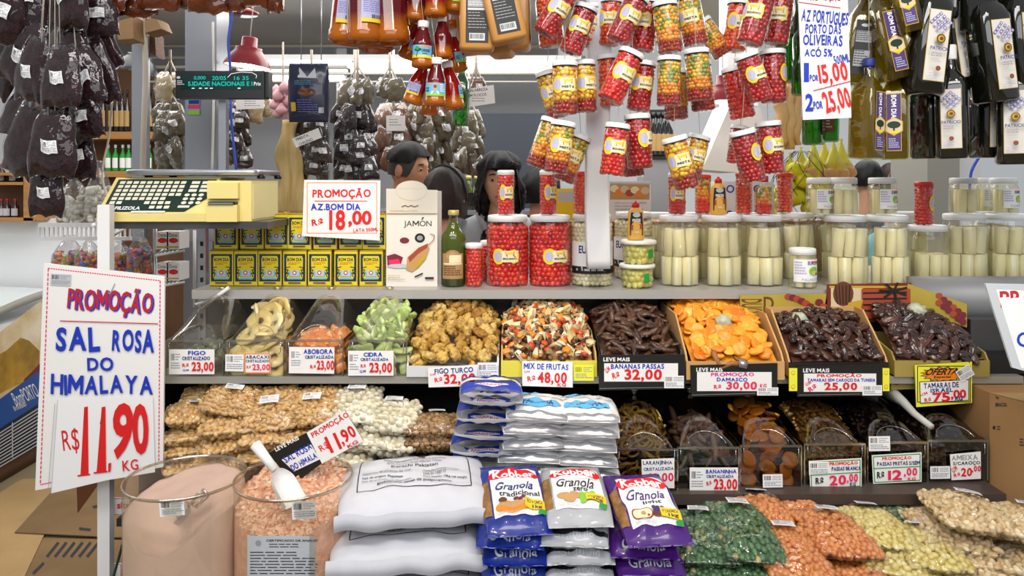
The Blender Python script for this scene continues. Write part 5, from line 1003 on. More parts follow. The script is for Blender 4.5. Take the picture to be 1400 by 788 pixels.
cluster('clove', 'under the navy pack', 402, 450, 155, 245, 3.1, 24, 6, 7, what='dark dried chilli'); cluster('olive_dust', 'left of the wide steel pillar', 214, 252, 140, 232, 3.3, 28, 6, 8, what='grey green leaves'); cluster('clove', 'right of the wide steel pillar', 312, 338, 140, 232, 3.3, 22, 6, 9, what='dark cloves'); cluster('cream_dust', 'above the grey green leaves', 216, 250, 98, 128, 3.3, 31, 1, 10, what='tan dried roots'); cluster('umber', 'hanging over the dark board with a white tag', 638, 664, 105, 128, 3.2, 20, 1, 11, what='flaked pumpkin'); cluster('cream_dust', 'under the weighing display', 322, 372, 128, 165, 3.4, 28, 1, 12, what='dried mushrooms')
isl('garlic_pink', ['e8c0c8', 'd89aa8', 'f2e6e4'], .5)
t = thing('garlic_string', 'string of pink and white garlic heads left of the navy pack', 'garlic', T(P(387, 165, 3.2)))
for i in range(12): a = i * 2.4; mb = MB(); mb.add(loft([(0, .006, .006, 2), (.006, .02, .02, 2), (.02, .026, .026, 2), (.035, .016, .016, 2), (.05, .004, .004, 2)], 12), 'garlic_pink', T(math.cos(a) * .036, math.sin(a) * .03, .012 * i)); mb.obj('garlic_head', t)
mb = MB(); mb.add(tube([(0, 0, .1), (0, 0, .34)], .004), 'twine'); mb.obj('string', t)
# navy pack
mat('pack_navy', '141d3c', .3, coat=.4, bump=.3, bs=18); Yn = 2.95
pk_ = Pillow(.165, .235, .045, 5, .06, .005); M = T(P(422, 127, Yn)) @ RX(PI / 2); t = thing('navy_pack', 'glossy navy blue pack with silver emblem hanging beside the strip lamps', 'bag', M); v, f = pk_.shell(); mb = MB(); mb.add((v, f), 'pack_navy'); mb.obj('pack', t)
d = Dec(); d.p([(-.035, -.1), (.0, -.06), (.03, -.098), (.038, -.055), (-.038, -.058)], 'silver'); d.e(-.002, .0, .036, .016, 'brown'); d.lines(-.05, -.045, .05, -.025, 3, 'sky', .2); d.lines(-.04, .03, .05, .085, 6, 'violet', .25); d.r(.045, .06, .066, .082, 'silver'); d.bars(.047, .062, .064, .08, 'ink', 8); d.r(-.066, .04, -.046, .075, 'gold')
mb = MB(); d.on(mb, pk_.deco(.003), .0004); mb.obj('print', t); mb = MB(); mb.add(tube([(-.03, .11, 0), (-.028, .5, 0)], .002), 'steel'); mb.add(tube([(.05, .11, 0), (.052, .5, 0)], .002), 'steel'); mb.obj('hooks', t)
# dried cod slab
mat('cod', 'e0c98c', .6, var=.3, vs=14, col2='c09a54', stretch=(3, 3, .4), bump=.5, bs=50)
mb = MB(); Y = 3.05; rings = []
for z in np.linspace(0, 1, 22):
    py = 292 - z * 128; cx = 398 - 6 * z + 3 * math.sin(z * 6) + 6 * z * z; hw = (25 - 15 * z + 3 * math.sin(z * 13)) * S(Y); p = P(cx, py, Y); rings.append((p.z, hw, .02 + .008 * math.sin(z * 9), 2.4, p.x, Y + .01 * math.sin(z * 7)))
mb.add(loft(rings, 26), 'cod'); tag(mb.obj('dried_cod'), 'tall slab of pale yellow dried cod hanging beside the scale', 'fish')
# pale bread, braided, at the right behind
mat('bread', 'e0bf86', .65, var=.25, vs=9, col2='c8985a', bump=.3, bs=40)
t = thing('bread_bag', 'pale braided loaves hanging behind the fourth bunch of jars', 'bread')
for i, (x, y0, y1, w_) in enumerate(((1068, 118, 200, 9), (1079, 112, 204, 10), (1090, 120, 198, 9))):
    mb = MB(); Y = 3.0; n = 14; mb.add(loft([(P(0, y1 - (y1 - y0) * k / n, Y).z, w_ * S(Y) * (.5 + .5 * math.sin(PI * min(1, (k + .6) / n * .96))) * (1 + .12 * math.sin(k * 2.2 + i)), .03, 2, P(x + 2 * math.sin(k * 1.1 + i), 0, Y).x, Y + .01 * i) for k in range(n + 1)], 18), 'bread'); mb.obj('loaf', t)
mb = MB(); mb.add(tube([P(1079, 114, 3.0), P(1079, -20, 3.0)], .004, 5), 'twine'); mb.add(tube([P(1079, 114, 3.0), P(1079, -40, 3.0) * 1], .003, 5), 'twine'); mb.obj('cord', t)
# yellow nets
clear('net_yellow', 'ffff66', .1, .3, .4, haze=.45, hazecol='f0e21c'); isl('bread_roll', ['d89a54', 'e6b070', 'c8824a'], .5); mat('lemon_yellow', 'f0e818', .5, var=.15, vs=12)
t = thing('net_of_lemons', 'large yellow net bag of yellow fruit beside the small palm jars', 'net bag', T(P(1097, 0, 2.79).x, 2.79, 1.409))
for i in range(22): a = i * 2.4; mb = MB(); q = .085 * (1 - (i / 34) ** 2); mb.add(blob(2, .032, .03, .03, .08, 2, i), 'lemon_yellow', T(math.cos(a) * q, math.sin(a) * q * .6, .03 + .008 * i)); mb.obj('fruit', t)
mb = MB()
for k in range(9):
    a = k * 2 * PI / 9
    for s in (-1, 1): mb.add(tube([(math.cos(a + s * u * 1.6) * .118 * math.sin(PI * (.12 + .8 * u)), math.sin(a + s * u * 1.6) * .08 * math.sin(PI * (.12 + .8 * u)), u * .26) for u in np.linspace(0, 1, 12)], .0013, 4), 'black')
mb.obj('net', t)
for i, (x, y, sc_) in enumerate(((1080, 248, .7), (1095, 246, .8), (1112, 248, 1), (1127, 248, 1), (1140, 248, 1), (1150, 246, 1))):
    t = thing('bread_net', 'yellow net with round bread rolls, %s of the hanging row' % on_[i], 'net bag', T(P(x, y, 2.78 + .03 * (i % 2))) @ SC(sc_), 'yellow nets of bread rolls')
    for k in range(4): mb = MB(); mb.add(blob(2, .032, .028, .024, .1, 2, k + i), 'bread_roll', T((k % 2 - .5) * .035, (k // 2 - .5) * .04, .028 + .02 * (k // 2))); mb.obj('bread_roll', t)
    mb = MB(); mb.add(loft([(0, .02, .02, 2), (.012, .048, .04, 2), (.045, .05, .042, 2), (.075, .03, .025, 2), (.12, .012, .012, 2), (.145, .004, .004, 2), (.155, .009, .006, 2)], 18), 'net_yellow'); mb.obj('net', t)
# ================================================================ middle shelf: lidded tubs and cartons of dried fruit
ZM = 1.0125
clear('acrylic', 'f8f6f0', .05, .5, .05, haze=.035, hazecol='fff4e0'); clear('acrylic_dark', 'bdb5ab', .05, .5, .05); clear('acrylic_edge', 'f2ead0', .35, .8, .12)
def tubproto(W, D, hf, H, film='acrylic', back=None):
    """candy bin: box with a low front and a domed sloping lid; origin at the middle of the front bottom edge"""
    w = W / 2; mb = MB()
    def wall(a, b, z1a, z1b): mb.add(([(a[0], a[1], 0), (b[0], b[1], 0), (b[0], b[1], z1b), (a[0], a[1], z1a)], [(0, 1, 2, 3)]), film, smooth=False)
    wall((-w, 0), (w, 0), hf, hf); wall((w, 0), (w, D), hf, hf); wall((w, D), (-w, D), hf, hf); wall((-w, D), (-w, 0), hf, hf)
    for x in (-w, w): mb.add(B(x - .0018, x + .0018, -.0018, .0018, 0, hf), 'acrylic_edge', smooth=False)
    mb.add(B(-w, w, -.0022, .0022, hf - .003, hf + .003), 'acrylic_edge', smooth=False)
    for x in (-w, w): mb.add(B(x - .0018, x + .0018, 0, D, hf - .002, hf + .002), 'acrylic_edge', smooth=False)
    for s in (-1, 1): mb.add(tube([(s * w * .9, -.002, hf - .003), (s * w * .9, -.003, hf - .03), (s * w * .82, -.003, hf - .036)], .0013, 5), 'acrylic_edge')
    bx_ = mb.mesh('tub_box'); mb = MB()
    def lid(u, v):
        u = 2 * u - 1; q = math.sin(min(1, v * 1.12) * PI / 2) ** .85 * (1 - max(0, v - .86) ** 2 * 14)
        return (u * w * (1 - .04 * v), .002 + v * (D - .004), hf + H * q * (1 - abs(u) ** 2.6) ** .75)
    mb.add(grid(lid, 20, 16), film)
    lm = mb.mesh('tub_lid')
    # bright rim of the hand hole near the front of the lid
    mb = MB(); pts = []
    for k in range(15):
        a = PI * k / 14; u = .5 + .31 * math.cos(a); v = .03 + .13 * math.sin(a); p = lid(u, v); pts.append((p[0], p[1] - .002, p[2] + .002))
    mb.add(tube(pts, .0012, 6), 'acrylic_edge'); hm = mb.mesh('hand_hole_rim')
    p = lid(.5, .84); mb = MB(); mb.add(lathe([(.008, 0), (.006, .006), (.012, .014), (.014, .018), (.010, .02)], 18), 'acrylic_edge', T(p[0], p[1], p[2] - .001)); km = mb.mesh('lid_knob')
    return [('tub', bx_), ('lid', lm, [('hand_hole_rim', hm), ('knob', km)])], lid
TP, tlid = tubproto(.158, .235, .098, .105)
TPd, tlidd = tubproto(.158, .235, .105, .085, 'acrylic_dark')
# pieces of fruit ------------------------------------------------------------
def variants(n, fn): return [fn(i) for i in range(n)]
def blobmesh(nm, m, sub, sx, sy, sz, amp, fr, i, fn=None): mb = MB(); mb.add(blob(sub, sx, sy, sz, amp, fr, i, fn), m); return mb.mesh(nm)
def heap(name, label, cat, group, meshes, fn, n, r, seed, tilt=.6, sc=(.9, 1.12), layers=(0, -.6), flat=True, region=None, jit=.5):
    """single pieces laid over the surface z=fn(x, y) of a heap: x,y in the rectangle region, spaced by r"""
    rr = random.Random(seed); x0, x1, y0, y1 = region; k = 0
    for L in layers:
        ny = max(2, int((y1 - y0) / (r * .72))); nx = max(2, int((x1 - x0) / r))
        for j in range(ny):
            for i in range(nx):
                x = x0 + (x1 - x0) * (i + .5 + (.5 if j % 2 else 0) * .8 - .2 + rr.uniform(-jit, jit) * .6) / nx; y = y0 + (y1 - y0) * (j + .5 + rr.uniform(-jit, jit) * .6) / ny
                if L < 0 and rr.random() < .25: continue
                z = fn(x, y) + L * r * .55; e = .01
                nrm = Vector((-(fn(x + e, y) - fn(x - e, y)) / (2 * e), -(fn(x, y + e) - fn(x, y - e)) / (2 * e), 1)).normalized()
                M = T(x, y, z + rr.uniform(0, .25) * r) @ nrm.to_track_quat('Z', 'Y').to_matrix().to_4x4() @ RX(rr.gauss(0, tilt) if flat else rr.uniform(0, PI)) @ RY(rr.gauss(0, tilt)) @ RZ(rr.uniform(0, 2 * PI)) @ SC(rr.uniform(*sc))
                o = mk(name, rr.choice(meshes), None, M); tag(o, label, cat, group); k += 1
    return k
isl('candied_fig', ['4a5240', '5e6650', '6e7460'], .5, bump=.5, bs=120, objrand=True, mot='9aa090'); isl('candied_pine', ['efdc9a', 'e8cf80', 'f4e6b4'], .3, coat=.4, objrand=True, sss=.2)
isl('candied_pumpkin', ['f08a2e', 'f59a3c', 'e87a22'], .35, coat=.3, objrand=True, mot='ffd6a4', ms=90, sss=.2); isl('candied_citron', ['c4dc8a', 'b4d074', 'd6e6a4', 'a8c860'], .3, coat=.3, objrand=True, mot='f0f4d8', sss=.2)
figs_c = variants(3, lambda i: blobmesh('candied_fig', 'candied_fig', 2, .017, .017, .015, .18, 2.2, i))
def ring(i, m='candied_pine', R=.023, r=.009):
    mb = MB(); v = []; f = []; n, k = 22, 10; rr = random.Random(i)
    for a in range(n):
        t = 2 * PI * a / n; q = 1 + .08 * math.sin(t * 7 + i)
        for b in range(k):
            s = 2 * PI * b / k; v.append(((R + r * 1.5 * math.cos(s) * q) * math.cos(t), (R * .94 + r * 1.5 * math.cos(s) * q) * math.sin(t), r * .62 * math.sin(s) + .003 * math.sin(2 * t + i)))
    for a in range(n):
        for b in range(k): f.append((a * k + b, ((a + 1) % n) * k + b, ((a + 1) % n) * k + (b + 1) % k, a * k + (b + 1) % k))
    mb.add((v, f), m); return mb.mesh('pineapple_ring')
rings_ = variants(3, ring)
def cube_piece(i): 
    rr = random.Random(i); mb = MB(); v, f = rbox(.0145 * rr.uniform(.85, 1.15), .0145 * rr.uniform(.85, 1.15), -.0125, .0125, .003, 5, 20); mb.add(([(x + .002 * mnoise.noise(Vector((x * 80, y * 80, i))), y, z + .0025 * math.sin(x * 150 + i)) for x, y, z in v], f), 'candied_pumpkin'); return mb.mesh('pumpkin_cube')
cubes = variants(4, cube_piece)
def wedge(i):
    rr = random.Random(i * 7); mb = MB(); L = .05 * rr.uniform(.85, 1.2); R = []
    for k in range(9): u = k / 8; R.append((L * (u - .5), .019 * math.sin(PI * (.14 + .72 * u)) * rr.uniform(.85, 1.1), .008 * (1 - .3 * u), 1.6, .006 * math.sin(u * PI + i), 0))
    mb.add(loft(R, 14), 'candied_citron'); return mb.mesh('citron_wedge')
wedges = variants(4, wedge)
tubs = [(266, 'first', 'the dark green candied figs', figs_c, .034, (.012, .05), 'candied_fig', 'candied fig', 'small dark green candied fig'), (349, 'second', 'the candied pineapple rings', rings_, .04, (.075, .16), 'pineapple_ring', 'pineapple', 'pale yellow candied pineapple ring'), (430, 'third', 'the orange candied pumpkin', cubes, .029, (.065, .085), 'pumpkin_cube', 'candied pumpkin', 'orange candied pumpkin cube'), (517, 'fourth', 'the pale green candied citron', wedges, .032, (.08, .165), 'citron_wedge', 'candied citron', 'pale green candied citron wedge')]
FY0 = 2.055
for i, (px, od, what, ms, r, (h0, h1), nm, cat, lb) in enumerate(tubs):
    x = P(px, 0, FY0).x; put(TP, 'lidded_tub', 'clear tub with domed lid holding %s' % what, 'tub', T(x, FY0, ZM), 'clear lidded tubs on the middle shelf')
    def fn(a, b, x=x, h0=h0, h1=h1): v = (b - FY0) / .235; return ZM + h0 + (h1 - h0) * math.sin(min(1, max(0, v) * 1.25) * PI / 2) * (1 - abs((a - x) / .08) ** 3 * .5)
    W_ = .064 if i != 1 else .046
    heap(nm, lb + ' in the %s clear tub from the left' % od, cat, what[4:] + ' pieces', ms, fn, 0, r, 50 + i, .5, (.9, 1.1), (0, -1.2) if i == 0 else (0, -1.3, -2.6), True, (x - W_, x + W_, FY0 + .03, FY0 + .19), .3)
    # pieces pressed to the front wall
    if i: 
        rr = random.Random(90 + i)
        for a in np.linspace(-W_, W_, 5 if i != 1 else 3):
            for zz in np.arange(.02, h0 - .005, r * .75): o = mk(nm, rr.choice(ms), None, T(x + a + rr.uniform(-.004, .004), FY0 + .022, ZM + zz) @ (RX(1.2 + rr.uniform(-.3, .3)) if i == 1 else rot3(rr)) @ SC(.95)); tag(o, lb + ' in the %s clear tub from the left' % od, cat, what[4:] + ' pieces')
# cartons ---------------------------------------------------------------------
def carton(name, label, x0, x1, Yf, Yb, hf, hb, m, mf=None, front=True):
    """open tray: pixel columns of the front, low front, side walls that rise with a cut corner"""
    xa, xb = P(x0, 0, Yf).x, P(x1, 0, Yf).x; th = .005; t = thing(name, label, 'carton')
    mb = MB(); mb.add(B(xa, xb, Yf, Yb, ZM, ZM + .004), m, smooth=False); mb.obj('base', t)
    for x, nm in ((xa, 'side_wall'), (xb - th, 'side_wall')):
        prof = [(Yf, ZM), (Yb, ZM), (Yb, ZM + hb), (Yf + .14, ZM + hb), (Yf + .015, ZM + hf + .02), (Yf, ZM + hf)]; n = len(prof)
        v = [(x, y, z) for y, z in prof] + [(x + th, y, z) for y, z in prof]; mb = MB()
        mb.add((v, [tuple(range(n)), tuple(range(2 * n - 1, n - 1, -1))] + [(i, n + i, n + (i + 1) % n, (i + 1) % n) for i in range(n)]), m, smooth=False); mb.obj(nm, t)
    mb = MB(); mb.add(B(xa, xb, Yf - .004, Yf, ZM, ZM + hf), mf or m, smooth=False); mb.obj('front_flap', t)
    mb = MB(); mb.add(B(xa, xb, Yb - .004, Yb, ZM, ZM + hb), m, smooth=False); mb.obj('back_wall', t); return t, xa, xb
mat('carton_white', 'd8d8da', .6); mat('carton_yellow', 'e6d84a', .55); mat('carton_black', '16140f', .5); mat('carton_gold', 'a8944a', .5, var=.2, vs=8); mat('carton_tan', 'd0a268', .75, var=.12, vs=12)
carton('fruit_carton', 'low white carton full of dried figs', 556, 682, 2.05, 2.36, .030, .06, 'carton_white'); carton('fruit_carton', 'low carton with yellow front full of mixed dried fruit', 685, 816, 2.05, 2.38, .045, .10, 'carton_tan', 'carton_yellow'); carton('fruit_carton', 'black fronted carton full of dried bananas', 822, 934, 2.035, 2.36, .055, .10, 'carton_black', 'carton_black')
carton('fruit_carton', 'tan open carton full of orange dried apricots', 938, 1072, 2.02, 2.38, .05, .155, 'carton_tan'); carton('fruit_carton', 'tan open carton full of small shiny dates', 1078, 1214, 2.03, 2.225, .045, .165, 'carton_tan', 'carton_black'); carton('fruit_carton', 'gold printed carton full of large dates at the right end', 1222, 1352, 2.05, 2.225, .045, .09, 'carton_gold')
# figs
isl('fig_dry', ['d8b45a', 'c9a048', 'e2c476', 'b88a3a', 'a87a32'], .6, bump=.8, bs=140, objrand=True, mot='8a5c24', ms=75)
def fig(i):
    def f(q): q.z *= .62; a = math.atan2(q.y, q.x); k = 1 + .05 * math.sin(a * 9 + i); q.x *= k; q.y *= k; d = math.hypot(q.x, q.y); q.z -= .004 * math.exp(-(d / .006) ** 2) * (1 if q.z > 0 else -.5); return q
    return blobmesh('dried_fig', 'fig_dry', 3, .0215, .020, .0195, .14, 2.5, i, f)
figm = variants(5, fig)
def slope(xc, hw, Yf, D, z0, z1, crown=.4, back=1.0):
    def fn(x, y):
        v = min(1.05, max(0, (y - Yf) / D)); u = abs(x - xc) / hw; return ZM + z0 + (z1 - z0) * math.sin(v * PI / 2 * 1.0) ** .9 * (1 - crown * u ** 2.2)
    return fn
def heapbase(name, m, fn, x0, x1, y0, y1, drop):
    mb = MB(); mb.add(grid(lambda u, v: (x0 + (x1 - x0) * u, y0 + (y1 - y0) * v, fn(x0 + (x1 - x0) * u, y0 + (y1 - y0) * v) - drop), 12, 12), m); return mb
xa, xb = P(560, 0, 2.05).x, P(680, 0, 2.05).x; xc = (xa + xb) / 2; fn = slope(xc, (xb - xa) / 2, 2.05, .28, .035, .165, .5)
heap('dried_fig', 'golden dried fig in the white carton above the 32,00 card', 'fig', 'dried figs', figm, fn, 0, .036, 3, .75, (.9, 1.15), (0, -1.1), True, (xa + .006, xb - .006, 2.05, 2.34), .35)
# mixed fruit: chips, raisins, nuts
isl('apple_chip', ['efe0b0', 'e6d098', 'f4ead0', 'd8bc78'], .55, bump=.4, bs=120, objrand=True); isl('raisin_dark', ['3a2018', '5a3220', '2a1814', '6e4428'], .35, coat=.4, bump=.8, bs=200, objrand=True); isl('mix_orange', ['e08a22', 'ee9c34', 'd4561e', 'c83a22'], .35, coat=.2, bump=.4, bs=100, objrand=True); isl('almond_brown', ['8a5630', '9a6a3c', 'b8875a'], .55, objrand=True)
def chip(i):
    rr = random.Random(i + 40); L, W_ = .023 * rr.uniform(.8, 1.25), .010 * rr.uniform(.8, 1.3)
    return (lambda mb: (mb.add(grid(lambda u, v: ((u - .5) * 2 * L, (v - .5) * 2 * W_ * math.sin(PI * (.15 + .7 * u)), .006 * math.sin(u * 3 + i) + .005 * math.cos(v * PI * 1.3) + .0012), 8, 4), 'apple_chip'), mb.add(grid(lambda u, v: ((u - .5) * 2 * L, (.5 - v) * 2 * W_ * math.sin(PI * (.15 + .7 * u)), .006 * math.sin(u * 3 + i) + .005 * math.cos(v * PI * 1.3) - .0012), 8, 4), 'apple_chip'), mb.mesh('apple_chip'))[2])(MB())
chips = variants(5, chip); rais = variants(3, lambda i: blobmesh('raisin', 'raisin_dark', 2, .0115, .008, .006, .35, 3, i)); alm = variants(2, lambda i: blobmesh('almond', 'almond_brown', 2, .0115, .0075, .005, .06, 2, i)); morg = variants(3, lambda i: blobmesh('fruit_piece', 'mix_orange', 2, .011, .010, .006, .3, 2.5, i))
xa, xb = P(688, 0, 2.05).x, P(813, 0, 2.05).x; xc = (xa + xb) / 2; fn = slope(xc, (xb - xa) / 2, 2.05, .28, .05, .165, .42); rg = (xa + .008, xb - .008, 2.045, 2.34)
mb = heapbase('x', 'almond_brown', fn, xa + .006, xb - .006, 2.055, 2.37, .012); tag(mb.obj('mixed_fruit_heap'), 'bed of small raisins and nut bits under the mixed dried fruit', 'dried fruit', None, 'stuff')
heap('apple_chip', 'pale dried apple chip in the mixed fruit carton', 'dried apple', 'apple chips in the mix', chips, lambda x, y: fn(x, y) + .003, 0, .026, 5, .6, (.75, 1.1), (0,), True, rg, .6); heap('raisin', 'dark raisin in the mixed fruit carton', 'raisin', 'raisins in the mix', rais, fn, 0, .030, 6, .5, (.8, 1.3), (0,), True, rg, .7); heap('almond', 'brown almond in the mixed fruit carton', 'almond', 'almonds in the mix', alm, fn, 0, .034, 7, .5, (.9, 1.2), (.1,), True, rg, .8); heap('dried_fruit_piece', 'orange or red dried fruit piece in the mixed fruit carton', 'dried fruit', 'orange pieces in the mix', morg, lambda x, y: fn(x, y) + .002, 0, .036, 8, .5, (.8, 1.3), (.1,), True, rg, .8)
# dried bananas
isl('banana_dry', ['4a2c1c', '5c3a24', '38221a', '6a452c'], .38, coat=.25, bump=.9, bs=110, objrand=True, mot='2a1812', ms=40)
def banana(i):
    rr = random.Random(i + 9); L = .085 * rr.uniform(.85, 1.2); R = .05 * rr.uniform(.9, 2.0); pts = []; rad = []
    for k in range(13): u = k / 12 - .5; a = u * L / R; pts.append((R * math.sin(a), R * (1 - math.cos(a)), .004 * math.sin(u * 8 + i))); rad.append(.0085 * (1 - (abs(u) * 1.9) ** 4 * .8) * (1 + .12 * math.sin(u * 21 + i)))
    v, f = tube(pts, rad, 9); mb = MB(); mb.add(([(x, y, z * .8) for x, y, z in v], f), 'banana_dry'); return mb.mesh('dried_banana')
bans = variants(6, banana); xa, xb = P(818, 0, 2.04).x, P(934, 0, 2.04).x; xc = (xa + xb) / 2 - .01; fn = slope(xc, (xb - xa) / 2 + .02, 2.04, .28, .055, .16, .5)
mb = heapbase('x', 'banana_dry', fn, xa + .006, xb - .006, 2.045, 2.35, .016); tag(mb.obj('banana_heap'), 'dark bed of dried banana under the loose pieces', 'dried fruit', None, 'stuff')
heap('dried_banana', 'brown dried banana in the black fronted carton', 'dried banana', 'dried bananas', bans, lambda x, y: fn(x, y) + .002, 0, .030, 15, .35, (.85, 1.1), (0, -.3), True, (xa + .03, xb - .03, 2.045, 2.34), .5)
# apricots
isl('apricot_dry', ['f59a1a', 'f8ac2e', 'ee861a', 'f2a02a', 'fbb83e', 'e67a1c'], .38, coat=.25, bump=.35, bs=110, objrand=True, sss=.25)
def apricot(i):
    def f(q): d = math.hypot(q.x, q.y) / .02; q.z = q.z * .52 * (1 - .3 * math.exp(-d * d * 3)) + .0015 * math.sin(q.x * 120 + i); return q
    return blobmesh('dried_apricot', 'apricot_dry', 3, .0205, .019, .016, .12, 1.8, i, f)
aps = variants(6, apricot); xa, xb = P(943, 0, 2.03).x, P(1066, 0, 2.03).x; xc = (xa + xb) / 2; fn = slope(xc, (xb - xa) / 2, 2.03, .30, .06, .175, .25)
mb = heapbase('x', 'apricot_dry', fn, xa + .006, xb - .006, 2.035, 2.37, .018); tag(mb.obj('apricot_heap'), 'bed of orange dried apricots under the loose ones', 'dried fruit', None, 'stuff')
heap('dried_apricot', 'orange dried apricot in the tan carton above the 30,00 card', 'dried apricot', 'dried apricots', aps, lambda x, y: fn(x, y) + .001, 0, .031, 25, .38, (.85, 1.15), (0, -.5), True, (xa + .014, xb - .014, 2.03, 2.36), .5)
# dates
isl('date_small', ['2a1612', '3a2018', '4a2a1e', '22120f', '5a3424'], .22, coat=.6, bump=.6, bs=70, objrand=True); isl('date_large', ['301a17', '40241f', '241412', '4c2c25', '5c3022'], .26, coat=.7, bump=.7, bs=90, objrand=True, mot='4a3832', ms=28)
def date(m, L, R):
    def g(i):
        def f(q): a = math.atan2(q.z, q.y); k = 1 + .07 * math.sin(a * 7 + q.x * 120 + i) ; q.y *= k; q.z *= k * .9; return q
        return blobmesh('date', m, 3, L, R, R, .12, 2, i, f)
    return g
ds = variants(5, date('date_small', .0195, .0088)); dl = variants(5, date('date_large', .0245, .0125))
xa, xb = P(1080, 0, 2.04).x, P(1212, 0, 2.04).x; xc = (xa + xb) / 2; fn = slope(xc, (xb - xa) / 2, 2.03, .185, .045, .155, .2)
mb = heapbase('x', 'date_small', fn, xa + .006, xb - .006, 2.04, 2.215, .012); tag(mb.obj('date_heap'), 'dark bed of small dates under the loose ones', 'dates', None, 'stuff')
heap('small_date', 'small shiny dark date in the tan carton above the 25,00 card', 'date', 'small shiny dates', ds, lambda x, y: fn(x, y), 0, .0255, 35, .4, (.85, 1.15), (0, -.35), True, (xa + .014, xb - .014, 2.035, 2.21), .5)
xa, xb = P(1226, 0, 2.05).x, P(1348, 0, 2.05).x; xc = (xa + xb) / 2 - .05; fn = slope(xc, (xb - xa) / 2 + .05, 2.05, .165, .05, .165, .55)
mb = heapbase('x', 'date_large', fn, xa + .006, xb - .006, 2.056, 2.215, .016); tag(mb.obj('date_heap'), 'dark bed of large dates under the loose ones', 'dates', None, 'stuff')
heap('large_date', 'large dull brown date in the gold carton above the yellow offer card', 'date', 'large dates', dl, lambda x, y: fn(x, y) + .002, 0, .0275, 45, .3, (.85, 1.12), (0, -.4), True, (xa + .012, xb - .012, 2.048, 2.21), .4)
# printed flaps of the date cartons
mat('flap_gold', 'b8a23a', .5, var=.2, vs=10); mat('flap_sunset', '7a2a18', .5); mat('crystal', 'c4ccb4', .4, var=.25, vs=60, bump=.5, bs=100)
d = Dec(); d.t('DUO', 1018, 404, 1037, 433, 'brown', .02, rot=PI / 2); d.t('D', 1044, 406, 1058, 424, 'brown', .02, rot=.0); d.p([(1052, 440), (1062, 432), (1078, 430), (1090, 438), (1092, 446), (1052, 446)], 'lime')
for k in range(9): d.e(1078 + k * 6, 406 + (k * k) * .35 % 16 + (k * .9), 5.5, 4.5, 'wine' if k % 2 else 'rust')
sign('printed_flap', 'gold carton flap with brown letters and red fruit behind the small dates', 'carton flap', [(1012, 404), (1130, 402), (1122, 462), (1012, 462)], 2.228, d, 'flap_gold', .004)
d = Dec(); d.r(1134, 391, 1245, 394, 'gold'); d.p([(1136, 394), (1180, 394), (1178, 436), (1136, 444)], 'sand'); d.e(1153, 402, 14, 17, 'brown'); 
for k in range(5): d.l([(1142 + k * 5, 390), (1145 + k * 4, 416)], 1.2, 'black')
d.r(1178, 395, 1245, 436, 'rust'); d.p([(1160, 414), (1180, 410), (1176, 424), (1156, 428)], 'gold')
for k in range(4): d.l([(1180, 401 + k * 8), (1240, 400 + k * 8.2)], 2.2, 'black')
for k in range(7): a = k * .9 - .4; d.l([(1222, 398), (1222 + 20 * math.cos(a), 398 + 12 * math.sin(a))], 3, 'black')
d.l([(1224, 398), (1228, 430)], 2.5, 'black')
sign('printed_flap', 'dark carton flap with a sunset palm picture between the two heaps of dates', 'carton flap', [(1131, 389), (1246, 387), (1246, 436), (1131, 446)], 2.226, d, 'flap_sunset', .004)
d = Dec(); d.t('DUO', 1246, 402, 1266, 414, 'brown', .02, rot=-1.3); d.t('D', 1264, 399, 1273, 410, 'brown', .02, rot=.3)
for k in range(12): d.e(1284 + (k % 6) * 6.5, 405 + (k // 6) * 9 + (k % 6) * 5.2, 5, 4.4, 'wine' if k % 3 else 'rust')
sign('printed_flap', 'gold carton flap with red fruit at the right end of the large dates', 'carton flap', [(1241, 388), (1322, 416), (1322, 448), (1241, 424)], lambda x, y: 2.226 - (x - 1241) * .0009, d, 'flap_gold', .004)
for (x, y, Y, lb, s) in ((989, 440, 2.14, 'pale green crystal stone lying on the dried apricots', .026), (1092, 437, 2.16, 'pale grey green stone lying on the small dates', .027), (1253, 425, 2.17, 'pale grey green stone lying on the large dates', .029)):
    mb = MB(); mb.add(blob(2, s * .9, s * .8, s * .75, .35, 2.6, int(x)), 'crystal', T(P(x, y, Y)) @ RX(.4)); tag(mb.obj('stone'), lb, 'stone')
# wooden tongs on the apricots
mat('tong_wood', '9a6636', .5, var=.3, vs=20)
t = thing('wooden_tongs', 'wooden tongs with a metal band stuck in the dried apricots', 'tongs'); 
a, b, c, e = P(975, 480, 2.03), P(986, 503, 2.02), P(1003, 478, 2.06), P(1018, 499, 2.015)
mb = MB(); mb.add(tube([a, P(980, 494, 2.024), b, P(1000, 497, 2.018), e], [.007, .010, .009, .008, .006], 8), 'tong_wood'); mb.obj('arm', t); mb = MB(); mb.add(tube([c, P(1006, 490, 2.04), e], [.007, .006, .005], 8), 'tong_wood'); mb.obj('arm', t); mb = MB(); mb.add(tube([P(1010, 497, 2.013), P(1021, 499, 2.011)], .0115, 12), 'steel'); mb.obj('band', t)
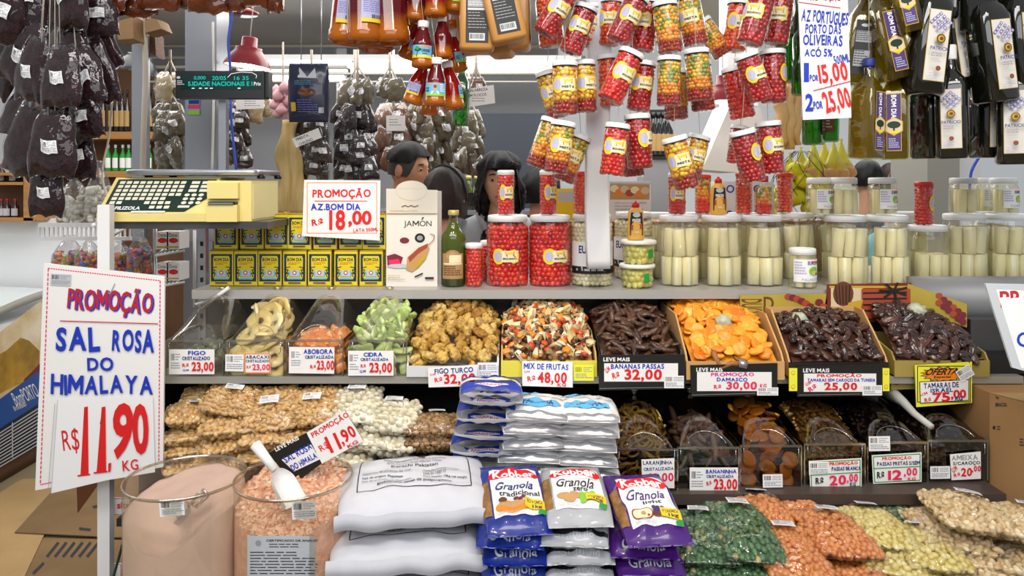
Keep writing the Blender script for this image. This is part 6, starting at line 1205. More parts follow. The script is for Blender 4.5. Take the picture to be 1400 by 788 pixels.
# ================================================================ lower shelf: dark lidded tubs (right)
isl('zest_candied', ['b8963a', 'd0b458', 'c2a048', 'a07c2c'], .35, coat=.4, objrand=True, sss=.1); isl('banana_candied', ['8a7064', 'a08a80', '78584c', 'b09e94'], .5, objrand=True, bump=.5); isl('raisin_gold', ['8a6428', 'a07a34', '74501e', 'b08c44'], .4, coat=.3); isl('prune', ['1e1412', '2c1c1a', '3a2624'], .35, coat=.4); isl('apricot_deep', ['d8841c', 'e89a2a', 'c87414'], .4, coat=.2, objrand=True)
def lowY(px): return 1.9 + (px - 940) / 400 * .06
def zest(i):
    rr = random.Random(i); R = .016 * rr.uniform(.8, 1.4); n = 12; a1 = rr.uniform(2.5, 5); mb = MB(); v, f = tube([(R * math.cos(a1 * k / n), R * math.sin(a1 * k / n), .006 * math.sin(k * .6 + i)) for k in range(n + 1)], [.0036 * (1 - (abs(k / n - .5) * 1.9) ** 6 * .6) for k in range(n + 1)], 7); mb.add(([(x, y, z * 1.3) for x, y, z in v], f), 'zest_candied'); return mb.mesh('orange_zest')
zs = variants(4, zest)
def stick(i): mb = MB(); rr = random.Random(i); mb.add(tube([(0, (u - .5) * .07, .004 * math.sin(u * 5 + i)) for u in np.linspace(0, 1, 9)], [.008 * (1 - (abs(u - .5) * 1.9) ** 4 * .7) for u in np.linspace(0, 1, 9)], 8), 'banana_candied'); return mb.mesh('banana_stick')
bst = variants(4, stick); 
def apd(i):
    def f(q): d = math.hypot(q.x, q.y) / .02; q.z = q.z * .4 * (1 - .3 * math.exp(-d * d * 3)); return q
    return blobmesh('dried_apricot', 'apricot_deep', 3, .0215, .021, .016, .1, 1.8, i, f)
apd_ = variants(4, apd)
LT = [(884, 'holding curled orange zest', 'orange_zest', 'candied peel', 'curled golden candied orange zest in the first dark lidded tub', zs, .022, (.075, .15), .06), (968, 'holding brown banana sticks', 'banana_stick', 'candied banana', 'greyish candied banana stick in the second dark lidded tub', bst, .030, (.07, .12), .05), (1054, 'holding round dried apricots', 'dried_apricot', 'dried apricot', 'deep orange round dried apricot in the dark lidded tub', apd_, .034, (.08, .16), .052),
      (1141, 'holding light raisins', None, None, 'light golden raisins in the dark lidded tub', 'raisin_gold', .011, (.09, .16), .07), (1227, 'holding dark pitted raisins, a scoop on its lid', None, None, 'dark raisins in the lidded tub under the steel scoop', 'prune', .013, (.085, .14), .07), (1309, 'holding dark prunes, last on the right', None, None, 'dark prunes in the last lidded tub on the right', 'prune', .02, (.075, .12), .07)]
ZL = .7625
for i, (px, lb, nm, cat, l2, ms, r, (h0, h1), W_) in enumerate(LT):
    Y = lowY(px); x = P(px, 0, Y).x; M = T(x, Y, ZL)
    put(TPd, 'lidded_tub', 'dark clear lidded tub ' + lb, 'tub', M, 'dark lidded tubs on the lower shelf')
    def fn(a, b, x=x, Y=Y, h0=h0, h1=h1): v = (b - Y) / .235; return ZL + h0 + (h1 - h0) * math.sin(min(1, max(0, v) * 1.2) * PI / 2) * (1 - abs((a - x) / .08) ** 3 * .4)
    rr = random.Random(300 + i)
    if nm:
        heap(nm, l2, cat, 'fruit in the tub ' + lb, ms, fn, 0, r, 300 + i, .5, (.9, 1.1), (0, -1.2), True, (x - W_, x + W_, Y + .03, Y + .2), .4)
        for a in np.linspace(-W_, W_, max(3, int(2 * W_ / r))):
            for zz in np.arange(.015, h0 - .004, r * .72): tag(mk(nm, rr.choice(ms), None, T(x + a + rr.uniform(-.010, .010), Y + .02, ZL + zz + rr.uniform(-.006, .006)) @ (RX(PI / 2 + rr.uniform(-.6, .6)) @ RY(rr.uniform(-.5, .5)) @ RZ(rr.uniform(0, 6)) if nm != 'banana_stick' else rot3(rr) @ SC(.55))), l2, cat, 'fruit in the tub ' + lb)
    else:
        mb = MB(); sz = r
        for k in range(520 if r < .012 else 360 if r < .015 else 150):
            if k % 2: a, zz = rr.uniform(-.07, .07), rr.uniform(.005, h0); p = Vector((x + a, Y + .016, ZL + zz))
            else: a, b = rr.uniform(-.07, .07), rr.uniform(.012, .21); p = Vector((x + a, Y + b, fn(x + a, Y + b)))
            mb.add(blob(1, sz * .62, sz * .48, sz * .42, .3, 3, k % 7), ms, T(p) @ rot3(rr))
        mb.add(grid(lambda u, v: (x - .07 + .14 * u, Y + .018 + .2 * v, fn(x - .07 + .14 * u, Y + .018 + .2 * v) - .006), 8, 8), ms); mb.add(B(x - .07, x + .07, Y + .019, Y + .2, ZL + .003, ZL + h0 - .01), ms, smooth=False)
        tag(mb.obj('raisins' if 'raisin' in l2 else 'prunes'), l2, 'dried fruit', None, 'stuff')
# scoop lying on the last lids
mat('scoop_grey', 'b9b9b4', .4); mat('scoop_white', 'f2f0ec', .4)
t = thing('steel_scoop', 'long grey scoop lying on the lids of the last two dark tubs', 'scoop'); pts = [P(1214, 535, 2.1), P(1235, 550, 2.03), P(1250, 566, 1.96), P(1274, 584, 1.9)]
mb = MB(); v, f = tube(pts, [.022, .012, .009, .008], 10); mb.add((v, f), 'scoop_grey'); mb.obj('handle', t); mb = MB(); mb.add(loft([(0, .004, .004, 2), (.02, .024, .012, 2.2), (.08, .03, .014, 2.4)], 18, True, False), 'scoop_grey', T(P(1216, 537, 2.1)) @ RY(-.9) @ RX(-.4)); mb.obj('bowl', t)
# ================================================================ big clear drums of salt (left front)
isl('salt_flake', ['efbc98', 'f2cbaa', 'e8aa84', 'f6dcc2', 'd89672'], .5); mat('salt_powder', 'd2b2a0', .85, var=.12, vs=10, bump=.25, bs=120); mat('salt_core', 'e2a884', .7, var=.25, vs=60, bump=.8, bs=160)
def drum(name, label, px, Yc, r, h, z0):
    x = P(px, 0, Yc).x; t = thing(name, label, 'drum', T(x, Yc, z0)); mb = MB(); mb.add(lathe([(0, .001), (r * .98, 0), (r, .01), (r, h)], 64, False, False), 'acrylic'); mb.obj('wall', t)
    mb = MB(); mb.add(lathe([(r - .001, h - .003), (r + .002, h - .003), (r + .002, h + .003), (r - .001, h + .003), (r - .001, h - .003)], 64, False, False), 'acrylic_edge'); mb.obj('rim', t); return t, x
DY = 1.72; DZ = .462; DR = .132; DH = .404
t1, x1 = drum('salt_drum', 'clear round drum of fine pale pink salt below the big price sign', 254, DY, DR, DH, DZ); t2, x2 = drum('salt_drum', 'clear round drum of coarse pink salt with a white scoop', 402, DY, DR, DH, DZ)
def saltfill(x, fn, m, name, label):
    R = DR - .002; mb = MB(); n, k = 64, 16; v = []; f = []
    for j in range(k + 1):
        for i in range(n):
            a = 2 * PI * i / n; q = R * j / k; px, py = q * math.cos(a), q * math.sin(a); v.append((x + px, DY + py, fn(px, py)))
    for j in range(k):
        for i in range(n): f.append((j * n + i, (j + 1) * n + i, (j + 1) * n + (i + 1) % n, j * n + (i + 1) % n))
    o = len(v)
    for i in range(n): a = 2 * PI * i / n; v.append((x + R * math.cos(a), DY + R * math.sin(a), DZ + .004))
    for i in range(n): f.append((k * n + i, o + i, o + (i + 1) % n, k * n + (i + 1) % n))
    mb.add((v, f), m); return mb
def f1(px, py): return DZ + .345 + .04 * (py / DR) + .016 * (px / DR) - .045 * math.exp(-(((px - .0) / .06) ** 2 + ((py + .085) / .055) ** 2)) + .005 * mnoise.noise(Vector((px * 30, py * 30, 0))) + .016 * math.exp(-(((px + .11) / .04) ** 2 + ((py + .03) / .09) ** 2)) + .012 * math.exp(-(((px - .1) / .04) ** 2 + ((py + .08) / .05) ** 2))
tag(saltfill(x1, f1, 'salt_powder', 0, 0).obj('fine_salt'), 'fine pale pink salt sloping inside the left drum', 'salt', None, 'stuff')
def f2(px, py): return DZ + .36 + .045 * (py / DR) + .03 * math.exp(-((px / .07) ** 2 + ((py - .03) / .08) ** 2)) + .006 * mnoise.noise(Vector((px * 50, py * 50, 3)))
mb = saltfill(x2, f2, 'salt_core', 0, 0); rr = random.Random(9)
for k in range(1500):
    if k % 3: q, a = (DR - .006) * rr.random() ** .5, rr.uniform(0, 2 * PI); p = Vector((x2 + q * math.cos(a), DY + q * math.sin(a), f2(q * math.cos(a), q * math.sin(a)) + .001))
    else: a = rr.uniform(PI, 2 * PI); p = Vector((x2 + (DR - .009) * math.cos(a), DY + (DR - .009) * math.sin(a), DZ + rr.uniform(.1, .33)))
    s = rr.uniform(.0028, .0062); mb.add(box(-s, s, -s * .7, s * .7, -s * .6, s * .6), 'salt_flake', T(p) @ rot3(rr), False)
tag(mb.obj('coarse_salt'), 'coarse pink salt crystals heaped in the right drum', 'salt', None, 'stuff')
d = Dec(); d.sticker(218, 684, 252, 706, -.08, 3); mb = MB(); fw = lambda x_: (lambda px, py, l: P(px, py, DY - math.sqrt(max(1e-6, DR ** 2 - ((px - 700) / F * (DY - DR * .95) - x_) ** 2)) - .001 - l)); d.on(mb, fw(x1), .0003); o = mb.obj('scale_label', t1, t1.matrix_basis.inverted())
d = Dec(); d.sticker(399, 686, 432, 710, -.06, 4); d.r(338, 733, 448, 800, 'silver', 12); d.l([(338, 733), (448, 722)], 2, 'silver'); d.e(353, 743, 4, 4, 'grey'); d.t('CERTIFICADO DE ANALISE', 364, 738, 436, 741, 'ink', .02); d.lines(368, 744, 430, 751, 2, 'ink', .3); d.lines(342, 755, 440, 788, 8, 'ink', .3)
mb = MB(); d.on(mb, fw(x2), .0003); mb.obj('paper_label', t2, t2.matrix_basis.inverted())
# scoops
clear('scoop_clear', 'f4f4f4', .15, .8, .06)
def scoop(name, label, a, b, c, m, w):
    """handle from a to b, open bowl from b to the lip c (points in space)"""
    t = thing(name, label, 'scoop'); a, b, c = Vector(a), Vector(b), Vector(c); ax = (c - b).normalized(); L = (c - b).length; side = ax.cross(Vector((0, 0, 1))).normalized(); up = side.cross(ax).normalized()
    mb = MB(); mb.add(tube([a, a.lerp(b, .5), b], [.013, .011, .009], 12), m); mb.obj('handle', t)
    def sf(u, v):
        th = PI * (1.0 + u); k = math.sin(min(1, v * 2.2) * PI / 2) ** .6; return b + ax * (L * v) + side * (w * k * math.cos(th)) + up * (w * .75 * k * math.sin(th) + .01)
    mb = MB(); v1, f1_ = grid(sf, 16, 14); v2, f2_ = grid(lambda u, v: sf(u, v) * 1 - up * .0025, 16, 14); mb.add((v1, f1_), m); mb.add((v2, [q[::-1] for q in f2_]), m); mb.obj('bowl', t); return t
scoop('white_scoop', 'white plastic scoop stuck in the coarse pink salt', P(349, 608, 1.68), P(376, 643, 1.655), P(402, 690, 1.625), 'scoop_white', .030)
t = scoop('clear_scoop', 'clear scoop pushed into the fine salt of the left drum', P(282, 674, 1.68), P(262, 690, 1.67), P(240, 712, 1.655), 'scoop_clear', .028); mb = MB(); mb.add(tube([P(262, 690, 1.665), P(270, 676, 1.67), P(281, 672, 1.67), P(284, 679, 1.67), P(268, 694, 1.665)], .0035, 8), 'acrylic_edge'); mb.obj('grip_loop', t)
# ================================================================ bags of nuts
isl('cashew', ['e2b878', 'd8a862', 'ecc890', 'c99a56'], .5, bump=.3, bs=120); isl('cashew_pale', ['e8cfa0', 'dfc08a', 'f0dcb4', 'd4b076'], .5); isl('white_ball', ['efe6c8', 'f4eed8', 'e4d8b0'], .35, coat=.3); isl('walnut', ['a87a4a', 'c09a68', '8a5e34', 'd0b080'], .55, bump=.8, bs=150)
isl('peanut_green', ['41683c', '4c7646', '385c34', '5c8452', '3e6440', '4a7044', 'b8a460'], .4, coat=.3); isl('peanut_orange', ['e2924c', 'd88440', 'ec a25e'.replace(' ', ''), 'cc7636'], .4, coat=.2); isl('peanut_cream', ['e2cf78', 'ead98c', 'd6be62', 'f0e2a4'], .4, coat=.2)
clear('film_nut', 'fcfcfc', .04, .34, .07, 1.2, 20)
def cashew(m, s=1):
    pts = []; rad = []
    for k in range(8): u = k / 7; a = -1.25 + 2.5 * u; pts.append((.0085 * s * math.sin(a), .0085 * s * (1 - math.cos(a)) - .004 * s, 0)); rad.append(s * (.0025 + .0042 * math.sin(PI * (.1 + .8 * u)) ** .7))
    return tube(pts, rad, 7)
CW = cashew(0)
def nutbag(w, l, h, m, geo, n, seed, lab=(0, .0, .05, .035), film='film_nut', core=None, gap=.0105, under=.2):
    """a flat bag packed with nuts: contents (kind stuff), film, scale label. Length along Y, near end at -Y"""
    p = Pillow(w, l, h, seed, .07, .006); rr = random.Random(seed); p.gap = gap; mb = MB(); v, f = Pillow(w * .94, l * .93, h * .68, seed, .06, .004).shell(10, 12); mb.add((v, f), core or m)
    for q, u, v_ in p.pts(n, seed + 1, under): mb.add(geo, m, T(q - Vector((0, 0, .002 if q.z > 0 else -.002))) @ rot3(rr) @ SC(rr.uniform(.85, 1.15)))
    c = mb.mesh('nuts'); mb = MB(); pf = Pillow(w * 1.03, l * 1.06, h * 1.05, seed, .09, .010); mb.add(pf.shell(16, 20, .005), film); fm = mb.mesh('nut_film'); out = [('nuts', c, [], 'stuff'), ('film', fm)]
    if lab: x, y, lw, lh = lab; d = Dec(); d.sticker(x - lw / 2, y - lh / 2, x + lw / 2, y + lh / 2, rr.uniform(-.15, .15), seed); pf.wrk = .001; mb = MB(); d.on(mb, pf.deco(.0125), .0004, cut=.012); out.append(('scale_label', mb.mesh('nut_label')))
    return out
def surf(Mpts):
    """frame of a bag from pixel+depth of: back centre, front centre"""
def lay(proto, name, label, cat, back, front, spin=0, roll=0, group=None, L=.2):
    """lay a bag so that its centre line runs from the point back to the point front (pixel x, y, depth)"""
    a, b = P(*back), P(*front); c = (a + b) / 2; d = (a - b); yl = d.normalized(); xl = yl.cross(Vector((0, 0, 1))).normalized(); zl = xl.cross(yl).normalized()
    M = Matrix((xl, yl, zl)).transposed().to_4x4(); M.translation = c; s = d.length / L
    return put(proto, name, label, cat, M @ RY(roll) @ RZ(spin) @ SC(1, s, 1), group)
NBc = [nutbag(.15, .2, .05, 'cashew', CW, 330, 400 + i, (.005, -.02 if i % 2 else -.0, .05, .034), gap=.011) for i in range(3)]; NBw = [nutbag(.14, .2, .055, 'white_ball', blob(2, .0095, .0095, .0095), 190, 410 + i, (0, -.05, .05, .034), gap=.0165) for i in range(2)]; NBn = [nutbag(.15, .18, .05, 'walnut', blob(1, .010, .008, .007, .5, 3, 2), 260, 420, (.01, -.02, .045, .028), gap=.012)]
for bk, ft, rl, lb, k in (((268, 556, 2.14), (267, 578, 2.01), .1, 'lying highest at the far left with a label', 0), ((266, 590, 2.13), (265, 600, 2.01), 0, 'second in the stack at the far left', 1), ((265, 608, 2.13), (264, 620, 2.01), 0, 'third in the stack at the far left', 2), ((264, 628, 2.13), (264, 645, 2.01), 0, 'lowest in the stack at the far left', 0),
                         ((330, 528, 2.1), (306, 566, 2.0), .1, 'tilted forward, second from the left in the top row', 1), ((318, 575, 2.1), (312, 592, 1.96), 0, 'under the tilted one, second stack', 2), ((310, 600, 2.1), (318, 616, 1.96), 0, 'low in the second stack behind the drum rim', 0), ((305, 620, 2.08), (312, 645, 1.95), 0, 'lowest in the second stack, seen through the drum', 1),
                         ((378, 530, 2.1), (362, 590, 1.97), -.1, 'large, tilted towards the front in the top row, centre', 2), ((372, 588, 2.1), (366, 606, 1.95), 0, 'under the large tilted one', 0), ((372, 612, 2.1), (366, 630, 1.95), 0, 'low behind the white scoop', 1), ((436, 530, 2.1), (420, 582, 1.98), -.1, 'beside the white balls, top row', 0), ((428, 592, 2.1), (415, 606, 1.96), 0, 'under the one beside the white balls', 2), ((292, 530, 2.2), (284, 556, 2.08), 0, 'at the back of the first two stacks', 1)):
    lay(NBc[k], 'bag_of_cashews', 'clear bag of cashew nuts ' + lb, 'bag', bk, ft, 0, rl, 'bags of cashews on the left')
for bk, ft, lb, k in (((492, 530, 2.1), (482, 580, 1.98), 'at the top left', 0), ((545, 548, 2.08), (530, 592, 1.97), 'tilted beside the walnuts', 1), ((500, 590, 2.08), (490, 610, 1.95), 'in the middle of the stack', 1), ((540, 600, 2.08), (530, 616, 1.95), 'low beside the white sacks', 0), ((482, 615, 2.08), (470, 640, 1.93), 'lowest, behind the promotion card', 1)):
    lay(NBw[k], 'bag_of_white_nuts', 'clear bag of round white nuts ' + lb, 'bag', bk, ft, 0, 0, 'bags of white nuts')
for bk, ft, lb in (((594, 572, 2.08), (590, 592, 1.96), 'on top, with a label'), ((594, 598, 2.08), (590, 608, 1.96), 'under the labelled one')): lay(NBn[0], 'bag_of_walnuts', 'clear bag of walnut pieces ' + lb, 'bag', bk, ft, 0, 0, 'bags of walnuts', .18)
# ---- right front: coloured peanuts and cashews
PE = blob(2, .0082, .0070, .0066)
NG = [nutbag(.135, .2, .055, 'peanut_green', PE, 330, 500 + i, (0, -.06, .05, .034)) for i in range(2)]; NO = [nutbag(.14, .2, .055, 'peanut_orange', PE, 330, 510 + i, (0, -.055, .05, .036)) for i in range(2)]; NY = [nutbag(.135, .2, .055, 'peanut_cream', PE, 330, 520 + i, (0, -.06, .048, .034)) for i in range(2)]; NC = [nutbag(.15, .22, .05, 'cashew_pale', CW, 330, 530 + i, (.02, -.045, .055, .038)) for i in range(2)]
G4 = 'bags of coloured peanuts at the right front'
for pr, k, bk, ft, rl, lb in ((NG, 0, (950, 702, 1.84), (972, 770, 1.6), 0, 'green coated peanuts, beside the purple granola'), (NG, 1, (1000, 690, 1.84), (1037, 768, 1.58), .05, 'green coated peanuts, with its label near the middle'), (NG, 0, (962, 770, 1.75), (978, 795, 1.58), 0, 'green coated peanuts, in the lower layer on the left'), (NG, 1, (1022, 772, 1.75), (1040, 800, 1.56), 0, 'green coated peanuts, in the lower layer next to the orange ones'), (NG, 1, (975, 684, 1.95), (985, 712, 1.82), 0, 'green coated peanuts, at the back under the tub shelf'),
                             (NO, 0, (1030, 682, 1.92), (1046, 716, 1.76), 0, 'orange coated peanuts, at the back on the left'), (NO, 1, (1075, 684, 1.96), (1092, 706, 1.82), 0, 'orange coated peanuts, at the back under the white raisin card'), (NO, 1, (1062, 722, 1.76), (1100, 792, 1.55), 0, 'orange coated peanuts, in front with a curved label'), (NO, 0, (1118, 702, 1.82), (1170, 762, 1.6), .05, 'orange coated peanuts, on top with label near its far end'), (NO, 1, (1150, 770, 1.75), (1178, 800, 1.56), 0, 'orange coated peanuts, in the lower layer'),
                             (NY, 0, (1172, 698, 1.86), (1224, 750, 1.64), .05, 'cream yellow peanuts, on top at the left of the yellow ones'), (NY, 1, (1246, 724, 1.78), (1290, 780, 1.58), 0, 'cream yellow peanuts, in front on the right of the yellow ones'), (NY, 1, (1208, 752, 1.76), (1225, 786, 1.58), 0, 'cream yellow peanuts, in the lower layer below the first'), (NY, 0, (1255, 785, 1.7), (1275, 812, 1.55), 0, 'cream yellow peanuts, in the lowest layer'), (NG, 0, (1205, 690, 1.97), (1228, 722, 1.8), 0, 'green coated peanuts, at the back behind the yellow ones'),
                             (NC, 0, (1296, 678, 1.84), (1348, 726, 1.6), .04, 'whole cashews, topmost with a large label at the right'), (NC, 1, (1268, 700, 1.86), (1322, 756, 1.62), 0, 'whole cashews, just under the topmost at the right'), (NC, 0, (1310, 752, 1.76), (1345, 776, 1.6), 0, 'whole cashews, third layer at the right'), (NC, 1, (1330, 785, 1.7), (1350, 800, 1.56), 0, 'whole cashews, bottom layer at the right'), (NC, 1, (1385, 695, 1.82), (1420, 740, 1.62), 0, 'whole cashews, at the right edge against the cardboard'), (NC, 0, (1385, 752, 1.74), (1410, 790, 1.58), 0, 'whole cashews, low at the right edge'), (NC, 0, (1258, 686, 1.98), (1276, 704, 1.86), 0, 'whole cashews, dark at the back behind the topmost')):
    lay(pr[k], 'bag_of_nuts', 'clear bag of ' + lb, 'bag', bk, ft, 0, rl, G4, .22 if pr is NC else .2)
# ================================================================ white woven sacks
mat('sack_white', 'd6d6dc', .6, bump=.12, bs=900, var=.04, vs=30)
def sack(label, y_back, y_front, xc, Yb, Yf, seed, th=.085, prnt=True, dx=0):
    a, b = P(xc, y_back, Yb), P(xc + dx, y_front, Yf); c = (a + b) / 2; L = (a - b).length; p = Pillow(.345, L * 1.08, th, seed, .10, .007, 0, 0, 3.2, .5, 3)
    d = a - b; yl = d.normalized(); xl = yl.cross(Vector((0, 0, 1))).normalized(); zl = xl.cross(yl).normalized(); M = Matrix((xl, yl, zl)).transposed().to_4x4(); M.translation = c - zl * th * .35
    t = thing('woven_sack', label, 'sack', M, 'white sacks'); v, f = p.shell(22, 26); mb = MB(); mb.add((v, f), 'sack_white'); body = mb.obj('sack', t)
    w2, l2 = .13, L / 2; d = Dec()
    def Ln(q): # a long ruled line follows the cloth in short pieces
        for (x0, y0), (x1, y1) in zip(q[:-1], q[1:]):
            n = 14; d.l([(x0 + (x1 - x0) * k / n, y0 + (y1 - y0) * k / n) for k in range(n + 1)], .0022, 'black')
    Ln([(-w2, -l2 * .8), (-w2, l2 * .52), (w2, l2 * .52), (w2, -l2 * .8)])
    d.t('Embalagem: sacas de polipropileno', -.085, l2 * .34, .085, l2 * .43, 'black', .02)
    rows = ['Galaxy International Exporters & Importers', 'Rock Salt Lake Street Market Tower', 'Karachi Pakistan']
    for k, s in enumerate(rows): d.t(s, -.075 + .01 * k, -l2 * (.5 - k * .13), .075 - .01 * k, -l2 * (.43 - k * .13), 'black', .01)
    d.lines(-.07, -l2 * .85, .08, -l2 * .6, 3, 'ink', .4, seed)
    for k, s in enumerate(('Safra: 2016/2016', 'Descricao do produto: Sal rosa', 'Pais de origem: Paquistao', 'Pais de procedencia: Paquistao')): d.t(s, -.12, -l2 * (.08 - k * .1), -.12 + .0037 * len(s), -l2 * (.02 - k * .1), 'black', .01)
    for k, s in enumerate(('Data de fabricacao: 2016', 'Validade: indeterminada', 'Lote Gr 1287 17', 'Peso liquido: 10kg net weight')): d.t(s, .02, -l2 * (.08 - k * .1), .02 + .0035 * len(s), -l2 * (.02 - k * .1), 'black', .01)
    mb = MB(); d.on(mb, p.deco(.001), .0003, cut=.014); mb.obj('print', t, None)
    # folded and stitched front hem
    mb = MB(); vv, ff = grid(lambda u, q: tuple(Vector(((u - .5) * .345 * 1.0, -L * .54 - .004 * math.sin(u * 23 + seed), 0)) + Vector((0, -.006 * math.sin(q * PI), .016 - .036 * q + .003 * math.sin(u * 17)))), 24, 5); mb.add((vv, ff), 'sack_white'); mb.add(([(x, y + .003, z) for x, y, z in vv], [q[::-1] for q in ff]), 'sack_white'); mb.obj('hem', t)
    return t
sack('white woven sack with black print, topmost of the stack', 618, 690, 567, 1.87, 1.62, 3); sack('white woven sack in the middle of the stack', 690, 752, 560, 1.84, 1.60, 5, dx=-3); sack('white woven sack at the bottom of the stack, partly out of view', 755, 806, 562, 1.83, 1.60, 8)
# ================================================================ flour bags and granola
mat('flour_blue', '1c3f9e', .35, coat=.3); mat('flour_white', 'eeeeee', .4, coat=.25, var=.05, vs=20); mat('foil', 'c4c6ca', .25, metal=.7, bump=.5, bs=30); mat('gran_blue', '1a2f8a', .3, coat=.5, bump=.25, bs=26); mat('gran_silver', 'b6b8bc', .32, coat=.5, bump=.3, bs=26, var=.15, vs=9); mat('gran_purple', '4a1a78', .3, coat=.5, bump=.25, bs=26); mat('granola', 'a8783e', .6, var=.5, vs=70, bump=.6, bs=120)
def flourbag(blue, seed):
    w, l, h = .165, .2, .048; p = Pillow(w, l, h, seed, .07, .005, 0, 0, 3, .5, 3); v, f = p.shell(18, 22); mb = MB(); 
    v = np.array(v); lo = []; hi = []
    for q in f: c = v[list(q)].mean(0); (hi if (blue and -.10 < c[1] < .02 and c[2] > -.001) else lo).append(q)
    mb.add((v, lo), 'flour_white'); b = mb.mesh('flour_body'); out = [('bag', b)]
    d = Dec(); n = 16
    if blue:
        d.r(-.079, .0, .079, .05, 'blue', n); d.e(0, .028, .045, .012, 'white'); d.t('FARINHA', -.03, .022, .03, .034, 'red', .02); d.r(-.08, -.085, .08, -.05, 'blue', n)
    else:
        d.r(-.078, -.03, .078, -.022, 'silver', n); d.e(0, .03, .06, .03, 'sky', 22); d.t('FARINHA', -.04, .02, .04, .038, 'navy', .03); d.p([(-.06, -.06), (-.01, -.07), (.0, -.05), (-.05, -.04)], 'sky')
    mb = MB(); vv = []
    for V, f_, m, z in d.L:
        V, f_ = finer(V, f_, .012); mb.add(([tuple(p.deco(.0012)(x, y, z * .0004)) for x, y in V], [q[::-1] for q in f_]), m, smooth=False)
    out.append(('print', mb.mesh('flour_print')))
    if blue: # the coloured band round the near end
        mb = MB(); mb.add(grid(lambda u, q: tuple(p.at((u * 2 - 1) * .97, -.48 - .2 * q, 1, .0015)), 18, 6), 'flour_blue'); out.append(('band', mb.mesh('flour_band')))
    else: mb = MB(); mb.add(grid(lambda u, q: tuple(p.at((u * 2 - 1) * .97, -.78 - .2 * q, 1, .0015)), 18, 5), 'foil'); out.append(('band', mb.mesh('foil_band')))
    return out
FBs = [flourbag(True, 600 + i) for i in range(3)]; FWs = [flourbag(False, 610 + i) for i in range(3)]
od = ['topmost', 'second', 'third', 'fourth', 'fifth', 'sixth', 'seventh']
def stackbags(protos, name, label, cat, xs, y0, dy, n, Yf, L, w_px, grp, seed, rotj=.06, tilt0=0.0):
    rr = random.Random(seed)
    for k in range(n):
        y = y0 + dy * k; x = xs[0] + (xs[1] - xs[0]) * k / max(1, n - 1); p = P(x + rr.uniform(-3, 3), y, Yf); M = T(p + Vector((0, L / 2, 0))) @ RX(-tilt0 if k == 0 else 0) @ RY(rr.uniform(-.05, .05)) @ RZ(rr.uniform(-rotj, rotj))
        put(protos[k % len(protos)], name, label % od[k], cat, M, grp)
stackbags(FBs, 'flour_bag', 'white flour bag with blue bands, %s of its stack', 'bag', (672, 658), 550, 23.5, 5, 1.84, .2, 90, 'blue and white flour bags', 1, .08)
stackbags(FWs, 'flour_bag', 'white and silver bag, %s of the stack right of the blue flour bags', 'bag', (735, 722), 575, 19.5, 5, 1.84, .2, 80, 'white bags, middle stack', 2, .07)
stackbags(FWs[::-1], 'flour_bag', 'white and silver bag, %s of the stack beside the dark tubs', 'bag', (808, 804), 578, 20, 5, 1.84, .2, 80, 'white bags, stack by the tubs', 3, .07)
def granola(m, kind, seed):
    w, l, h = .15, .2, .05; p = Pillow(w, l, h, seed, .09, .006, 0, 0, 3, .5, 3); v, f = p.shell(20, 24); mb = MB(); mb.add((v, f), m); b = mb.mesh('granola_body'); d = Dec()
    sub, c3 = {'blue': ('tradicional', 'navy'), 'silver': ('zero', 'ink'), 'purple': ('light', 'purple')}[kind]
    n = 12
    def R(x0, y0, x1, y1, mm):
        for k in range(6): d.r(x0, y0 + (y1 - y0) * k / 6, x1, y0 + (y1 - y0) * (k + 1) / 6 + .0003, mm, n); d.z -= 1
        d.z += 1
    R(-.052, -.083, .062, .058, 'white'); R(-.074, -.05, -.056, .05, 'granola_s')
    d.e(.005, -.06, .06, .023, 'red', 30); d.e(.005, -.042, .052, .008, 'white', 24); d.t('Kobber', -.045, -.077, .055, -.05, 'white', .035)
    d.t('Granola', -.042, -.036, .046, -.008, c3, .012, shear=.1); d.t(sub, .01 - .0042 * len(sub), -.005, .01 + .0042 * len(sub), .007, 'ink', .02)
    if kind == 'blue': d.e(-.01, .036, .038, .014, 'orange', 24); d.e(-.01, .03, .032, .008, 'tan', 20); [d.e(.0 + i * .009, .015 + (i % 2) * .006, .006, .005, 'wine', 10) for i in range(4)]; d.e(-.03, .02, .01, .007, 'brown', 12)
    elif kind == 'silver': [d.e(-.032 + i * .014, .022 + (i % 2) * .01, .014, .009, 'tan', 16) for i in range(3)]; [d.e(.012 + (i % 3) * .011, .018 + (i // 3) * .011, .0075, .0075, 'lime', 12) for i in range(7)]
    else: d.e(-.022, .03, .024, .018, 'rust', 20); d.e(-.022, .03, .021, .0155, 'cream', 20); d.e(-.02, .03, .005, .008, 'tan', 12); [d.e(.008 + (i % 3) * .009, .018 + (i // 3) * .01, .006, .006, 'purple', 10) for i in range(6)]; d.e(.01, .035, .012, .006, 'brown', 12)
    d.p([(.02, .016), (.064, .024), (.062, .05), (.018, .04)], 'yellow'); d.t('ECONOMICA', .024, .024, .058, .032, 'ink', .03, rot=.15); d.t('1kg', .034, .034, .056, .045, 'ink', .03, rot=.15); d.p([(.046, .052), (.064, .048), (.062, .062), (.044, .06)], 'green')
    d.lines(-.045, .05, .03, .057, 2, 'silver', .4)
    fn = p.deco(.001); mb = MB(); d.on(mb, lambda x, y, l: fn(x, y * .93 + .013, l), .0003, cut=.010); return [('bag', b), ('print', mb.mesh('granola_print'))]
INK['granola_s'] = MATS['granola']
Gr = {k: granola('gran_' + k, k, 640 + i) for i, k in enumerate(('blue', 'silver', 'purple'))}
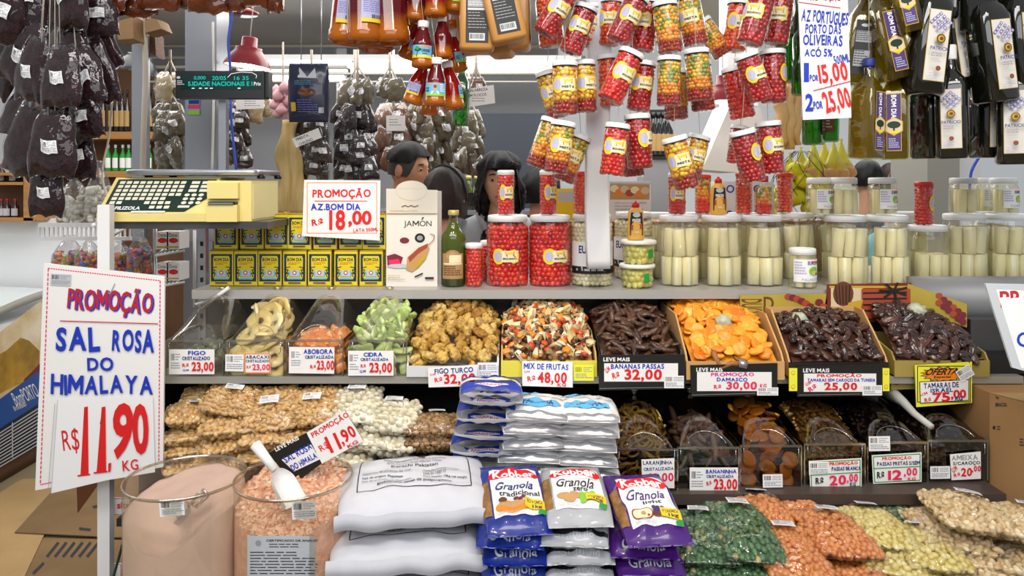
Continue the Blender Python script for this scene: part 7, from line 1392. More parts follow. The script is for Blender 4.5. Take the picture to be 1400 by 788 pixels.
def plainbag(m, seed, m2=None):
    p = Pillow(.155, .2, .052, seed, .10, .010, 0, 0, 3, .5, 3); mb = MB(); v, f = p.shell(18, 20); mb.add((v, f), m); out = [('bag', mb.mesh('plain_body'))]
    d = Dec(); d.t('Granola', -.05, .062, .045, .085, 'silver', .01); mb = MB(); d.on(mb, p.deco(.001), .0003, cut=.010)
    if m2: mb.add(grid(lambda u, q: tuple(p.at((u * 2 - 1) * .97, -.6 - .14 * q, 1, .0015)), 18, 4), m2)
    out.append(('print', mb.mesh('plain_print'))); return out
GP = {'blue': [plainbag('gran_blue', 650 + i) for i in range(2)], 'silver': [plainbag('gran_silver', 660 + i, 'black_plastic') for i in range(2)], 'purple': [plainbag('gran_purple', 670 + i) for i in range(2)]}
for k, bk, ft, nm in (('blue', (694, 638, 1.82), (712, 734, 1.57), 'blue'), ('silver', (778, 640, 1.82), (795, 722, 1.58), 'white and silver'), ('purple', (862, 650, 1.8), (905, 748, 1.55), 'purple')):
    lay(Gr[k], 'granola_bag', '%s granola bag with red oval on its front, on top of its stack' % nm, 'bag', bk, ft, 0, 0, 'granola bags', .2)
    for q in range(3):
        x, y, Y = ft; sx = {'blue': 704, 'silver': 792, 'purple': 890}[k]; yy = y + {'blue': 12, 'silver': 22, 'purple': 12}[k] + 24 * q
        p = P(sx + (q % 2) * 5 - 3 + q, yy, 1.57); put(GP[k][q % 2], 'granola_bag', '%s granola bag folded under the top one, %s from the top' % (nm, ('second', 'third', 'fourth')[q]), 'bag', T(p + Vector((0, .1, 0))) @ RX(.08) @ RZ(.06 * (q - 1)), 'granola bags')
# ================================================================ cardboard at the right
t = thing('cardboard_box', 'tall brown cardboard box standing at the right end of the rack', 'cardboard box')
mat('box_tan', 'a87f50', .8, var=.1, vs=5); mb = MB(); mb.add(B(1.275, 2.0, 1.97, 2.42, .0, .989), 'box_tan', smooth=False); mb.obj('carton', t)
mb = MB(); mb.add(([(1.272, 1.97, .99), (1.42, 1.72, .985), (2.0, 1.72, .985), (2.0, 1.97, .99)], [(0, 1, 2, 3)]), 'cardboard_pale', smooth=False); mb.add(([(1.42, 1.72, .983), (1.42, 1.72, .6), (2.0, 1.72, .6), (2.0, 1.72, .983)], [(0, 1, 2, 3)]), 'box_tan', smooth=False); mb.add(([(1.272, 1.97, .989), (1.272, 1.97, .6), (1.42, 1.72, .6), (1.42, 1.72, .983)], [(0, 1, 2, 3)]), 'box_tan', smooth=False); mb.obj('open_flap', t)
d = Dec(); d.t('70x', 1361, 542, 1366, 546, 'ink', .02); d.t('BRACOL', 1361, 551, 1377, 556, 'ink', .03); d.e(1359, 585, 2, 2.6, 'ink', 12); d.lines(1363, 583, 1370, 590, 2, 'ink', .4); d.lines(1394, 600, 1402, 612, 3, 'ink', .4); mb = MB(); 
pl0, pl1 = Vector((1.272, 1.97)), Vector((1.42, 1.72))
def boxside(px, py, l):
    k = (px - 700) / F; dx, dy = pl1 - pl0; u = (pl0.x - k * pl0.y) / (k * dy - dx); Y = pl0.y + dy * u; return P(px, py, Y - .001 - l)
d.on(mb, boxside, .0003); mb.obj('print', t)
# ================================================================ people behind the stall
mat('skin_tan', 'c08a68', .5, sss=.15, var=.05, vs=30); mat('skin_olive', 'c9997c', .5, sss=.15, var=.05, vs=30); mat('hair_black', '0b0a0b', .55, var=.4, vs=60, stretch=(4, 4, .6), bump=.6, bs=90, spec=.25); mat('hair_brown', '2c1f19', .5, var=.35, vs=60, stretch=(.5, 4, 4), bump=.5, bs=80, spec=.3); mat('stubble', '3a2f2a', .7); mat('lip', 'a85a50', .4); mat('eye_white', 'ece8e2', .25); mat('eye_dark', '1c1210', .2)
mat('cloth_grey', 'a8abb0', .8, var=.1, vs=30); mat('cloth_black', '141416', .8); mat('cloth_red', 'c01828', .8); mat('cloth_white', 'e8e8e8', .8); mat('cloth_maroon', '5a1c2a', .8); mat('cloth_blue', '4aa8cc', .8); mat('cloth_magenta', 'c8287a', .8)
def headmesh(skin, s=1.0):
    """head with brow, eye sockets, nose, lips, chin and ears, facing -Y; centre of the skull at the origin, neck to z=-.19"""
    n, k = 48, 44; v = []; f = []
    for j in range(k + 1):
        ph = PI * j / k; z = .118 * math.cos(ph)
        for i in range(n):
            a = 2 * PI * i / n; x, y = math.sin(ph) * math.cos(a), math.sin(ph) * math.sin(a); front = max(0, -y); q = math.cos(ph)
            X = .075 * x * (1 - .20 * max(0, -q) ** 1.3); Y = .094 * y * (1 + .0 * q); Z = z
            if q < -.15 and y > 0: Y *= 1 - .28 * min(1, (-q - .15) / .6)
            if front > 0:
                Z -= .018 * front * max(0, -q)                       # jaw drops to the chin
                Y -= .007 * math.exp(-((x / .28) ** 2 + ((q + .86) / .16) ** 2))   # chin
                Y -= .026 * math.exp(-((x / .11) ** 2)) * math.exp(-((q + .26) / .17) ** 2) * front   # nose
                Y -= .008 * math.exp(-((x / .10) ** 2)) * math.exp(-((q - .02) / .2) ** 2)
                for sx in (-1, 1): Y += .011 * math.exp(-(((x - sx * .40) / .17) ** 2 + ((q - .05) / .12) ** 2))  # sockets
                Y -= .005 * math.exp(-((q - .24) / .1) ** 2) * math.exp(-(x / .6) ** 2)                   # brow
                Y -= .006 * math.exp(-((x / .26) ** 2)) * (math.exp(-((q + .55) / .05) ** 2) + .8 * math.exp(-((q + .66) / .045) ** 2))   # lips
                X *= 1 + .05 * math.exp(-((q + .1) / .2) ** 2)
            v.append((X * s, Y * s, Z * s))
    for j in range(k):
        for i in range(n): f.append((j * n + i, (j + 1) * n + i, (j + 1) * n + (i + 1) % n, j * n + (i + 1) % n))
    return v, f
def person(name, label, M, skin, build, group=None):
    """build: dict of torso rings, arms etc in the local frame (head centre at the origin, facing -Y)"""
    t = thing(name, label, 'person', M, group); mb = MB(); mb.add(headmesh(skin), skin)
    mb.add(loft([(-.30, .075, .05, 2, 0, .02), (-.22, .058, .052, 2, 0, .022), (-.16, .052, .052, 2, 0, .02), (-.07, .05, .055, 2, 0, .012)], 24), skin)
    mb.add(loft([(-.62, .13, .09, 2.4, 0, .03), (-.42, .16, .09, 2.4, 0, .03), (-.32, .165, .075, 2.2, 0, .03), (-.27, .10, .06, 2, 0, .025), (-.235, .06, .05, 2, 0, .022)], 28), skin)
    for s in (-1, 1): mb.add(blob(2, .010, .020, .032, .15, 3, 1), skin, T(s * .077, .008, -.012) @ RZ(s * .35)); mb.add(blob(1, .004, .009, .016), skin, T(s * .085, .004, -.010))
    for pts, r in build.get('arms', ()): mb.add(tube(pts, r, 12), skin)
    for hm in build.get('hands', ()): hand(mb, skin, hm)
    body = mb.obj('body', t)
    rm = body.modifiers.new('skin_union', 'REMESH'); rm.mode = 'VOXEL'; rm.voxel_size = .0055; rm.use_smooth_shade = True
    sm = body.modifiers.new('soften', 'SMOOTH'); sm.factor = .5; sm.iterations = 3
    me = bpy.data.meshes.new_from_object(body.evaluated_get(bpy.context.evaluated_depsgraph_get())); body.modifiers.clear(); body.data = me; me.materials.clear(); me.materials.append(MATS[skin])
    for s in (-1, 1):
        mb = MB(); mb.add(blob(2, .0118, .0115, .0095), 'eye_white', T(s * .030, -.0748, .005)); mb.add(blob(2, .0062, .004, .006), 'eye_dark', T(s * .030 + build.get('gaze', 0), -.0850, .0045)); o = mb.obj('eye', t)
        mb = MB(); mb.add(blob(2, .0135, .0132, .0115, fn=lambda q: Vector((q.x, q.y, max(q.z, .0015 - .002 * abs(q.x) / .013)))), skin, T(s * .030, -.0748, .0055)); mb.add(blob(2, .0132, .0128, .0105, fn=lambda q: Vector((q.x, q.y, min(q.z, -.0042)))), skin, T(s * .030, -.0748, .005)); mb.obj('eyelid', t)
        mb = MB(); mb.add(tube([(s * .014, -.087, .024), (s * .03, -.089, .030), (s * .048, -.078, .025)], [.0026, .0034, .002], 6), build['hair']); mb.obj('eyebrow', t)
    mb = MB(); mb.add(tube([(-.022, -.0835, -.066), (-.008, -.0935, -.0625), (0, -.0945, -.0635), (.008, -.0935, -.0625), (.022, -.0835, -.066)], [.002, .004, .0038, .004, .002], 6), 'lip'); mb.add(tube([(-.02, -.083, -.069), (0, -.093, -.0725), (.02, -.083, -.069)], [.002, .0045, .002], 6), 'lip'); mb.obj('lips', t)
    s_ = M.to_scale().x; zf = -M.translation.z / s_; mb = MB()
    for s in (-1, 1): mb.add(tube([(s * .085, .03, -.58), (s * .095, .02, (zf - .6) / 2), (s * .10, .035, zf + .07)], [.095, .066, .05], 12), 'cloth_black')
    mb.obj('trousers', t); mb = MB()
    for s in (-1, 1): mb.add(loft([(zf, .045, .12, 3, s * .10, -.02), (zf + .04, .045, .11, 3, s * .10, -.015), (zf + .085, .04, .055, 2.5, s * .10, .035)], 16), 'black_plastic')
    mb.obj('shoes', t)
    for nm, vf, m in build['parts']: mb = MB(); [mb.add(q, m, None if 'hair' in nm else T(0, build.get('up', 0) * .5, build.get('up', 0))) for q in vf]; mb.obj(nm, t)
    return t
def hand(mb, skin, M, curl=.5):
    mb.add(loft([(0, .021, .014, 2.2), (.03, .034, .013, 2.6), (.07, .040, .013, 2.8), (.09, .038, .011, 2.8)], 16), skin, M)
    for i, L in enumerate((.062, .074, .07, .056)):
        x = -.029 + .0195 * i; p = [(x, 0, .085)]; a = 0
        for k in range(3): a += curl * (.5 + .3 * k); p.append((p[-1][0], p[-1][1] - math.sin(a) * L / 3, p[-1][2] + math.cos(a) * L / 3))
        mb.add(tube(p, [.0098, .009, .0082, .006], 8), skin, M)
    mb.add(tube([(-.028, 0, .025), (-.052, -.012, .045), (-.058, -.022, .07), (-.054, -.03, .088)], [.013, .0115, .010, .007], 8), skin, M)
def cap_hair(fr, lo, thick=.012, seed=0, wav=.004, side=-1):
    """hair shell over the skull: fr = how far the fringe comes down in front (z), lo = how far it falls at the back and sides"""
    def fn(u, v):
        a = 2 * PI * u; c, s_ = math.cos(a), math.sin(a); w_ = max(0, min(1, (-s_ - .45) / .35)); low = lo * (1 - w_) + fr * w_
        z = .13 - (.13 - low) * v; q = min(1, max(0, .118 + thick - z) / .118); r = math.sqrt(max(0, 1 - (1 - q) ** 2)) if z > 0 else 1 - .10 * min(1, -z / .12)
        n = wav * mnoise.noise(Vector((c * 3, s_ * 3, z * 16 + seed))) * 3
        return ((.077 + thick + n) * r * c, (.097 + thick + n) * r * s_ + (.004 if s_ > 0 else 0), min(z, .118 + thick))
    return grid(fn, 48, 22)
def torso(rings, n=32): return loft(rings, n)
def Mp(px, py, Y, face=0, tilt=0, s=1): return T(P(px, py, Y)) @ RZ(face) @ RX(tilt) @ SC(s)
# woman with black hair, facing the street, grey jacket over a black apron
def sleeve(pts, r): return tube(pts, r, 14)
wl = [(.19, .03, -.27), (.235, .02, -.42), (.20, -.04, -.53), (.11, -.17, -.50)]; wl2 = [(-.19, .03, -.27), (-.235, .0, -.42), (-.20, -.05, -.545), (-.09, -.15, -.53)]
vneck = ([(-.055, -.066, -.245), (.055, -.066, -.245), (.004, -.075, -.37)], [(0, 2, 1)])
person('person', 'woman with black chin length hair, grey jacket and black apron behind the pepper jars', Mp(683, 247, 3.15, .05, .03, .98), 'skin_olive', dict(hair='hair_black', gaze=-.003, up=.10, arms=[([Vector(wl2[2]) + Vector((0, .05, .1)), (-.15, -.05, -.445), Vector(wl2[3]) + Vector((0, .05, .1))], [.036, .032, .026])], hands=[T(-.09, -.10, -.43) @ RZ(-1.0) @ RX(1.35)],
  parts=[('hair', [cap_hair(.055, -.13, .020, 3, .009), blob(3, .036, .05, .075, .3, 4, 2, lambda q: q + Vector((-.075, .0, -.075))), blob(3, .036, .05, .075, .3, 4, 5, lambda q: q + Vector((.078, .0, -.07))), blob(3, .06, .022, .022, .4, 5, 7, lambda q: q + Vector((.02, -.088, .062)))], 'hair_black'),
         ('jacket', [torso([(-.64, .17, .11, 2.4, 0, .03), (-.45, .185, .112, 2.4, 0, .03), (-.33, .195, .10, 2.3, 0, .03), (-.275, .15, .082, 2.1, 0, .028), (-.245, .085, .066, 2, 0, .03)]), sleeve(wl, [.062, .056, .052, .045]), sleeve(wl2[:3], [.062, .056, .048])], 'cloth_grey'),
         ('apron', [loft([(-.64, .125, .02, 4, 0, -.083), (-.45, .12, .02, 4, 0, -.088), (-.36, .085, .018, 4, 0, -.078), (-.33, .08, .016, 4, 0, -.07)], 28), tube([(-.07, -.083, -.34), (-.062, -.07, -.27), (-.05, -.02, -.235)], .009, 8), tube([(.07, -.083, -.34), (.062, -.07, -.27), (.05, -.02, -.235)], .009, 8)], 'cloth_black'),
         ('collar', [tube([(-.07, .02, -.225), (-.085, -.045, -.25), (-.06, -.085, -.31)], [.016, .02, .012], 8), tube([(.07, .02, -.225), (.085, -.045, -.25), (.06, -.085, -.31)], [.016, .02, .012], 8)], 'cloth_grey')]))
# young man with cropped dark hair, seen in profile, red shirt
person('person', 'young man with cropped dark hair in a red shirt, head turned to the right', Mp(559, 231, 3.36, 1.15, .12, .98), 'skin_tan', dict(hair='hair_black', gaze=-.003, parts=[('hair', [cap_hair(.068, .03, .012, 8, .004)], 'hair_black'), ('sideburns', [cap_hair(.07, -.035, .0025, 1, .0)], 'stubble'),
  ('shirt', [torso([(-.64, .18, .11, 2.4, 0, .03), (-.42, .195, .112, 2.4, 0, .03), (-.31, .19, .095, 2.2, 0, .03), (-.26, .12, .078, 2.1, 0, .026), (-.205, .066, .064, 2, 0, .022)]), sleeve([(.18, .03, -.29), (.24, .03, -.44), (.24, .02, -.56)], [.07, .06, .055]), sleeve([(-.18, .03, -.29), (-.24, .03, -.44), (-.24, .02, -.56)], [.07, .06, .055])], 'cloth_red')]))
# customer with brown hair tied under a band, seen from behind, striped top
def stripes(k): z = -.27 - .036 * k; return torso([(z - .012, .168 + .004 * k, .102, 2.3, 0, .03), (z, .166 + .004 * k, .102, 2.3, 0, .03)], 32)
person('person', 'person with smooth brown hair and a navy striped white top, seen from behind', Mp(610, 268, 2.85, 2.75, -.1, .9), 'skin_olive', dict(hair='hair_brown', parts=[('hair', [cap_hair(.05, -.085, .014, 4, .003)], 'hair_brown'), ('hair_band', [tube([(.092 * math.cos(a), .006 + .112 * math.sin(a) * .2 - .01, .02 + .112 * math.sin(a)) for a in np.linspace(-.4, PI + .4, 20)], .006, 6)], 'cloth_black'),
  ('striped_top', [torso([(-.64, .175, .105, 2.4, 0, .03), (-.42, .185, .105, 2.4, 0, .03), (-.31, .175, .095, 2.2, 0, .03), (-.25, .11, .075, 2.1, 0, .026), (-.21, .064, .062, 2, 0, .022)]), sleeve([(.17, .03, -.3), (.215, .03, -.46), (.2, -.03, -.58)], [.062, .055, .05]), sleeve([(-.17, .03, -.3), (-.215, .03, -.46), (-.2, -.03, -.58)], [.062, .055, .05])], 'cloth_white'),
  ('stripes', [loft([(z - .006, r_, q_, 2.35, 0, .03), (z + .006, r_, q_, 2.35, 0, .03)], 32, False, False) for z, r_, q_ in ((-.29, .158, .091), (-.32, .179, .098), (-.35, .184, .102), (-.38, .188, .1055), (-.41, .189, .1075), (-.44, .188, .1075), (-.47, .187, .1075), (-.50, .1865, .1075))] + [tube([(sx * (.178 + .045 * k / 5), .03, -.315 - .028 * k), (sx * (.181 + .045 * k / 5), .03, -.325 - .028 * k)], .0635 - .001 * k, 16) for sx in (-1, 1) for k in range(6)], 'navy')]))
# shopper with magenta sleeve behind the second big jar
person('person', 'person with black hair and a grey and magenta top, mostly hidden behind the red jars', Mp(741, 262, 3.65, 2.2, 0, .95), 'skin_tan', dict(hair='hair_black', parts=[('hair', [cap_hair(.05, -.06, .014, 6, .004)], 'hair_black'), ('top', [torso([(-.64, .18, .11, 2.4, 0, .03), (-.42, .19, .112, 2.4, 0, .03), (-.31, .18, .095, 2.2, 0, .03), (-.25, .11, .078, 2.1, 0, .026)]), sleeve([(-.18, .03, -.30), (-.24, .03, -.46), (-.24, 0, -.58)], [.062, .055, .05])], 'cloth_grey'), ('sleeve_band', [sleeve([(.18, .03, -.30), (.24, .03, -.40), (.25, .0, -.5)], [.066, .06, .056])], 'cloth_magenta')]))
# passers-by in the aisle at the far right
def passer(label, px, py, Y, face, shirt, hair, extra=(), skin='skin_tan', s=1.0, arms=(), hands=()):
    return person('person', label, Mp(px, py, Y, face, 0, s), skin, dict(hair=hair, arms=arms, hands=hands, parts=[('hair', [cap_hair(.06, -.04, .013, int(px) % 9, .004)], hair), ('shirt', [torso([(-.66, .17, .11, 2.4, 0, .03), (-.42, .20, .115, 2.4, 0, .03), (-.31, .19, .098, 2.2, 0, .03), (-.26, .12, .08, 2.1, 0, .026), (-.215, .066, .064, 2, 0, .022)]), sleeve([(-.18, .03, -.30), (-.24, .02, -.45), (-.2, -.06, -.58)], [.068, .058, .05]), sleeve([(.18, .03, -.30), (.24, .02, -.45), (.2, -.06, -.58)], [.068, .058, .05])], shirt)] + list(extra)))
passer('man in a maroon top holding a phone to his ear, walking in the aisle', 1240, 240, 5.2, .5, 'cloth_maroon', 'hair_black', [('phone', [box(-.094, -.086, -.03, .03, -.09, .05)], 'cloth_black'), ('shirt_collar', [tube([(-.06, .01, -.22), (-.02, -.07, -.27), (.05, -.02, -.225)], .016, 8)], 'cloth_white')], arms=[([(-.2, -.05, -.52), (-.17, -.1, -.36), (-.115, -.07, -.18)], [.045, .04, .03])], hands=[T(-.115, -.07, -.18) @ RZ(1.2) @ RX(-.15)])
passer('man with dark hair seen from behind, carrying a black backpack in the aisle', 1186, 246, 4.6, 2.9, 'cloth_blue', 'hair_black', [('backpack', [loft([(-.62, .13, .06, 3, .02, .17), (-.45, .15, .08, 3, .02, .18), (-.3, .13, .07, 3, .02, .17), (-.25, .08, .04, 3, .02, .15)], 28)], 'cloth_black')])
passer('person in a light blue top between the palm heart jars and the aisle', 1222, 268, 4.2, 2.4, 'cloth_blue', 'hair_black', s=.8); passer('person in a red top far away in the aisle', 1217, 240, 7.5, .2, 'cloth_red', 'hair_brown')
# ================================================================ price signs and cards
J_ = .06
def price(label, quad, Y, lines, cardm='card', stick=None, frame=None, group='hand lettered price cards', name='price_card', th=.002):
    """lines: (text, x0, y0, x1, y1, colour[, rot[, bold]])"""
    d = Dec()
    if frame:
        c, wd, q = frame; d.l(q + [q[0]], wd, c)
    if stick: d.sticker(*stick[:4], stick[4] if len(stick) > 4 else 0, int(stick[0]))
    for L in lines:
        if L[0] == '_': d.l([(L[1], L[2]), (L[3], L[4])], L[6] if len(L) > 6 else 1, L[5])
        elif L[0] == '#': d.p(L[1], L[2])
        else: d.t(L[0], *L[1:6], bold=L[7] if len(L) > 7 else .045, rot=L[6] if len(L) > 6 else 0, jit=J_)
    return sign(name, label, 'price card', quad, Y, d, cardm, th, group)
# big sign on the white post
d = Dec(); q = [(60, 360), (225, 378), (223, 639), (48, 671)]
for a, b in (((66, 367), (219, 384)), ((219, 384), (217, 632)), ((66, 367), (55, 663)), ((55, 663), (80, 658))):
    n = 46; 
    for k in range(n): u, v = k / n, (k + .7) / n; d.l([(a[0] + (b[0] - a[0]) * u, a[1] + (b[1] - a[1]) * u), (a[0] + (b[0] - a[0]) * v, a[1] + (b[1] - a[1]) * v)], 1.5, 'pink'); d.z -= 1
    d.z += 1
d.sticker(69, 375, 97, 391, .05, 2, 'silver'); d.t('PROMOÇÃO', 94, 393, 211, 434, 'blue', .025, .07, J_); d.t('PROMOÇÃO', 92, 392, 209, 433, 'crimson', .025, .07, J_); d.l([(82, 439), (216, 443)], 1.3, 'crimson')
d.l([(148, 399), (150, 403), (157, 388)], 1.2, 'grey')
d.t('SAL', 76, 447, 137, 482, 'blue', .06, .0, J_); d.t('ROSA', 153, 450, 211, 483, 'blue', .05, .03, J_); d.t('DO', 119, 489, 155, 508, 'blue', .03, -.03, J_); d.t('HIMALAYA', 69, 511, 209, 541, 'blue', .028, .0, J_)
d.p([(79, 547), (209, 542), (212, 646), (146, 657), (70, 675)], 'white'); d.l([(79, 547), (70, 675)], .8, 'silver'); d.l([(75, 552), (66, 668)], .6, 'grey')
d.t('R$', 85, 586, 108, 621, 'red', .0, -.1, J_)
for x0, x1, yb in ((106, 123, 651), (128, 147, 647)): d.p([(x1 - 8, 557), (x1 - 3, 556), (x1 - 2, yb - 3), (x0 + 4, yb - 1)], 'red'); d.l([(x0, yb), (x1, yb - 2)], 2.2, 'red'); d.l([(x1 - 5, 557), (x0 + 9, 580)], 1.4, 'red')
d.p([(148, 634), (152, 633), (151, 645), (148, 646)], 'red'); d.t('9', 153, 551, 181, 629, 'red', .03, .08); d.t('0', 181, 552, 203, 622, 'red', .03, -.02); d.t('KG', 167, 629, 189, 644, 'red', .01, -.12, J_)
sign('promotion_sign', 'large white hand lettered sign for pink salt at 11,90 on the white post', 'sign', q, 1.985, d, 'card', .006)
# 18,00 sign
d = Dec(); d.frame(420, 250, 515, 319, 1, 'orange'); d.t('PROMOÇÃO', 427, 257, 507, 273, 'red', .05, .0, J_); d.l([(430, 275), (502, 275)], 1, 'red'); d.t('AZ.BOM DIA', 425, 278, 493, 288, 'blue', .05, 0, J_); d.t('R$', 426, 299, 442, 310, 'red', .05, -.1, J_); d.t('18', 450, 287, 472, 315, 'red', .06); d.t(',00', 476, 288, 508, 311, 'red', .05); d.t('LATA 500ML', 483, 312, 517, 317, 'red', .02, -.05)
sign('promotion_sign', 'cream sign reading 18,00 standing in front of the oil tins', 'sign', [(416, 246), (520, 247), (519, 329), (413, 323)], 2.285, d, 'card', .003)
# hanging white board at the top right
d = Dec(); d.t('PROMOÇÃO', 1104, -8, 1150, 3, 'crimson', .04, .03, J_); d.l([(1092, 3), (1149, 11)], 1.2, 'crimson'); d.t('AZ PORTUGUES', 1096, 14, 1160, 33, 'blue', .03, .1, J_); d.t('PORTO DAS', 1101, 33, 1150, 47, 'blue', .03, .03, J_); d.t('OLIVEIRAS', 1098, 47, 1152, 63, 'blue', .03, .03, J_); d.t('ACÓ 5%', 1100, 64, 1138, 78, 'blue', .03, 0, J_); d.t('500ML', 1140, 74, 1162, 87, 'blue', .02, -.2, J_)
d.t('1', 1099, 86, 1106, 112, 'blue', .04); d.t('POR', 1107, 102, 1119, 111, 'blue', .03, 0, J_); d.t('15,00', 1119, 86, 1159, 117, 'red', .03, -.15, J_); d.l([(1112, 124), (1163, 111)], 1.2, 'crimson'); d.t('2', 1101, 128, 1112, 152, 'blue', .04); d.t('POR', 1112, 138, 1125, 149, 'blue', .03, -.1, J_); d.t('25,00', 1126, 121, 1163, 156, 'red', .03, -.25, J_)
o = sign('price_board', 'tall white board with prices 15,00 and 25,00 hanging by the green bottles', 'sign', [(1090, -40), (1158, -40), (1164, 161), (1098, 164)], 2.015, d, 'card', .004)
mb = MB(); mb.add(tube([P(1124, -40, 2.017), (P(1124, 0, 2.03).x, 2.05, 2.27)], .002, 5), 'twine'); mb.obj('cord', o)
# middle shelf
YS = 2.046
price('white price card for candied figs on the first lidded tub', rq(231, 478, 293, 512), YS, [('FIGO', 257, 480, 281, 486, 'blue'), ('CRISTALIZADO', 249, 487.5, 287, 493, 'navy'), ('R$', 249, 497, 258, 503, 'red'), ('U.M', 250, 505, 258, 508, 'blue'), ('23,00', 262, 495, 292, 510, 'red')], stick=(232.5, 481, 247, 508))
price('orange bordered price card for candied pineapple', rq(334, 483, 370, 511), YS, [('ABACAXI', 336, 486, 368, 491, 'navy'), ('CRISTALIZADO', 336, 492, 368, 496, 'navy'), ('R$', 337, 500, 343, 505, 'pink'), ('23,00', 345, 498, 369, 508, 'pink')], frame=('orange', 1.6, rq(335, 484, 369, 510)))
d = Dec(); d.sticker(308, 485, 333, 508, .02, 4); sign('barcode_sticker', 'white bar code label on the pineapple tub', 'label', rq(308, 485, 333, 508), YS, d, 'white', .001)
price('white price card for candied pumpkin on the third lidded tub', rq(395, 475, 457, 511, .01), YS, [('ABOBORA', 415, 477.5, 455, 484.5, 'blue'), ('CRISTALIZADA', 417, 486, 456, 491, 'navy'), ('R$', 424, 499, 432, 505, 'red'), ('23,00', 433, 493, 457, 508, 'red')], stick=(397, 478, 412, 504))
price('white price card for candied citron on the fourth lidded tub', rq(476, 480, 538, 514), YS, [('CIDRA', 497, 482, 523, 488, 'blue'), ('CRISTALIZADA', 493, 489.5, 531, 494, 'navy'), ('R$', 493, 498, 500, 504, 'red'), ('U.M', 492, 506, 500, 510, 'blue'), ('23,00', 505, 496, 536, 512, 'red')], stick=(477, 482, 491, 510))
price('white price card reading 32,00 below the dried figs', [(585, 503), (653, 499), (652, 528), (586, 530)], 2.03, [('FIGO TURCO', 594, 503, 647, 511, 'navy', -.05), ('U.M', 588, 511, 595, 514, 'red'), ('R$', 594, 516, 605, 524, 'red', -.1), ('32,00', 607, 511, 650, 527, 'red', -.04), ('KG', 640, 523, 650, 528, 'red')])
d = Dec(); d.sticker(653, 497, 681, 517, -.02, 6); sign('barcode_sticker', 'white bar code label on the fig carton', 'label', rq(653, 496, 681, 518), 2.04, d, 'white', .001)
price('white price card reading 48,00 below the mixed fruit', [(714, 494), (783, 495), (783, 530), (714, 528)], 2.03, [('MIX DE FRUTAS', 716, 497, 777, 506, 'blue', .03), ('U.M', 717, 507, 724, 510, 'red'), ('R$', 721, 514, 732, 523, 'red', -.08), ('48,00', 735, 509, 775, 527, 'red', .02, .06), ('KG', 762, 524, 774, 529, 'red')])
d = Dec(); d.sticker(785, 500, 811, 520, 0, 7, 'lemon'); sign('barcode_sticker', 'pale bar code label on the yellow carton front', 'label', rq(784, 499, 812, 521), 2.04, d, 'lemon', .001)
def leve(label, quad, ins, texts, stk, Y=2.012, mt=None):
    d = Dec(); x0, y0 = quad[0]; d.t('LEVE MAIS', ins[0] - 1, y0 + 3, ins[0] + 35, y0 + 8.5, 'white', .035); d.r(*ins, 'card'); d.l([(x0 + 2, quad[3][1] - 2.6), (quad[2][0] - 30, quad[2][1] - 2)], .5, 'grey')
    for L in texts: d.t(L[0], *L[1:6], bold=.05, rot=L[6] if len(L) > 6 else 0, jit=J_)
    d.sticker(*stk, 0, 9); sign('price_card', label, 'price card', quad, Y, d, 'carton_black', .004, 'black framed price cards')
leve('black framed price card reading 32,00 for dried bananas', [(818, 486), (936, 485), (937, 532), (819, 534)], (826, 497, 927, 522), [('BANANAS PASSAS', 835, 497.5, 908, 505, 'blue'), ('U.M', 827, 502, 834, 510, 'red', -.5), ('R$', 837, 509, 847, 519, 'red', -.2), ('32,00', 854, 505, 905, 522, 'red')], (908, 514, 935, 531))
leve('black framed price card reading 30,00 for dried apricots', [(944, 500), (1063, 497), (1063, 540), (945, 543)], (953, 509, 1055, 535), [('PROMOÇÃO', 972, 509, 1031, 516, 'magenta'), ('DAMASCO', 980, 516.5, 1022, 522, 'blue'), ('R$', 976, 526, 986, 533, 'pink'), ('30,00', 993, 522, 1035, 534.5, 'pink'), ('KG', 1039, 525, 1048, 531, 'pink')], (1035, 530, 1064, 541))
leve('black framed price card reading 25,00 for the small dates', [(1090, 501), (1206, 498), (1206, 541), (1090, 543)], (1099, 511, 1198, 536), [('PROMOÇÃO', 1117, 511, 1178, 517, 'red'), ('TAMARAS SEM CAROÇO DA TUNISIA', 1104, 517.5, 1197, 523, 'blue'), ('U.M', 1101, 522, 1109, 527, 'pink', -.4), ('R$', 1105, 527, 1117, 535, 'pink', -.5), ('25,00', 1127, 523, 1172, 535.5, 'red')], (1179, 527, 1206, 541), 2.02)
for x0, x1, lb in ((1079, 1090, 'yellow tab left of the small dates price card'), (1207, 1216, 'yellow tab right of the small dates price card')):
    mb = MB(); mb.add(pxbox(x0, 504, x1, 535, 2.02, .004), 'lemon', smooth=False); d = Dec(); [d.e((x0 + x1) / 2, y, 2.5, 3, 'gold', 12) for y in (510, 529)]; [d.e((x0 + x1) / 2, y, 1.9, 2.3, 'lemon', 12) for y in (510, 529)]; d.on(mb, inpix(2.02)); tag(mb.obj('yellow_tab'), lb, 'tab')
# gold carton front print
d = Dec(); d.r(1236, 502, 1246, 518, 'silver'); [d.l([(1237, 503.5 + k * 1.6), (1245, 503.5 + k * 1.6)], .7, 'ink') for k in range(9)]; d.e(1226, 510, 7, 17, 'black', 24); d.e(1225.5, 510, 6.2, 16, 'carton_gold', 24); d.r(1308, 491, 1350, 530, 'black'); d.t('meh', 1330, 505, 1347, 513, 'white', .03, PI); d.lines(1328, 496, 1346, 502, 2, 'grey', .4)
INK['carton_gold'] = MATS['carton_gold']
sign('carton_print', 'printed gold and black front of the large dates carton', 'carton print', [(1218, 494), (1351, 490), (1351, 530), (1218, 533)], 2.068, d, 'carton_gold', .003)
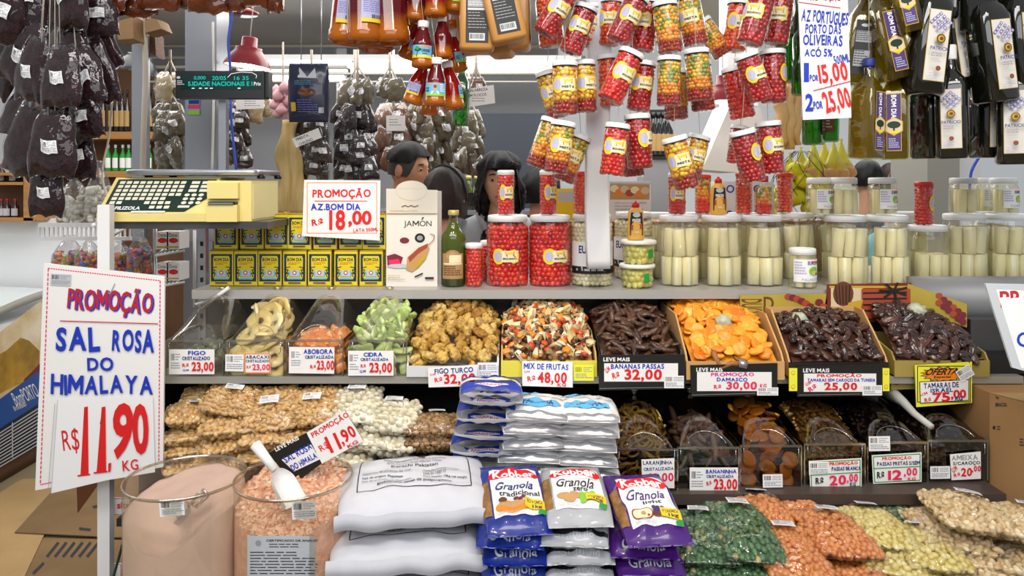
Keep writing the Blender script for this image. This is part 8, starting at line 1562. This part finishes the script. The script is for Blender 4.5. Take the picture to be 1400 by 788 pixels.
# offer card
d = Dec(); d.frame(1254.5, 501, 1326.5, 550, 1.2, 'ink'); c = (1290, 512); pts = []
for k in range(32): a = 2 * PI * k / 32; r_ = 1 if k % 2 else .78; pts.append((c[0] + 33 * r_ * math.cos(a), c[1] + 11 * r_ * math.sin(a)))
d.p(pts, 'ink'); d.p([(c[0] + (x - c[0]) * .93, c[1] + (y - c[1]) * .88) for x, y in pts], 'orange'); d.t('OFERTA', 1266, 504, 1311, 513, 'black', .04, -.03, 0, .12); d.t('Especial', 1277, 514, 1300, 518, 'black', .02, -.03)
d.p([(1257, 522), (1325, 519), (1325, 548), (1258, 552)], 'ink'); d.p([(1258, 523), (1324, 520), (1324, 547), (1259, 551)], 'card'); d.t('TAMARAS DE', 1263, 523, 1311, 531, 'navy', .05, -.04, J_); d.t('ISRAEL', 1272, 531, 1303, 537, 'navy', .05, -.04, J_); d.t('U.M', 1258, 537, 1268, 541, 'red', .03, -.3); d.t('R$', 1264, 544, 1273, 551, 'red', .04, -.1, J_); d.t('75', 1275, 537, 1299, 550, 'red', .06, -.05); d.t(',00', 1300, 533, 1321, 547, 'red', .04, -.05); d.t('KG', 1306, 542, 1316, 548, 'navy', .04); d.sticker(1309, 502, 1330, 519, -.55, 5)
sign('price_card', 'yellow offer card reading 75,00 for the large dates', 'price card', [(1251, 500), (1329, 495), (1329, 551), (1253, 557)], 2.035, d, 'lemon', .003)
# lower tubs
YL = lambda px: lowY(px) - .012
price('white price card for candied orange zest, half hidden by the purple bag', [(877, 629), (922, 627), (922, 668), (878, 667)], YL(900), [('LARANJINHA', 879, 630, 919, 637, 'navy', -.02), ('CRISTALIZADA', 880, 639, 921, 644, 'navy', -.03), ('40,00', 884, 647, 921, 661, 'pink', -.02)])
price('white price card reading 23,00 for the banana sticks', rq(943, 640, 1009, 673), YL(976), [('BANANINHA', 965, 642, 1007, 648, 'blue'), ('CRISTALIZADA', 966, 649.5, 1003, 654, 'navy'), ('R$', 966, 658, 973, 665, 'red', -.2), ('23,00', 976, 655, 1008, 672, 'red')], stick=(944, 642, 962, 670))
for x0, y0, x1, y1, lb in ((1043, 649, 1070, 667, 'white bar code label on the dried apricot tub'), (1188, 597, 1217, 617, 'white bar code label high on the dark raisin tub'), (1272, 638, 1299, 655, 'white bar code label low on the last tub')):
    d = Dec(); d.sticker(x0, y0, x1, y1, -.02, x0); sign('barcode_sticker', lb, 'label', rq(x0, y0, x1, y1, -.02), YL(x0), d, 'white', .001)
price('green bordered price card reading 20,00 for light raisins', [(1106, 631), (1178, 627), (1178, 667), (1108, 670)], YL(1140), [('PROMOÇÃO', 1134, 631, 1173, 637, 'red', -.04), ('PASSAS BRANCA', 1137, 638, 1177, 644, 'navy', -.03), ('_', 1108, 650, 1177, 646, 'green', 1.2), ('R$', 1115, 653, 1126, 664, 'black'), ('20', 1134, 650, 1157, 664, 'pink', -.04), (',00', 1158, 648, 1173, 662, 'pink'), ('KG', 1162, 660, 1170, 665, 'navy')], stick=(1106, 632, 1133, 650, -.02), frame=('green', 1.3, [(1108, 633), (1176, 629), (1176, 665), (1110, 668)]))
price('green bordered price card reading 12,00 for dark raisins', [(1192, 623), (1260, 619), (1260, 659), (1194, 662)], YL(1226), [('PROMOÇÃO', 1206, 624, 1246, 630, 'red', -.03), ('PASSAS PRETAS S/SEM', 1199, 631, 1258, 637, 'navy', -.03), ('_', 1194, 641, 1259, 638, 'green', 1.2), ('R$', 1199, 645, 1209, 656, 'black'), ('12', 1214, 643, 1233, 657, 'pink', -.03), (',00', 1236, 640, 1254, 653, 'pink'), ('KG', 1241, 653, 1252, 657, 'pink')], frame=('green', 1.3, [(1194, 625), (1258, 621), (1258, 657), (1196, 660)]))
price('white price card reading 20,00 for prunes on the last tub', [(1299, 622), (1341, 618), (1341, 655), (1301, 657)], YL(1320), [('AMEIXA', 1301, 622, 1337, 630, 'grey', -.04), ('S/CAROÇO', 1303, 631, 1340, 637, 'ink', -.03), ('U.M', 1301, 638, 1309, 646, 'red', -.6), ('R$', 1304, 647, 1313, 653, 'red', -.2), ('20', 1314, 640, 1329, 652, 'red'), (',00', 1329, 637, 1341, 647, 'red')])
# tilted salt card: black card and white card in one
A = -.53; d = Dec(); t_ = [(425, 592), (470, 563), (496, 603), (445, 633)]
d.p([(385, 629), (425, 608), (438, 628), (402, 645)], 'card'); d.t('LEVE MAIS', 374, 604, 410, 610, 'white', .035, -.49); d.t('SAL ROSA', 386, 615, 428, 625, 'blue', .04, -.5, J_); d.t('DO HIMALAYA', 395, 624, 445, 634, 'blue', .04, -.5, J_)
d.p([(419, 592), (471, 561), (497, 603), (440, 634)], 'card'); d.t('PROMOÇÃO', 422, 576, 480, 587, 'red', .05, A, J_); d.t('R$', 436, 606, 450, 617, 'red', .02, A, J_); d.t('11', 447, 594, 464, 618, 'red', .07, A + .1); d.t(',90', 463, 585, 487, 607, 'red', .04, A, J_); d.t('KG', 474, 605, 490, 610, 'red', .03, A)
sign('promotion_sign', 'tilted black and white card reading 11,90 stuck in the coarse pink salt', 'sign', [(367, 620), (419, 592), (471, 561), (497, 603), (440, 634), (410, 656), (400, 662)], 1.735, d, 'carton_black', .003)
# sign at the right edge in a clear sleeve
d = Dec(); d.p([(1362, 396), (1460, 400), (1460, 520), (1396, 503)], 'card'); d.t('PRO', 1367, 397, 1420, 420, 'crimson', .03, -.05, J_); d.t('Ba', 1378, 424, 1408, 448, 'blue', .03, .1, J_); d.t('C', 1390, 454, 1408, 475, 'blue', .02, .1)
sign('promotion_sign', 'white sign in a crumpled clear sleeve cut by the right edge', 'sign', [(1347, 388), (1462, 390), (1462, 524), (1384, 503)], lambda x, y: 1.80 + (y - 388) * -.0006, d, 'silver', .006)
# tags on the hanging bags
def tag_(label, q, Y, items):
    d = Dec(); 
    for L in items: d.t(L[0], *L[1:6], bold=.01, rot=L[6] if len(L) > 6 else 0) if L[0] != '=' else d.lines(*L[1:5], L[5], 'grey', .3)
    sign('paper_tag', label, 'tag', q, Y, d, 'card', .001, 'paper tags')
tag_('white tag reading calabreza em flocos beside the tan bottles', [(636, 122), (675, 116), (677, 141), (638, 147)], 2.9, [('CALABREZA', 639, 121, 667, 125, 'ink', -.08), ('EM FLOCOS', 640, 128, 665, 132, 'ink', -.08), ('=', 645, 134, 672, 141, 2)])
tag_('tilted white tag reading pimenta chileno under the navy pack', [(399, 190), (435, 175), (440, 188), (405, 202)], 2.85, [('PIMENTA', 404, 186, 422, 190, 'ink', -.38), ('CHILENO', 408, 192, 428, 196, 'ink', -.38)])
tag_('blank looking white tag on the brown spice bags', rq(528, 158, 554, 179), 2.9, [('=', 532, 163, 550, 174, 3)]); tag_('white paper tag under the weighing display', [(322, 134), (361, 134), (361, 148), (323, 150)], 3.05, [('=', 334, 138, 358, 147, 3)])
# calendar with a picture of food
d = Dec(); d.r(834, 252, 888, 273, 'tan'); [d.e(840 + k * 7, 262 + (k * 5) % 9 - 4, 6, 5, ('cream', 'orange', 'sand', 'rust')[k % 4], 14) for k in range(7)]; d.lines(840, 277, 884, 290, 3, 'silver', .3); d.r(834, 250, 890, 251.5, 'silver'); d.t('Receita', 866, 276, 884, 278.5, 'grey', .01)
sign('recipe_calendar', 'small white calendar with a food picture behind the palm heart jars', 'calendar', [(833, 248), (890, 248), (890, 303), (833, 302)], 2.72, d, 'card', .006)
d = Dec(); [d.t('O', x, y, x + 11, y + 11, 'blue', .02, a) for x, y, a in ((993, 253, .2), (1006, 255, -.3), (1030, 253, .1), (992, 288, .4), (1002, 289, 0), (1031, 286, -.2))]
sign('printed_carton', 'white carton with blue rings behind the slim red jars', 'carton', [(978, 248), (1058, 249), (1060, 304), (976, 303)], 2.72, d, 'card', .06)
d = Dec(); d.r(764, 262, 792, 276, 'silver'); sign('shelf_label', 'yellow shelf label with a white slip behind the woman and the paper post', 'label', [(760, 258), (800, 258), (800, 302), (760, 302)], 2.72, d, 'yellow', .004)
for (x0, y0, x1, y1, tx, lb) in ((140, 681, 179, 705, 'ite', 'small white sign with red border low behind the white post'), (139, 771, 166, 800, '', 'small white sign with red border at the bottom of the white post')):
    d = Dec(); d.frame(x0 + 1, y0 + 1, x1 - 1, y1 - 1, 1, 'red')
    if tx: d.t('site', 160, y0 + 6, 178, y0 + 15, 'red', .05)
    sign('small_sign', lb, 'sign', rq(x0, y0, x1, y1, .02), 2.1, d, 'card', .003)
# dark green cable beside the left drum
cable('cable', 'dark green cord running down beside the left drum', [(178, 700, 1.95), (170, 735, 1.93), (152, 800, 1.9)], 'dkgreen', .0035)
# dark bottles on the back counter and behind the third bunch
t = thing('back_counter', 'dark counter with a steel top behind the people', 'counter'); mb = MB(); mb.add(B(-1.6, .35, 3.95, 4.3, 0, 1.38), 'dark_steel', smooth=False); mb.obj('cabinet', t); mb = MB(); mb.add(B(-1.65, .4, 3.9, 4.35, 1.38, 1.40), 'steel', smooth=False); mb.obj('counter_top', t)
pq = small_bottle(.19, .034, 'oil_green', 'bottle_black', 'cap_gold')
for i, x in enumerate((630, 641, 652, 662)): put(pq, 'oil_bottle', 'dark green oil bottle with pale cap on the back counter, %s from the left' % on_[i], 'bottle', T(P(x, 0, 4.1).x, 4.1, 1.40), 'oil bottles on the back counter')
t = thing('bottle_shelf', 'black shelf unit with dark bottles behind the third bunch of jars', 'shelf'); mb = MB(); mb.add(pxbox(880, 150, 918, 160, 3.85, .02), 'black_plastic', smooth=False); mb.add(pxbox(880, 214, 918, 218, 3.75, .2), 'black_plastic', smooth=False); mb.obj('boards', t); mb = MB(); mb.add(B(P(880, 0, 3.76).x, P(916, 0, 3.76).x, 3.76, 3.96, 0, P(0, 218, 3.76).z), 'wall_grey', smooth=False); mb.obj('cabinet', t)
for i, x in enumerate((886, 893, 900, 907, 913)): put(pb, 'dark_bottle', 'dark bottle behind the third bunch of jars, %s from the left' % on_[i], 'bottle', T(P(x, 214, 3.85)) @ SC(.85), 'dark bottles behind the jars')
t = thing('wooden_riser', 'low pale wooden riser behind the rows of large jars', 'riser'); mb = MB(); mb.add(B(P(740, 0, 2.67).x, P(1170, 0, 2.67).x, 2.69, 2.89, 1.395, 1.408), 'wood', smooth=False); mb.obj('top', t); mb = MB(); mb.add(B(P(745, 0, 2.67).x, P(1165, 0, 2.67).x, 2.72, 2.87, 1.2255, 1.395), 'wood', smooth=False); mb.obj('base', t)
